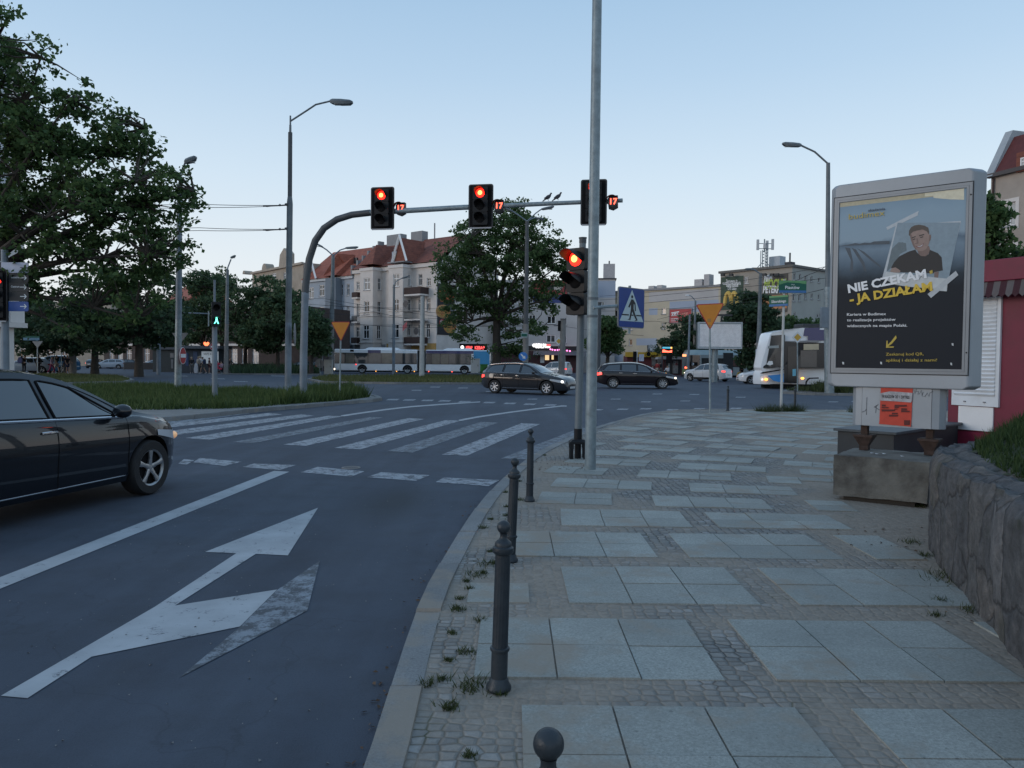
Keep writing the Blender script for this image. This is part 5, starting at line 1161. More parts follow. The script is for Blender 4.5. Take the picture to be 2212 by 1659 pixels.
MB().box(0, L6, .02, .4, 0, 3.19).build('shopfront', mat('dark red shopfront', (.05,.012,.015), .6, 0, .3, 2), b, smooth=False)
xa = onp(b, *Ze(830, 1240), -.5)[0]; MB().add([(xa,-1.6,2.55),(xa+24*.5,-1.6,2.55),(xa+12,-.06,3.15),(xa,-.06,3.15)], [(0,1,2,3),(3,2,1,0)][:1]).build('awning', mat('grey awning', (.12,.12,.13), .9), b, smooth=False)
M_lit = mat('lit white lettering', (1,1,1), .5, 0, 0, emit=2.0, ecol=(1,.96,.94)); M_litr = mat('lit red lettering', (1,.1,.1), .5, 0, 0, emit=1.3, ecol=(1,.10,.09))
tx = lambda s, x0, x1, y, h, m: tfit(s, onp(b, *Ze(x0, y), -.08), onp(b, *Ze(x1, y), -.08), h, -.08, b, m, .03)
tx('BERLIN', 853, 955, 1215, .62, M_lit); tx('DÖNER', 958, 1000, 1200, .3, M_litr); tx('KEBAP', 958, 998, 1215, .24, M_lit)
cx_, cz_ = onp(b, *Ze(838, 1198), -.08); MB().prism(circ(cx_, cz_+.1, .24, 14)+[], -.09, -.06).build('pin_emblem', M_lit, b, smooth=False)
for x_, y_ in ((998,1228),(1018,1233),(1043,1237),(1068,1236),(1090,1233),(1113,1230),(1135,1233),(1162,1242),(1190,1247)):
    c_ = onp(b, *Ze(x_, y_), -1.7); MB().ball((c_[0],-1.7,c_[1]), .12, 8, 6).build('festoon_bulb', mat('pink bulb', (1,.3,.7), .4, 0, 0, emit=2.2, ecol=(1,.22,.55)), b)
for x0, x1, y0, y1, m in ((898,937,1290,1362,M_signw),(945,985,1275,1335,M_warm),(1085,1112,1296,1345,M_signw),(1010,1030,1270,1330,M_warm),(1120,1150,1300,1345,M_glass2)):
    q0, q1 = onp(b, *Ze(x0, y0), -.02), onp(b, *Ze(x1, y1), -.02); MB().box(q0[0], q1[0], -.02, .015, max(.3, q1[1]), q0[1]).build('lit_window' if m is M_warm else 'menu_board', m, b, smooth=False)
# red running LED sign on the cream tenement side shop
lb = at(994, 755, 100); le = at(1052, 756, 100)
t = thing('led_sign', 'long black board with red lit lettering above the rear of the bus', 'sign', (lb.x, lb.y, lb.z), 0)
MB().box(-.1, le.x-lb.x, 0, .15, -.15, .75).build('board', M_blackm, t, smooth=False); tfit('KEBAP', (.75,.05), (1.6,.05), .42, -.01, t, M_litr, .04); tfit('KEBAP', (1.9,.05), (3.2,.05), .42, -.01, t, M_litr, .04); MB().prism(circ(.28,.3,.22,12), -.012, 0).build('emblem', M_lit, t, smooth=False)
MB().tube([(.3,.1,-.15),(.3,.1,-lb.z+gz(100))], .06, 6).build('post', M_dark, t); MB().tube([(2.6,.1,-.15),(2.6,.1,-lb.z+gz(100))], .06, 6).build('post', M_dark, t)
# --- pale blue end + sand wall
A, B = at(1250, 800, 113.5), at(1327, 800, 113); A.z = B.z = 0
b, L7 = bld('apartment_block', 'pale blue and grey end block with a rooftop flue above the crossing sign', A, B)
zt7 = onp(b, *Ze(1600, 538), 0)[1]; zmid = onp(b, *Ze(1500, 720), 0)[1]
ws = rects(b, Ze, [(1478,762,1530,828),(1478,940,1530,990)], 0)
mb = MB(); holed(mb, .0, L7, 0, zt7, ws, front(0)); mb.face([(L7,0,0),(L7,9,0),(L7,9,zt7),(L7,0,zt7)]); mb.face([(0,0,zt7),(L7,0,zt7),(L7,9,zt7),(0,9,zt7)]); mb.build('wall', M_grey, b, smooth=False)
MB().box(.01, L7+.01, -.02, -.004, zmid, zt7-.25).build('painted_panel', M_bluew, b, smooth=False); MB().box(-.1, L7+.15, -.15, 9, zt7, zt7+.15).build('roof_edge', M_roofdk, b, smooth=False)
for h in ws: window(b, h, front(0), style='two')
cx_ = onp(b, *Ze(1577, 500), 2)[0]; MB().box(cx_-.85, cx_+.85, 2, 3.4, zt7+.15, zt7+2.5).build('flue', mat('pale flue', (.42,.4,.4), .9), b, smooth=False); MB().tube([(cx_,2.6,zt7+2.5),(cx_,2.6,zt7+3)], .1, 6).build('cowl', M_roofdk, b)
Zf = zt(2050, 900, 3.318)
A, B = at(1327, 800, 114), at(1553, 800, 103); A.z = B.z = 0
b, L8 = bld('apartment_block', 'long sand coloured block with few small windows and painted rectangles', A, B)
zt8 = onp(b, 1440, 623.5, 0)[1]
ws = rects(b, Zf, [(462,685,500,755),(1020,655,1068,725),(1018,832,1064,905),(632,1022,672,1095),(640,860,675,915),(1015,1012,1060,1080),(455,1200,490,1265)], 0)
mb = MB(); holed(mb, 0, L8, 0, zt8, ws, front(0)); mb.face([(0,0,zt8),(L8,0,zt8),(L8,10,zt8),(0,10,zt8)]); mb.face([(0,10,0),(0,0,0),(0,0,zt8),(0,10,zt8)]); mb.build('wall', M_sand, b, smooth=False)
for h in ws: window(b, h, front(0), style='plain')
def panel(x0, y0, x1, y1, m, e):
    q0, q1 = onp(b, *Zf(x0, y0), 0), onp(b, *Zf(x1, y1), 0); MB().box(max(.02, q0[0]), min(L8-.02, q1[0]), -e, -.003, q1[1], q0[1]).build('painted_panel', m, b, smooth=False)
panel(870, 470, 1690, 545, M_grey, .010); panel(1115, 580, 1690, 690, M_bluew, .012); panel(870, 660, 970, 735, M_bluew, .012); panel(722,1015,962,1095,M_bluew,.012); panel(500,870,640,905,M_bluew,.012); panel(410,1200,560,1290,M_bluew,.012)
MB().box(-.1, L8+.05, -.2, -.012, zt8-.15, zt8+.12).build('roof_edge', M_sill, b, smooth=False)
for x0, x1, ytop in ((862,925,395),(965,1022,385),(1405,1497,318),(1520,1583,257)):
    q0, q1 = onp(b, *Zf(x0, ytop), 1.5), onp(b, *Zf(x1, ytop), 1.5); MB().box(q0[0], q1[0], 1.5, 2.8, zt8+.0, q0[1]).build('flue', mat('pale flue', (0,0,0)), b, smooth=False)
rb = thing('poster_hoarding', 'red hoarding with white brush lettering on the sand coloured wall', 'billboard', b.location, b.rotation_euler.z)
q0, q1 = onp(b, *Zf(1115,672), -.1), onp(b, *Zf(1372,822), -.1)
rb2 = MB().box(q0[0], q1[0], -.14, -.04, q1[1], q0[1]).build('panel', mat('red hoarding', (.42,.055,.06), .6, 0, .06, 1), rb, smooth=False); mb = MB(); ring(mb, q0[0]-.08, q1[0]+.08, q1[1]-.08, q0[1]+.08, .1, -.18, -.0); mb.build('frame', M_sill, rb, smooth=False)
w_, h_ = q1[0]-q0[0], q0[1]-q1[1]
tfit('ZET', (q0[0]+w_*.07, q1[1]+h_*.5), (q0[0]+w_*.45, q1[1]+h_*.58), h_*.26, -.15, rb, M_wht, .06); tfit('OFE', (q0[0]+w_*.48, q1[1]+h_*.48), (q0[0]+w_*.85, q1[1]+h_*.52), h_*.22, -.15, rb, mat('pink print', (.6,.25,.2), .6), .03); tfit('100 PREMII', (q0[0]+w_*.07, q1[1]+h_*.24), (q0[0]+w_*.4, q1[1]+h_*.24), h_*.09, -.15, rb, M_wht, .03); tfit('DODATKOWYCH', (q0[0]+w_*.07, q1[1]+h_*.1), (q0[0]+w_*.52, q1[1]+h_*.1), h_*.08, -.15, rb, M_wht, .03)
# --- advert block
Zg = zt(2450, 800, 2.7655)
A, B = at(1553, 800, 103), at(1707, 800, 95); A.z = B.z = 0
b, L9 = bld('office_block', 'taupe block with two large adverts and a phone mast on its roof', A, B)
zt9 = onp(b, *Zg(660, 452), 0)[1]
ws = rects(b, Zg, [(560,512,600,582),(698,505,735,572),(552,665,595,745)], 0)
sw = rects_s(b, Zg, [(1040,478,1065,550),(1095,488,1117,552),(1150,498,1175,555),(1208,508,1230,562),(1283,522,1303,572),(1032,680,1058,755),(1090,682,1112,755),(1150,672,1172,735),(1210,680,1232,735),(1283,690,1303,740),(1045,865,1065,915),(1275,880,1295,915)], L9)
DP = onx(b, *Zg(1330, 600), L9)[0]
mb = MB(); holed(mb, 0, L9, 0, zt9, ws, front(0)); mb.build('wall', M_taupe, b, smooth=False)
mb = MB(); holed(mb, 0, DP+6, 0, zt9, sw, side(L9)); mb.face([(0,12,0),(0,0,0),(0,0,zt9),(0,12,zt9)]); mb.face([(0,0,zt9),(L9,0,zt9),(L9,DP+6,zt9),(0,DP+6,zt9)]); mb.build('side_wall', mat('grey green render', (.34,.345,.32), .9, 0, .06, .5), b, smooth=False)
for h in ws: window(b, h, front(0), 3, style='two')
for h in sw: window(b, h, side(L9), 0, style='plain')
MB().box(-.2, L9+.25, -.25, DP+6, zt9, zt9+.3).build('roof_edge', mat('grey roof edge', (.13,.125,.115), .8), b, smooth=False)
MB().box(L9+.02, L9+1.3, 7.2, 12.5, 7.0, 7.3).build('balcony', M_sill, b, smooth=False); MB().box(L9+1.25, L9+1.3, 7.2, 12.5, 7.3, 8.6).build('balcony_panel', M_iron, b, smooth=False)
ad = thing('wall_advert', 'green wall advert with a big yellow letter M on the taupe block', 'advert', b.location, b.rotation_euler.z)
q0, q1 = onp(b, *Zg(330,522), -.05), onp(b, *Zg(542,832), -.05)
MB().box(q0[0], q1[0], -.08, -.004, q1[1], q0[1]).build('sheet', mat('dark green sheet', (.045,.075,.052), .7), ad, smooth=False)
for s_, x0, x1, y in (('Zapraszamy do',375,490,571),('restauracji McDonald\'s',342,522,592),('Galeria Kaskada',378,497,612),('CHR Galaxy',392,480,641)): tfit(s_, onp(b,*Zg(x0,y),-.09), onp(b,*Zg(x1,y),-.09), .42, -.09, ad, M_wht, .02)
M_arch = mat('golden print', (.62,.42,.10), .6, 0, 0); mb = MB()
for c_ in (398, 457):
    P_ = [onp(b, *Zg(c_+31*sx_*min(1, f_)**.5 if False else c_+32*math.sin(a_), 672+125*(1-math.cos(a_))), -.1) for sx_, f_, a_ in [(0,0,x/12*1.57) for x in range(-12, 13)]]
    mb.tube([(p_[0], -.10, p_[1]) for p_ in P_], .26, 6)
mb.build('letter_m', M_arch, ad)
ad = thing('wall_advert', 'brown wall advert with white and green lettering beside the green advert', 'advert', b.location, b.rotation_euler.z)
q0, q1 = onp(b, *Zg(738,500), -.05), onp(b, *Zg(980,860), -.05)
MB().box(q0[0], q1[0], -.08, -.004, q1[1], q0[1]).build('sheet', mat('brown sheet', (.085,.075,.062), .7), ad, smooth=False)
for s_, x0, x1, y, h, m in (('outlet',750,833,532,.62,M_wht),('park',750,812,560,.62,M_wht),('NOCNY',750,965,632,1.25,mat('lime print', (.36,.5,.07), .6, 0, 0)),('PETERPAN',740,975,672,.9,M_wht)): tfit(s_, onp(b,*Zg(x0,y),-.09), onp(b,*Zg(x1,y),-.09), h, -.09, ad, m, .04)
z_a, z_b = onp(b,*Zg(860,672),-.05)[1], onp(b,*Zg(860,830),-.05)[1]; MB().box(q0[0]+.05, q1[0]-.05, -.085, -.081, z_b, z_a-.3).build('picture', foodmat('printed orange lights', (.35,.10,.04), (.5,.2,.07), (.2,.12,.06)), ad, smooth=False)
mb = MB()
for x_ in (352,435,762,835,885):
    c_ = onp(b, *Zg(x_, 512), -.6); mb.tube([(c_[0],-.02,c_[1]),(c_[0]+.1,-.8,c_[1]+.2)], .04, 5); mb.cbox((c_[0]+.1,-.9,c_[1]+.2), (.5,.35,.3))
mb.build('flood_lamp', M_iron, b, smooth=False)
# roof mast
c_ = onp(b, *Zg(752, 420), 4); o3 = b.matrix_basis @ Vector((c_[0], 4, zt9+.3)); k_ = o3.y/F/2.7655/1.6492
t = thing('phone_mast', 'lattice phone mast with white antenna panels on the taupe block roof', 'antenna', o3)
pz = lambda y: (420-y)*k_
mb = MB()
for sx_, sy_ in ((-.35,-.35),(.35,-.35),(.35,.35),(-.35,.35)): mb.tube([(sx_,sy_,-.4),(sx_,sy_,pz(215))], .06, 5)
n_ = 14
for i in range(n_):
    z0_, z1_ = pz(215)*i/n_, pz(215)*(i+1)/n_; s_ = 1 if i % 2 else -1; mb.tube([(-.35*s_,-.35,z0_),(.35*s_,-.35,z1_)], .035, 4); mb.tube([(.35,-.35*s_,z0_),(.35,.35*s_,z1_)], .035, 4)
mb.build('lattice', M_galv, t)
MB().tube([(0,0,pz(235)),(0,0,pz(105))], .09, 6).build('top_tube', M_galv, t)
for x_, y_, h0, h1 in ((-.95,-.2,112,215),(.98,-.3,107,212),(.55,.6,112,205),(-.2,-.7,150,205)): MB().box(x_-.17, x_+.17, y_-.09, y_+.09, pz(h1), pz(h0)).build('antenna_panel', mat('pale antenna', (.5,.5,.5), .6), t, bev=.03)
mb = MB()
for z_ in (pz(200), pz(150)): mb.tube([(-.95,-.1,z_),(.95,-.1,z_)], .05, 5); mb.tube([(-.2,-.6,z_),(.5,.6,z_)], .05, 5)
mb.build('cross_arm', M_galv, t); 
for s_ in (-1, 1): MB().tube([(.1*s_,0,pz(320)),(1.35*s_,-.2,0)], .05, 5).build('stay', M_galv, t)
MB().box(-1.9, .4, -1.2, .8, -.05, .35).build('roof_plinth', M_roofdk, t, smooth=False)
c_ = onp(b, *Zg(853, 400), 5); MB().box(c_[0]-.8, c_[0]+.8, 5, 6.4, zt9+.3, zt9+2.3).build('roof_hut', mat('pale hut', (.4,.44,.48), .8), b, smooth=False)
c_ = onp(b, *Zg(985, 400), 3); MB().box(c_[0]-.45, c_[0]+.45, 3, 4, zt9+.3, zt9+1.1).build('chimney', M_roofdk, b, smooth=False); MB().tube([(c_[0],3.5,zt9+1.1),(c_[0],3.5,zt9+2.3)], .12, 6).build('vent_pipe', M_roofdk, b)
# --- house at the right edge
Zh = zt(3400, 440, 2.9637)
A = at(2129, 800, 46); B = at(2300, 800, 41.5); A.z = B.z = 0
b, L10 = bld('house', 'taupe house with a dark red mansard roof behind the kiosk at the right edge', A, B)
zr_ = onp(b, *Zh(383, 555), 0)[1]
ws = rects(b, Zh, [(515,840,645,1080),(480,1310,632,1480)], 0)
mb = MB(); holed(mb, 0, L10, 0, zr_, ws, front(0)); mb.face([(0,9,0),(0,0,0),(0,0,zr_),(0,9,zr_)]); mb.build('wall', mat('warm taupe render', (.36,.315,.275), .9, 0, .05, .6, .1, 20, dirt=(.22,.19,.165), dscale=.5), b, smooth=False)
for h in ws:
    f = window(b, h, front(0), 4); mb = MB(); ring(mb, h[0]-.22, h[1]+.22, h[2]-.22, h[3]+.25, .215, -.03, -.003); mb.build('surround', M_trim, f, smooth=False)
zt_ = onp(b, *Zh(500, 175), 1.2)[1]
MB().add([(.35,-.15,zr_+.1),(L10,-.15,zr_+.1),(L10,1.3,zt_),(.35,1.3,zt_),(.35,9,zt_+.3),(L10,9,zt_+.3)], [(0,1,2,3),(3,2,5,4)]).build('roof', mat('dark red mansard tiles', (.10,.022,.02), .8, 0, .2, 4, .5, 30), b, smooth=False)
mb = MB(); mb.add([(-.15,-.35,zr_-.1),(.34,-.35,zr_-.1),(.34,1.2,zt_+.4),(-.15,1.2,zt_+.4),(-.15,9,zr_-.1),(.34,9,zr_-.1),(.34,9,zt_+.5),(-.15,9,zt_+.5)], [(0,1,2,3),(1,5,6,2),(0,3,7,4),(3,2,6,7)]); mb.build('fire_wall', mat('pale fire wall', (.33,.36,.38), .85, 0, .1, 1), b, smooth=False)
MB().box(-.1, L10, -.3, -.005, zr_-.15, zr_+.08).build('gutter', mat('dark gutter', (.07,.06,.06), .6), b, smooth=False); MB().tube([(.25,-.12,.2),(.25,-.12,zr_-.2)], .06, 8).build('downpipe', M_bal, b)
h = rects(b, Zh, [(705,355,790,475)], -.2)[0]; dm = MB().box(h[0]-.3, h[1]+.3, -.2, 1.5, h[2]-.1, h[3]+.35).build('dormer', M_tile2, b, smooth=False); window(dm, h, front(-.36), 4, sill=False)
# --- white corner house at the left edge
A = at(-70, 800, 46); B = at(50, 800, 49); A.z = B.z = 0
b, L11 = bld('corner_house', 'pale stone corner house behind the maple at the left edge', A, B)
zc = onp(b, 40, 698, 0)[1]; zc2 = onp(b, 40, 708, 0)[1]
MB().box(0, L11-.55, 0, 9, 0, zc2).build('ground_floor', M_trim, b, smooth=False); MB().box(0, L11, -.0, 9, zc, 21).build('wall', M_trimg, b, smooth=False)
MB().box(-.1, L11+.1, -.35, 9.2, zc2, zc).build('cornice', M_trim, b, smooth=False); MB().box(L11-.8, L11+.06, -.12, -.01, zc+.02, 21).build('pilaster', M_trim, b, smooth=False)
for z_ in (9.5, 13.2): MB().box(-.1, L11+.12, -.3, -.13, z_, z_+.3).build('cornice', M_trim, b, smooth=False)
for x_, z_ in ((.5,6.6),(2.2,6.6),(.5,10.3),(2.2,10.3)): window(b, (x_, x_+1, z_-.6, z_+1.2), front(-.17), 2)
# ================================================================ kiosk on the right
Zk = zt(2900, 400, 1.659)
A = at(2050, 800, 13.05); ang = math.atan2(-.7, .36)
t = thing('kiosk', 'burgundy and white kiosk with closed roller shutter at the right edge', 'kiosk', (A.x, A.y, .105), ang)
kq = lambda u, v, y=0: onp(t, u, v, y)
M_burg = mat('burgundy panel', (.17,.012,.035), .5, 0, .12, 1.5, .1, 12, dirt=(.11,.02,.03), dscale=2.5, damt=.6); M_kw = mat('white shutter', (.68,.71,.74), .5, 0, .05, 3, dirt=(.5,.5,.49), dscale=2, damt=.5)
x_1 = 2.6
zf0 = kq(2130, 612)[1]; zf1 = kq(2125, 567)[1]
MB().box(0, x_1, 0, 2.6, 0, zf0).build('wall', M_burg, t, smooth=False)
MB().box(-.12, x_1, -.22, 2.8, zf0, zf1).build('fascia', M_burg, t, bev=.01)
za = kq(2130, 645)[1]; mb = MB(); n_ = 26
for k_, (c_) in enumerate((0, 1)):
    mb.k = k_
    for i in range(n_):
        if i % 2 == k_:
            xa_, xb_ = -.1+2.7*i/n_, -.1+2.7*(i+1)/n_; mb.add([(xa_,-.20,zf0-.005),(xb_,-.20,zf0-.005),(xb_,-.26,za+.03),((xa_+xb_)/2,-.265,za-.02),(xa_,-.26,za+.03)], [(0,1,2,3,4)])
mb.build('awning_valance', [mat('burgundy canvas', (.05,.016,.022), .9), mat('grey canvas', (.115,.10,.10), .9)], t, smooth=False)
s0, zs0 = kq(2059, 874); s1 = kq(2160, 880)[0]; zs1 = za+.02
mb = MB(); nsl = 24
mb.box(s0, s1, -.05, -.004, zs0, zs1)
for i in range(nsl):
    z0_ = zs0+.16+(zs1-zs0-.2)*i/nsl; hh_ = (zs1-zs0-.2)/nsl; mb.add([(s0+.05,-.052,z0_+.004),(s1-.06,-.052,z0_+.004),(s1-.06,-.072,z0_+hh_*.6),(s0+.05,-.072,z0_+hh_*.6),(s0+.05,-.052,z0_+hh_-.002),(s1-.06,-.052,z0_+hh_-.002)], [(0,1,2,3),(3,2,5,4)])
sh = mb.build('shutter', M_kw, t, smooth=False)
for f_ in (.3, .72): MB().cbox((s0+(s1-s0)*f_, -.062, zs0+.07), (.035,.02,.02)).build('lock', M_sill, sh, smooth=False)
c0, zc1 = kq(2073, 870); c1, _ = kq(2148, 875); zc0 = kq(2100, 929)[1]
MB().box(c0, c1, -.03, -.003, zc0, zs0-.012).build('counter_panel', M_white, t, smooth=False)
MB().box(-.03, x_1, -.05, -.033, .0, zc0-.03).build('plinth', mat('red plinth', (.25,.02,.05), .5), t, smooth=False)
# ================================================================ signs
M_back = mat('grey sign back', (.2,.21,.22), .5, .4)
def post(parent, x0, z0, x1, z1, r, m=M_galv): return MB().tube([(x0,0,z0),(x1,0,z1)], r, 10).build('post', m, parent)
def tri_sign(label, uc, vb, d, pts, m, rz=0, rim=M_signr, nm='give_way_sign', post_uv=None, z0=.1, pr=.03):
    p = at(post_uv[0], post_uv[1], d); zb = gz(d)+z0; t = thing(nm, label, 'road sign', (p.x, p.y, zb), rz)
    P_ = [onp(t, u, v, -.04) for u, v in pts]; c = (sum(q[0] for q in P_)/3, sum(q[1] for q in P_)/3)
    def rnd(P_, f):
        out = []
        n = len(P_)
        for i in range(n):
            a, b2, c2 = P_[i-1], P_[i], P_[(i+1) % n]
            for w in (.0, .5, 1.0):
                q1 = (b2[0]+(a[0]-b2[0])*f, b2[1]+(a[1]-b2[1])*f); q2 = (b2[0]+(c2[0]-b2[0])*f, b2[1]+(c2[1]-b2[1])*f)
                m1 = (q1[0]*(1-w)**2+2*b2[0]*w*(1-w)+q2[0]*w*w, q1[1]*(1-w)**2+2*b2[1]*w*(1-w)+q2[1]*w*w); out.append(m1)
        return out
    sc = lambda f: [(c[0]+(q[0]-c[0])*f, c[1]+(q[1]-c[1])*f) for q in P_]
    MB().prism(rnd(P_, .09), -.04, -.02).build('panel', rim, t, smooth=False)
    if m: MB().prism(rnd(sc(.90), .06), -.046, -.04).build('face', m, t, smooth=False)
    ztop = max(q[1] for q in P_); post(t, 0, -.15, c[0]-.0, ztop-.05, pr); return t, P_
tri_sign('amber give way triangle with red rim on a thin post in the island grass', 735, 842, 28, [(714.5,695),(757,695),(736.5,738)], M_signy, post_uv=(733.5,842))
t, P_ = tri_sign('amber give way triangle with red rim and a sticker, on the right pavement corner', 1533, 890, 22.4, [(1502.5,657.5),(1565,654.5),(1534,713)], M_signy, post_uv=(1534,889))
c_ = onp(t, 1532, 692, -.05); MB().box(c_[0]-.05, c_[0]+.05, -.05, -.047, c_[1]-.05, c_[1]+.05).build('sticker', mat('faded sticker', (.33,.17,.05), .7), t, smooth=False); c_ = onp(t, 1533, 703, -.05); MB().box(c_[0]-.04, c_[0]+.03, -.05, -.047, c_[1]-.03, c_[1]+.02).build('sticker', mat('faded sticker', (0,0,0)), t, smooth=False)
tri_sign('grey back of a triangular sign behind the galvanised lamp at left', 389, 742, 34.4, [(371,719),(407,719),(389,743)], None, rim=M_back, nm='reversed_sign', post_uv=(386,824))
def noentry(label, u, v, d, r, rz, ub=None, stick=True):
    p = at(u, v, d); t = thing('no_entry_sign', label, 'road sign', p, rz, 'no entry signs'); rr = r*d/F
    MB().lathe([(0,-.02),(rr*.97,-.02),(rr,-.012),(rr,.0),(0,.0)], 28, (0,0,0), 'y').build('panel', M_signr, t)
    MB().box(-rr*.78, rr*.78, -.028, -.02, -rr*.22, rr*.22).build('white_bar', M_signw, t, smooth=False)
    MB().lathe([(rr*.95,-.018),(rr*1.0,-.024),(rr*1.02,-.012),(rr*1.0,.0)], 28, (0,0,0), 'y', caps=False).build('rim', M_signw, t)
    MB().tube([(-.35,.06,.05),(.1,.03,.05)], .02, 6).build('bracket', M_galv, t)
    if ub: MB().tube([(0,.04,rr*.8),(0,.04,-p.z+gz(d))], .03, 8).build('post', M_galv, t)
noentry('red no entry sign turned sideways on the galvanised lamp at left', 394.5, 768.5, 33.8, 18, R(93)); noentry('small red no entry sign half hidden behind the pedestrian light post', 462, 749, 62, 8.5, 0, ub=1)
# pedestrian light on the island
p = at(464, 858, 27); t = thing('signal_post', 'grey post in the island grass carrying the green pedestrian light', 'signal post', (p.x, p.y, .1)); k_ = 27/F
ztop = at(463, 605, 27).z-.1; zm = at(463, 655, 27).z-.1
MB().tube([(0,0,-.1),(0,0,zm)], [5.8*k_, 5.2*k_], 12).build('post', M_poleb, t); MB().tube([(0,0,zm),(0,0,ztop)], 2.6*k_, 8).build('extension', M_poleb, t)
q_ = at(467, 679, 26.8); signal('pedestrian light showing the green walking man on the island post', q_, R(-25)*-1, .30, .86, .2, None, 1, 2, .10, .2, 'pedestrian signals', True, 'pedestrian_light', M_blackm)
MB().box(-.26,-.23,-.05,.15,-.42,.1).build('side_plate', M_galv, [o for o in bpy.data.objects if o.name.startswith('pedestrian_light')][-1], smooth=False)
# mast arm far left
p = at(345, 674, 70); e2 = at(452, 678, 66); t = [o for o in bpy.data.objects if o.get('label') == 'grey mast under the trees near the kiosks'][0]
MB().tube([(p.x-t.location.x, 0, p.z-t.location.z), (e2.x-t.location.x, e2.y-t.location.y, e2.z-t.location.z)], .06, 8).build('arm', M_poleb, t)
# far left mast with signal and direction boards
d = 26; k_ = d/F; p = at(12, 860, d); t = thing('signal_post', 'grey post at the left edge carrying a red signal and direction boards', 'signal post', (p.x, p.y, .02))
MB().tube([(0,0,0),(.02,0,at(15,541,d).z)], [8*k_, 7*k_], 14).build('post', M_poleb, t)
q_ = at(-3, 638, d-.2); signal('red signal cut off by the left edge of the picture', (q_.x, q_.y, q_.z), R(8), .36, 1.5, .22, (.56,1.75), 0, 3, .14, .26, 'vehicle signals')
t = thing('direction_sign', 'stack of white, dark and blue direction boards with arrows at the left edge', 'direction sign', (p.x, p.y-.12, .0))
for v0, v1, m, mk in ((567,589,mat('pale board', (.42,.45,.55), .5),M_signdk),(590.5,609.5,M_signdk,M_signw),(610.5,629.5,M_signdk,M_signw),(630.5,650,M_signdk,M_signw),(651.5,672,mat('blue board', (.03,.08,.28), .5),M_signw)):
    a, c = onp(t, 3, v1, 0), onp(t, 61, v0, 0); bo = MB().prism(rrect(a[0], c[0], a[1], c[1], .05), 0, .03).build('board', m, t, smooth=False)
    cx_ = c[0]-.16; cz_ = (a[1]+c[1])/2; mb = MB(); w_ = .013
    mb.prism([(cx_-.11,cz_-w_),(cx_+.06,cz_-w_),(cx_+.01,cz_-.075),(cx_+.045,cz_-.075),(cx_+.11,cz_),(cx_+.045,cz_+.075),(cx_+.01,cz_+.075),(cx_+.06,cz_+w_),(cx_-.11,cz_+w_)], -.006, 0); mb.build('arrow', mk, bo, smooth=False)
for s_, v in (('Gumieńce', 601), ('Centrum', 621)): a = onp(t, 24, v, 0); tfit(s_, a, (a[0]+.28, a[1]), .07, -.004, t, M_wht, .01)
# green direction signs on the old concrete pole
d = 72; p = at(157, 806, d); t = thing('concrete_pole', 'old brown concrete pole carrying the green direction signs', 'pole', (p.x, p.y, gz(d))); k_ = d/F
MB().tube([(0,0,0),(.0,0,at(157,636,d).z)], [8*k_, 5.5*k_], 14).build('shaft', M_conc, t)
mb = MB()
for v in (742,746,752,756,760,719,724): z_ = at(157, v, d).z-gz(d); mb.tube([(0,0,z_),(0,0,z_+.05)], 7.4*k_, 14)
mb.build('steel_bands', M_galv, t)
Zs = zt(0, 800, 2.765)
t = thing('direction_sign', 'stacked green arrow signs with white lettering on the old concrete pole', 'direction sign', (p.x, p.y-.4, 0))
for x0, x1, y0, y1, s_ in ((748,985,1085,1140,'Berlin'),(740,970,1025,1078,'Kołbaskowo'),(770,972,965,1010,'Goleniów'),(800,975,905,950,'Police'),(780,1028,845,902,'Świnoujście'),(800,1012,790,838,'Gorzów')):
    a, c = onp(t, *Zs(x0, y1), 0), onp(t, *Zs(x1, y0), 0); h_ = c[1]-a[1]
    pent = lambda e: [(a[0]+e,a[1]+e),(c[0]-h_*.5-e*.3,a[1]+e),(c[0]-e*1.2,(a[1]+c[1])/2),(c[0]-h_*.5-e*.3,c[1]-e),(a[0]+e,c[1]-e)]
    bo = MB().prism(pent(0), 0, .04).build('arrow_board', M_signw, t, smooth=False); MB().prism(pent(.035), -.006, 0).build('green_face', M_signg, bo, smooth=False)
    w_ = c[0]-a[0]; tfit(s_, (a[0]+w_*(.25 if s_ == 'Berlin' else .2), a[1]+h_*.26), (a[0]+w_*(.62 if s_ == 'Berlin' else .84), a[1]+h_*.26), h_*.46, -.009, bo, M_wht, .01)
    if s_ == 'Kołbaskowo': MB().prism(rrect(a[0]+.08, a[0]+.4, a[1]+.06, c[1]-.06, .05), -.010, -.006).build('route_number_plate', mat('red plate', (.5,.08,.06), .5), bo, smooth=False); tfit('6', (a[0]+.17,a[1]+h_*.26), (a[0]+.31,a[1]+h_*.26), h_*.46, -.013, bo, M_wht, .01)
# signs left of it
def board(label, d, rect, m, pu, nm='sign_board', cat='sign', rz=0, txt=None, vb=806, th=.03, back=None):
    p = at(pu, vb, d); t = thing(nm, label, cat, (p.x, p.y, gz(d)), rz); a, c = onp(t, rect[0], rect[3], -.05), onp(t, rect[2], rect[1], -.05)
    MB().prism(rrect(a[0], c[0], a[1], c[1], .03), -.05, -.05+th).build('panel', m, t, smooth=False); MB().tube([(0,0,0),(0,0,c[1]-.02)], .035, 8).build('post', M_galv, t); return t, a, c
t, a, c = board('blue street name plate on a slim post at the left edge of the crowd', 66, (50,726,85,735), mat('blue plate', (.10,.22,.33), .5), 81, 'street_sign', 'street sign'); MB().prism(rrect(a[0],c[0],c[1]-.15,c[1]+.0,.02), -.056,-.051).build('green_band', M_signg, t, smooth=False)
tri_sign('grey back of a triangular sign under the blue street plate', 81, 806, 65.8, [(69,737),(93,737),(81,752)], None, rim=M_back, nm='reversed_sign', post_uv=(81,806))
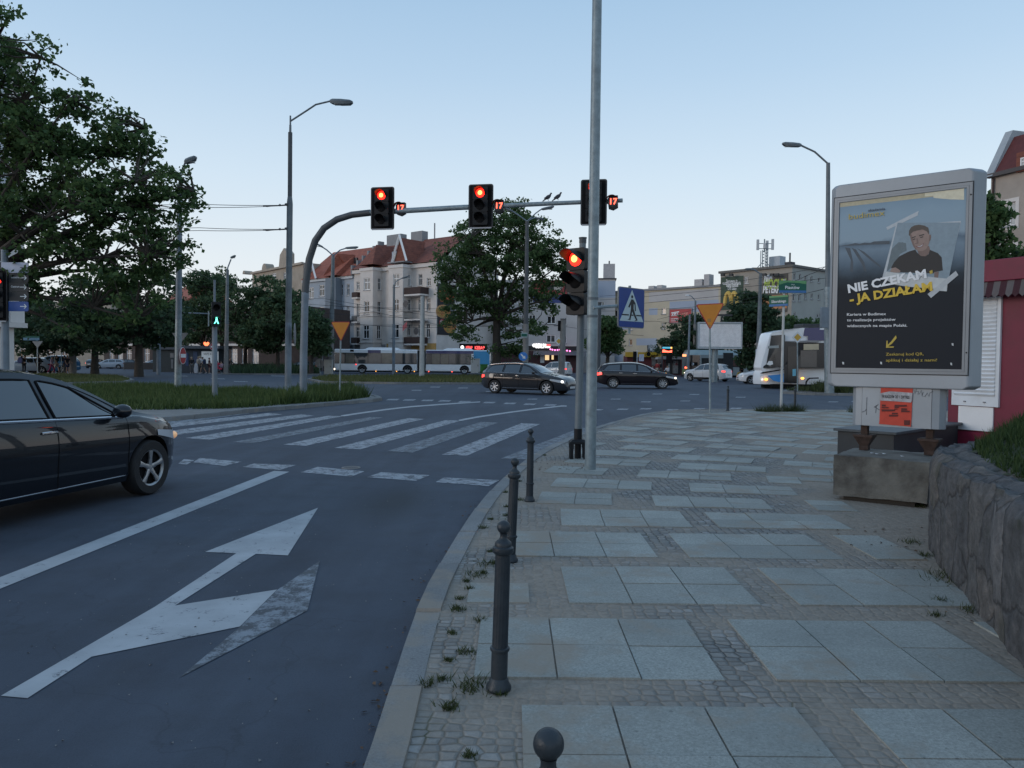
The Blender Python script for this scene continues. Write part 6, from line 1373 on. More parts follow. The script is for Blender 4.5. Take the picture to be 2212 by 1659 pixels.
board('grey notice board behind the crowd, left of two', 72, (111,737,126,754), mat('grey notice', (.17,.18,.2), .6), 118); board('grey notice board behind the crowd, right of two', 73, (128.5,733,144,747), mat('grey notice', (0,0,0)), 133)
# right: street names, priority, parking, arrows
p = gp(1687, 889, .105); t = thing('street_sign', 'pale post with two green and blue street name plates at the pavement corner', 'street sign', p)
zt1 = onp(t, 1690, 603, 0)[1]; MB().tube([(0,0,0),(.02,0,zt1)], [.042,.036], 12).build('post', mat('pale mast', (0,0,0)), t)
a, c = onp(t, 1682, 632.5, -.06), onp(t, 1742, 606.5, -.06)
pl = MB().prism(rrect(a[0], c[0], a[1], c[1], .012), -.07, -.045).build('name_plate', M_signg, t, smooth=False); h_ = c[1]-a[1]; w_ = c[0]-a[0]
MB().box(a[0]+.005, c[0]-.005, -.073, -.0705, a[1]+.005, a[1]+h_*.2).build('blue_band', mat('band blue', (.03,.13,.33), .5), pl, smooth=False); MB().prism([(a[0]+.005,c[1]-.005),(c[0]-.005,c[1]-.005),(c[0]-.005,c[1]-h_*.28),(a[0]+w_*.7,c[1]-h_*.18),(a[0]+w_*.3,c[1]-h_*.14),(a[0]+.005,c[1]-h_*.35)], -.073, -.0705).build('top_band', mat('band green', (.10,.27,.11), .5), pl, smooth=False)
tfit('Piastów', (a[0]+w_*.23, a[1]+h_*.32), (a[0]+w_*.75, a[1]+h_*.32), h_*.26, -.075, pl, M_wht, .015); tfit('aleja', (a[0]+w_*.44, a[1]+h_*.64), (a[0]+w_*.57, a[1]+h_*.64), h_*.1, -.075, pl, M_wht, 0)
t2 = t; px_ = onp(t, 1686, 650, 0); L_ = .62
sub = bpy.data.objects.new('name_plate_side', None)
bpy.data.objects.remove(sub)
ang = R(-52); ca, sa = math.cos(ang), math.sin(ang); zc_ = px_[1]
mb = MB(); mb.M = Matrix.Translation((-.02,-.02,zc_)) @ Matrix.Rotation(ang, 4, 'Z'); mb.box(-.42, .22, -.07, -.045, -.165, .165); p2 = mb.build('name_plate', M_signg, t, smooth=False)
mb = MB(); mb.M = Matrix.Translation((-.02,-.02,zc_)) @ Matrix.Rotation(ang, 4, 'Z'); mb.box(-.42, .22, -.074, -.0705, -.16, -.095); mb.build('blue_band', mat('band blue', (0,0,0)), p2, smooth=False)
mb = MB(); mb.M = Matrix.Translation((-.02,-.02,zc_)) @ Matrix.Rotation(ang, 4, 'Z'); mb.box(-.42, .22, -.074, -.0705, .11, .16); mb.build('top_band', mat('band green', (0,0,0)), p2, smooth=False)
o = tfit('Sikorskiego', (-.34,-.05), (.16,-.05), .085, -.076, p2, M_wht, .01); o.data.transform(Matrix.Translation((-.02,-.02,zc_)) @ Matrix.Rotation(ang, 4, 'Z'))
def diamond(label, u, v, hw, d, vb=840):
    p = at(u, vb, d); t = thing('priority_sign', label, 'road sign', (p.x, p.y, gz(d)+.05)); c = onp(t, u, v, -.05); k_ = hw*d/F
    q = lambda f: [(c[0]-f,c[1]),(c[0],c[1]-f),(c[0]+f,c[1]),(c[0],c[1]+f)]
    MB().prism(q(k_), -.05, -.03).build('panel', M_signw, t, smooth=False); MB().prism(q(k_*.62), -.056, -.05).build('yellow_face', mat('yellow sign face', (.55,.34,.05), .4), t, smooth=False); MB().tube([(0,0,0),(c[0],0,c[1]+k_*.8)], .035, 8).build('post', M_galv, t)
diamond('yellow and white priority diamond in front of the white tram', 1723, 728.5, 12.8, 40); diamond('small priority diamond in front of the restaurant', 1207, 737, 9, 62, 806)
p = at(1642.5, 764, 65.6); t = thing('parking_sign', 'blue parking sign on a white plate fixed to a street lamp', 'road sign', p, 0); k_ = 65.6/F
MB().prism(rrect(-10.5*k_, 10.5*k_, -9*k_, 9.5*k_, .05), -.05, -.02).build('plate', M_signw, t, smooth=False); MB().prism(rrect(-7.5*k_, 7.5*k_, -5.5*k_, 8*k_, .05), -.055, -.05).build('blue_face', M_signb, t, smooth=False); text('P', .5, 0, .06, -.058, t, M_wht, bold=.02); MB().box(-7*k_, 7*k_, -.055, -.05, -8*k_, -7*k_).build('black_bar', M_ink, t, smooth=False)
p = at(1130, 770, 58); t = thing('keep_right_sign', 'round blue sign with a white slanted arrow on the median by the big tree', 'road sign', (p.x, p.y, gz(58))); z_ = p.z-gz(58)
MB().lathe([(0,-.05),(.33,-.05),(.335,-.03),(0,-.03)], 26, (0,0,z_), 'y').build('disc', mat('bright blue sign face', (.02,.16,.48), .4), t); q45 = lambda L: [((x-y)*.707*1.0, z_-(x+y)*.707) for x, y in L]
mb = MB(); mb.prism([(( x*.707+y*.707), z_+(-x*.707+y*.707)) for x, y in ((-.24,.05),(.05,.05),(.05,.15),(.25,0),(.05,-.15),(.05,-.05),(-.24,-.05))], -.058, -.05); mb.build('white_arrow', M_signw, t, smooth=False); MB().tube([(0,0,0),(0,0,z_+.2)], .035, 8).build('post', M_galv, t)
p = at(691, 785, 80); t = thing('round_sign', 'grey back of a round sign beside the utility cabinet on the median', 'road sign', (p.x, p.y, gz(80))); z_ = p.z-gz(80); MB().lathe([(0,-.05),(.47,-.05),(.48,-.03),(0,-.03)], 24, (0,0,z_), 'y').build('disc', M_back, t); MB().tube([(0,-.07,0),(0,-.07,z_+.3)], .035, 8).build('post', M_galv, t)
p = at(697, 760, 92); t = thing('direction_arrow_sign', 'small blue square arrow sign above the dark car at left', 'road sign', (p.x, p.y, p.z)); MB().prism(rrect(-.3,.3,-.3,.3,.04), -.03, 0).build('panel', mat('bright blue sign face', (0,0,0)), t, smooth=False); MB().prism([(-.05,-.2),(.05,-.2),(.05,.02),(.14,.02),(0,.2),(-.14,.02),(-.05,.02)], -.036, -.03).build('arrow', M_signw, t, smooth=False); MB().tube([(0,.02,.2),(0,.02,-p.z+gz(92))], .03, 6).build('post', M_galv, t)
p = at(1131, 724, 59.5); t = thing('street_sign', 'small green street plate on the lamp before the big tree', 'street sign', p, R(15)); MB().prism(rrect(-.27,.24,-.18,.18,.02), -.25, -.22).build('plate', mat('pale plate', (.3,.38,.38), .5), t, smooth=False); MB().box(-.24,.21,-.256,-.25,-.11,.1).build('green_face', M_signg, t, smooth=False)
p = at(1781, 686, 37.6); t = thing('control_box', 'flat blue grey box strapped to the tall lamp beside the citylight', 'box', p); k_ = 37.6/F; MB().prism(rrect(-8*k_, 8*k_, -22*k_, 22*k_, .03), -.12, .12).build('casing', M_poleb, t, smooth=False); MB().cbox((0,.15,.3), (.1,.2,.05)).build('bracket', M_galv, t, smooth=False)
p = at(1211, 704, 62); t = thing('reversed_signal', 'small dark signal seen from behind on a wire before the grey block', 'traffic light', p, R(200)); MB().prism(rrect(-.2,.2,-.42,.42,.04), -.1, .1).build('housing', M_blackm, t, smooth=False); MB().tube([(.15,0,0),(.6,0,0)], .03, 6).build('bracket', M_dark, t)
# blank billboard on a column
p = at(1544, 800, 62); t = thing('billboard', 'empty white slatted billboard on a single column', 'billboard', (p.x, p.y, gz(62)), R(-6)); 
a, c = onp(t, *Zg(98, 1222), 0), onp(t, *Zg(540, 962), 0); MB().box(a[0], c[0], 0, .8, a[1], c[1]).build('case', M_galv, t, smooth=False); mb = MB(); n_ = 44
x0, x1 = a[0]+.13, c[0]-.1
for i in range(n_):
    xa_ = x0+(x1-x0)*i/n_; xb_ = x0+(x1-x0)*(i+1)/n_; mb.add([(xa_,-.012,a[1]+.16),(xb_-.025,-.03,a[1]+.16),(xb_-.025,-.03,c[1]-.16),(xa_,-.012,c[1]-.16)], [(0,1,2,3)])
mb.build('slats', mat('white slats', (.88,.88,.90), .6), t, smooth=False); mb = MB(); ring(mb, a[0]-.0, c[0]+.0, a[1], c[1], .1, -.06, -.002); mb.build('frame', mat('pale frame', (.42,.45,.47), .5), t, smooth=False)
MB().tube([(.05,.5,0),(.05,.5,a[1])], .26, 14).build('column', M_galv, t); mb = MB(); mb.tube([(c[0]*.2,.1,c[1]),(c[0]*.2,-.9,c[1]+.5)], .05, 5); mb.cbox((c[0]*.2,-1,c[1]+.5), (1.4,.2,.15)); mb.build('flood_lamp', M_iron, t, smooth=False)
# cabinets
def cabinet(label, d, u0, u1, v0, v1, m, nm='utility_cabinet', y=.5):
    p = at((u0+u1)/2, v1, d); k_ = d/F; w_ = (u1-u0)*k_/2; h_ = (v1-v0)*k_; t = thing(nm, label, 'cabinet', (p.x, p.y, p.z)); MB().box(-w_, w_, 0, y, 0, h_).build('casing', m, t, bev=.02); MB().box(-w_*1.05, w_*1.05, -.04, y+.04, h_, h_+.06).build('lid', m, t, smooth=False); MB().box(-w_*.9, w_*.9, -.012, -.002, h_*.08, h_*.94).build('door', m, t, smooth=False); MB().cbox((w_*.6,-.03,h_*.55), (.04,.04,.16)).build('handle', M_dark, t, smooth=False)
cabinet('tall white utility cabinet at the rear of the bus', 70, 1017, 1036, 776, 806, mat('white cabinet', (.5,.54,.57), .6, 0, .05, 2)); cabinet('bright green cabinet beside the white cabinet', 71, 1037, 1053, 788, 806, mat('green cabinet', (.06,.27,.06), .6, 0, .1, 2)); cabinet('beige utility cabinet beside the round sign on the median', 79, 700, 717, 778, 808.5, mat('beige cabinet', (.34,.33,.3), .7, 0, .1, 2)); cabinet('grey cabinet on the tram pole behind the beige cabinet', 83, 708, 716, 757, 770, mat('grey cabinet', (.25,.28,.3), .7), y=.3)
# ================================================================ wires
def wire(pts, label, sag=.0, r=.018):
    W3 = [at(*p_) for p_ in pts]; out = []
    for a, b2 in zip(W3[:-1], W3[1:]):
        for i in range(9): f = i/8; q = a.lerp(b2, f); q.z -= sag*4*f*(1-f); out.append(q-W3[0])
    t = MB().tube(out, r, 5).build('overhead_wire', M_wire, loc=W3[0]); tag(t, label, 'wire', 'overhead wires'); return t
for v0, v1, s_ in ((443,441,'upper'),(447,448,'second'),(495,492,'third'),(499,498,'lowest')): wire([(619,v0 if s_ in ('upper','third') else v0-3,30),(430,v1,31),(60,v1+3,33)], s_+' of four wires running left from the tall grey lamp into the maple', .03, .012)
for v0 in (444, 496):
    p = at(585, v0, 30); t = thing('turnbuckle', 'black strain insulator on the %s pair of wires left of the tall grey lamp' % ('upper' if v0 == 444 else 'lower'), 'insulator', p, 0, 'wire strainers'); MB().tube([(-.3,0,-.02),(-.15,0,-.03),(0,0,-.01),(.2,0,-.005),(.55,0,.03)], [.012,.03,.03,.018,.02], 8).build('insulator', M_ink, t)
    mb = MB(); mb.lathe([(.035,-.01),(.05,0),(.035,.01),(.02,0),(.035,-.01)], 12, (.35,0,.02), 'y', caps=False); mb.build('ring', M_dark, t)
wl_ = 'thin black tram wire strung across the junction before the tenements'
for a in ([(640,655,80),(860,668,78),(1130,690,76)], [(640,672,82),(900,688,78),(1130,684,74)], [(660,690,78),(880,708,74),(1190,700,70)], [(700,650,84),(940,700,80),(1180,706,78)], [(560,640,88),(700,645,84),(1000,692,80)], [(640,700,86),(860,702,82),(1010,700,80)], [(700,660,90),(1010,668,86),(1190,664,84)]): wire(a, wl_, .06)
wl_ = 'thin black tram wire strung across the junction before the sand coloured block'
for a in ([(1296,648,80),(1440,636,74),(1790,600,60)], [(1296,662,80),(1440,650,74),(1640,630,66)], [(1296,672,82),(1430,668,76),(1640,650,66)], [(1296,690,80),(1420,694,76),(1500,702,72)], [(1296,640,88),(1500,622,76),(1790,575,55)], [(1390,725,84),(1300,716,80),(1190,700,74)], [(1420,690,84),(1500,668,76),(1640,640,66)], [(1700,612,60),(1750,592,50),(1789,572,38)], [(1700,640,60),(1789,622,38)], [(1640,690,66),(1600,700,70),(1560,705,74)]): wire(a, wl_, .05)
wire([(391,572,34),(470,610,60),(520,625,80)], 'wire sloping right from the galvanised lamp at left', .0, .012); wire([(381,575,34),(352,588,40),(320,600,50)], 'wire sloping left from the galvanised lamp at left', 0, .012)
# ================================================================ shop row and tram stop
Zj = zt(2080, 1080, 5.53)
p = at(1350, 800, 97); t = thing('shop', 'low burgundy shop with a yellow fascia and dark round emblem signs', 'shop', (p.x, p.y, gz(97)), R(-3)); jq = lambda x, y, yy=0: onp(t, *Zj(x, y), yy)
a, c = jq(850, 1370), jq(2080, 1050); MB().box(a[0], c[0], 0, 5, 0, c[1]).build('wall', mat('dull burgundy wall', (.10,.018,.022), .7, 0, .15, 1), t, smooth=False)
a, c2 = jq(812, 1058), jq(2100, 975); MB().box(a[0], c2[0], -.5, -.01, a[1], c2[1]).build('fascia', mat('yellow fascia', (.48,.29,.03), .6, 0, .06, 1), t, smooth=False)
for x0, x1 in ((1325,1510),): q0, q1 = jq(x0, 1105), jq(x1, 1065); MB().box(q0[0], q1[0], -.06, -.01, q0[1], q1[1]).build('light_strip', mat('pale light box', (.5,.5,.46), .5, 0, 0), t, smooth=False)
for x0, x1, y0, y1 in ((1335,1420,1110,1230),(1440,1520,1110,1320)): q0, q1 = jq(x0, y1), jq(x1, y0); MB().box(q0[0], q1[0], -.05, -.005, max(.2,q0[1]), q1[1]).build('shop_window', M_glass2, t, smooth=False)
for cx_, cy_, sc_ in ((1340, 1000, 1.0), (1935, 985, .78)):
    q = lambda x, y: jq(cx_+x*sc_, cy_+y*sc_, -.6); o_c = q(-68, 5); rr = 62*sc_*97/F/5.53/1.6492
    em = MB().prism(circ(o_c[0], o_c[1], rr, 18), -.66, -.6).build('emblem_disc', M_blackm, t, smooth=False); mb = MB()
    mb.prism(circ(o_c[0], o_c[1], rr*.86, 18), -.67, -.66); mb.build('emblem_ring', M_yel, em, smooth=False); mb = MB(); mb.prism(circ(o_c[0], o_c[1], rr*.72, 18), -.68, -.67); mb.build('emblem_centre', M_blackm, em, smooth=False)
    pl_ = MB().prism([q(-30,-62),(q(110,-62)[0],q(110,-62)[1]),q(105,0),q(125,25),q(20,55),q(-30,40)], -.655, -.6).build('sign_plate', M_blackm, t, smooth=False)
    tfit('CRAZY', q(-22,-2), q(100,-14), .62*sc_, -.68, pl_, M_yel, .05); tfit('CHICKEN', q(-10,28), q(100,18), .26*sc_, -.68, pl_, M_yel, .03)
hb = MB().prism([jq(x, y, -.7) for x, y in ((1252,960),(1245,835),(1275,818),(1450,818),(1478,838),(1470,965))], -.72, -.66).build('hair_salon_board', mat('slate board', (.06,.068,.075), .6), t, smooth=False)
tfit('FRYZJER', jq(1275,912,-.7), jq(1450,912,-.7), .62, -.73, hb, M_signw, .01); tfit('MĘSKI', jq(1305,945,-.7), jq(1425,945,-.7), .42, -.73, hb, M_signw, .01); tfit('SALON', jq(1320,866,-.7), jq(1410,866,-.7), .18, -.73, hb, M_signw, 0)
q0, q1 = jq(1745,972), jq(1800,930); MB().box(q0[0], q1[0], -.2, .5, q0[1], q1[1]).build('vent_unit', M_sill, t, smooth=False)
p = at(1437, 806, 88); t = thing('tram_shelter', 'grey glazed tram stop shelter with a curved roof in front of the shops', 'shelter', (p.x, p.y, gz(88))); k_ = 88/F
MB().prism([(-18*k_,1.95),(-16*k_,2.2),(10*k_,2.35),(42*k_,2.2),(44*k_,1.98)], -.3, 1.4).build('roof', M_sill, t, smooth=False)
for x_ in (-16, 2, 20, 41): MB().box(x_*k_-.05, x_*k_+.05, 1.1, 1.2, 0, 2.1).build('post', M_iron, t, smooth=False)
for x_ in (3, 21): MB().box(x_*k_+.08, (x_+17)*k_-.0, 1.13, 1.16, .2, 1.95).build('glass_panel', mat('smoky shelter glass', (.06,.065,.07), .1), t, smooth=False)
MB().box(20*k_, 31*k_, .9, 1.05, .35, 1.8).build('shelter_poster', foodmat('printed poster picture', (.2,.04,.05), (.3,.32,.33), (.1,.12,.14)), t, smooth=False)  # printed picture only, the panel has no emission
MB().box(-10*k_, 1*k_, .8, 1.1, .4, .48).build('bench', M_dark, t, smooth=False)
p = at(1432, 806, 86); t = thing('departure_display', 'tram departure display glowing orange and blue on a mast', 'display', (p.x, p.y, gz(86))); z0_, z1_ = at(1440, 763, 86).z-gz(86), at(1440, 747, 86).z-gz(86); k_ = 86/F
MB().tube([(-2*k_,.1,0),(-2*k_,.1,z1_+.1)], .09, 8).build('mast', M_dark, t); MB().box(-4*k_, 20*k_, -.15, .05, z0_, z1_).build('case', M_blackm, t, smooth=False)
zh = z1_-z0_; MB().box(-2.5*k_, 15*k_, -.165, -.15, z0_+zh*.62, z0_+zh*.85).build('blue_line', mat('cyan display', (.1,.5,.6), .5, 0, 0, emit=.6, ecol=(.12,.5,.7)), t, smooth=False); MB().box(15*k_, 18.5*k_, -.165, -.15, z0_+zh*.62, z0_+zh*.85).build('yellow_block', mat('amber display', (1,.6,.1), .5, 0, 0, emit=1.2, ecol=(1,.55,.12)), t, smooth=False)
MB().prism([(-2.5*k_,z0_+zh*.12),(18*k_,z0_+zh*.1),(18*k_,z0_+zh*.45),(13*k_,z0_+zh*.3),(9*k_,z0_+zh*.3),(0,z0_+zh*.5),(-2.5*k_,z0_+zh*.42)], -.165, -.15).build('orange_line', M_redd, t, smooth=False)
p = at(1445, 806, 84); t = thing('reversed_signal', 'dark traffic signal on a post beside the departure display', 'traffic light', (p.x, p.y, gz(84)), R(160)); MB().tube([(0,0,0),(0,0,1.9)], .06, 8).build('post', M_galv, t); MB().prism(rrect(-.3,.3,1.5,2.5,.05), -.15, .15).build('housing', M_blackm, t, smooth=False)
p = at(1406, 800, 80); 
for u_, d_, lab in ((1267+0, 84, 'dark signal seen edge on, on a white post before the burgundy shop'),):
    p = at(*Zj(1045, 1190), d_); t = thing('signal_post', lab, 'traffic light', (p.x, p.y, gz(d_))); z_ = at(*Zj(1045, 925), d_).z-gz(d_); MB().tube([(0,0,0),(0,0,z_)], .06, 8).build('post', M_signw, t); MB().box(-.42,-.08,-.15,.15,z_-1.25,z_-.15).build('housing', M_blackm, t, smooth=False); MB().box(.2,.75,-.05,.0,z_-1.2,z_-.45).build('side_plate', mat('pale board', (0,0,0)), t, smooth=False)
# kiosks at far left
p = at(395, 805, 80); t = thing('kiosk', 'dark blue grey kiosk with a white advert board behind the waiting people', 'kiosk', (p.x, p.y, gz(80))); Zw = zt(600, 1180, 5.53); wq = lambda x, y, yy=0: onp(t, *Zw(x, y), yy)
a, c = wq(250, 830), wq(985, 300); MB().box(a[0], c[0], 0, 3, 0, c[1]-.25).build('wall', mat('slate kiosk panel', (.028,.04,.055), .6, 0, .2, 1), t, smooth=False); MB().box(a[0]-.3, c[0]+.3, -.5, 3.2, c[1]-.25, c[1]+.05).build('roof', mat('grey kiosk roof', (.085,.095,.11), .8), t, smooth=False)
q0, q1 = wq(655,635,-.05), wq(985,400,-.05); bo = MB().box(q0[0], q1[0], -.08, -.01, q0[1], q1[1]).build('advert_board', mat('white board', (.42,.47,.49), .5, 0, .05, 1, emit=.12, ecol=(.8,.9,1)), t, smooth=False); tfit('VAPE KING', wq(690,470,-.1), wq(930,470,-.1), .26, -.09, bo, M_ink, .0)
for x0, x1, y0, y1, m in ((490,570,400,640,mat('blue kiosk door', (.05,.075,.14), .5)),(340,392,430,680,mat('blue kiosk panel', (.03,.06,.15), .5))): q0, q1 = wq(x0,y1,-.02), wq(x1,y0,-.02); MB().box(q0[0], q1[0], -.03, -.004, max(.1,q0[1]), q1[1]).build('panel', m, t, smooth=False)
p = at(300, 805, 86); t = thing('kiosk', 'low dark green kiosk with a small pale window left of the galvanised lamp', 'kiosk', (p.x, p.y, gz(86))); k_ = 86/F; MB().box(30*k_, 92*k_, 0, 3, 0, 2.5).build('wall', mat('dark green kiosk wall', (.03,.04,.042), .7), t, smooth=False); MB().box(28*k_, 94*k_, -.3, 3.2, 2.5, 2.75).build('roof', mat('grey kiosk roof', (0,0,0)), t, smooth=False); MB().box(68*k_, 76*k_, -.02, -.004, 1.6, 2.1).build('pale_window', M_glass2, t, smooth=False); MB().box(70*k_, 74*k_, -.02, -.004, .4, 1.4).build('poster', M_glass2, t, smooth=False)
# low dark barrier along the far left street
a, c = at(268, 803, 96), at(640, 803, 92); t = thing('fence', 'low dark fence along the far side of the street at left', 'fence', (a.x, a.y, gz(96)), math.atan2(c.y-a.y, c.x-a.x)); L_ = math.hypot(c.x-a.x, c.y-a.y)
MB().box(0, L_, 0, .06, .1, .95).build('panel', mat('dark fence panel', (.02,.022,.025), .8, 0, .2, 1), t, smooth=False); mb = MB()
for i in range(12): mb.box(L_*i/11-.04, L_*i/11+.04, -.02, -.003, 0, 1.05)
mb.build('fence_posts', M_dark, t, smooth=False)
# small far things: lit heart sign, green box sign
p = at(*Zw(750, 262), 84); t = thing('heart_sign', 'small lit red heart shaped sign above the kiosk', 'sign', p); MB().prism([(0,-.3),(.3,.05),(.28,.25),(.12,.28),(0,.15),(-.12,.28),(-.28,.25),(-.3,.05)], -.05, 0).build('heart', mat('lit red heart', (1,.15,.05), .4, 0, 0, emit=2, ecol=(1,.2,.08)), t, smooth=False); MB().tube([(0,.05,0),(0,.05,-p.z+gz(84))], .04, 6).build('post', M_dark, t)
# ================================================================ cars
def paintm(n, c, rough=.35): return mat(n, c, rough, .0, .04, 1, coat=1.0, spec=.12)
P_black = paintm('black car paint', (.005,.007,.011)); P_char = paintm('charcoal car paint', (.022,.024,.028)); P_white = paintm('white car paint', (.62,.64,.66)); P_blue = paintm('blue car paint', (.04,.13,.24)); P_lblue = paintm('pale car paint', (.33,.37,.42)); P_aub = paintm('black aubergine car paint', (.010,.007,.009))
M_plate = mat('number plate', (.5,.52,.53), .5, 0, 0)
def chaikin(P, it=2):
    P = [np.array(p, float) for p in P]
    for _ in range(it):
        Q = [P[0]]
        for a, b in zip(P[:-1], P[1:]): Q += [a*.75+b*.25, a*.25+b*.75]
        P = Q+[P[-1]]
    return np.array(P)
CARS = {
 'hatch': dict(L=4.30, W=1.78, top=[(-2.15,.55),(-2.13,.88),(-1.98,1.08),(-1.70,1.36),(-1.2,1.45),(-.3,1.48),(.25,1.42),(.72,1.22),(1.10,1.00),(1.35,.95),(1.80,.85),(2.06,.70),(2.15,.50)], belt=[(-2.15,1.0),(-1,.98),(1.2,.90),(2.15,.72)], wb=(-1.33,1.32), r=.318, win=[((-.02,.86),(-.02,.36)),((-.85,-.10),(-.80,-.10)),((-1.55,-.95),(-1.25,-.90))], ws=(1.08,.38), rw=(-1.98,-1.58)),
 'estate': dict(L=4.60, W=1.78, top=[(-2.30,.50),(-2.29,.88),(-2.20,1.02),(-1.92,1.37),(-1.5,1.44),(-.5,1.49),(.1,1.46),(.55,1.32),(1.12,.99),(1.35,.95),(1.95,.84),(2.22,.70),(2.30,.46)], belt=[(-2.3,1.0),(-1,.98),(1.1,.92),(2.3,.74)], wb=(-1.36,1.40), r=.325, win=[((.02,.92),(.02,.48)),((-.90,-.06),(-.88,-.06)),((-1.92,-.98),(-1.62,-.96))], ws=(1.10,.55), rw=(-2.18,-1.96)),
 'suv': dict(L=4.55, W=1.84, top=[(-2.27,.55),(-2.26,1.0),(-2.12,1.20),(-1.86,1.58),(-1.4,1.66),(-.4,1.70),(.2,1.66),(.6,1.50),(1.05,1.16),(1.3,1.10),(1.95,1.00),(2.2,.85),(2.27,.5)], belt=[(-2.27,1.16),(-1,1.10),(1.1,1.05),(2.27,.9)], wb=(-1.34,1.36), r=.35, win=[((.0,.90),(.0,.46)),((-.92,-.08),(-.90,-.08)),((-1.68,-1.0),(-1.5,-.98))], ws=(1.04,.6), rw=(-2.12,-1.90)),
 'van': dict(L=4.38, W=1.80, top=[(-2.19,.50),(-2.18,1.05),(-2.10,1.55),(-2.0,1.76),(-1.4,1.82),(.2,1.81),(.6,1.68),(1.25,1.16),(1.45,1.08),(1.95,.95),(2.14,.78),(2.19,.45)], belt=[(-2.19,1.15),(-1,1.12),(1.2,1.02),(2.19,.8)], wb=(-1.32,1.40), r=.32, win=[((.05,1.0),(.05,.62)),((-1.0,-.05),(-.97,-.05)),((-1.88,-1.1),(-1.80,-1.08))], ws=(1.22,.66), rw=(-2.16,-2.04))}
_body = {}
def car_geo(kind):
    c = CARS[kind]; Lh = c['L']/2; tp = chaikin(c['top']); bl = np.array(c['belt'])
    top = lambda x: float(np.interp(x, tp[:,0], tp[:,1])); belt = lambda x: min(float(np.interp(x, bl[:,0], bl[:,1])), top(x)-.05)
    bot = lambda x: float(np.interp(x, [-Lh,-Lh+.25,-Lh+.5,Lh-.5,Lh-.2,Lh], [.36,.26,.20,.19,.20,.26]))
    def plan(x):
        f = abs(x)/Lh; return c['W']/2*(1-.40*max(0, (f-.60)/.40)**2.8-.02*f)
    def sec(x):
        w = plan(x); zb, b_, t_ = bot(x), belt(x), top(x); hb = b_-zb; g = max(0, t_-b_); tum = min(.27, g*.46); rr = min(.12, g*.6)
        return [(w*.78, zb), (w*.93, zb+.02), (w*.975, zb+.10), (w*.985, zb+hb*.40), (w*1.0, zb+hb*.66), (w*.995, zb+hb*.74), (w*.975, zb+hb*.93), (w*.95, b_), (w*.935, b_+min(.02, g*.2)), (w*.935-tum*.55, b_+max(.02, (g-rr)*.56)), (w*.935-tum, max(b_+.021, t_-rr)), (w*.935-tum-rr*.5, t_-rr*.30), ((w*.935-tum)*.62, t_-.005), ((w*.935-tum)*.3, t_+.012), (0, t_+.016)]
    def sy(x, z):
        s_ = sec(x); return float(np.interp(z, [q[1] for q in s_[2:12]], [q[0] for q in s_[2:12]]))
    def tz(x, y):
        s_ = sec(x)[10:][::-1]; return float(np.interp(abs(y), [q[0] for q in s_], [q[1] for q in s_]))
    return c, Lh, top, belt, bot, plan, sec, sy, tz
def car_body(kind):
    if kind in _body: return _body[kind]
    c, Lh, top, belt, bot, plan, sec, sy, tz = car_geo(kind); xs = np.concatenate([np.linspace(-Lh, -Lh+.5, 9), np.linspace(-Lh+.6, Lh-.6, 34), np.linspace(Lh-.5, Lh, 11)])
    mb = MB(); n = None; vs = []
    for x in xs:
        s_ = sec(x); ring_ = [(x, -y, z) for y, z in s_]+[(x, y, z) for y, z in s_[-2::-1]]; n = len(ring_); vs += ring_
    fs = [tuple(range(n)), tuple(range((len(xs)-1)*n+n-1, (len(xs)-1)*n-1, -1))]
    for i in range(len(xs)-1):
        for k in range(n): fs.append((i*n+k, (i+1)*n+k, (i+1)*n+(k+1) % n, i*n+(k+1) % n))
    mb.add(vs, fs); o = mb.build('body', [P_black, M_blackm])
    cm_ = MB()
    cutters = []
    for wx in c['wb']:
        for s_ in (-1, 1):
            q = MB(); q.k = 1; rr = c['r']+.055
            q.lathe([(rr, -.30), (rr, .30)], 28, (wx, s_*(c['W']/2+.02), c['r']), 'y'); q2 = q.build('cut', [P_black, M_blackm], smooth=False); cutters.append(q2)
            md = o.modifiers.new('b', 'BOOLEAN'); md.operation = 'DIFFERENCE'; md.object = q2; md.solver = 'EXACT'
    me = temp_eval(o)
    bpy.data.objects.remove(o)
    for q2 in cutters: bpy.data.objects.remove(q2)
    me.polygons.foreach_set('use_smooth', [True]*len(me.polygons)); me.set_sharp_from_angle(angle=R(38)); _body[kind] = me; return me
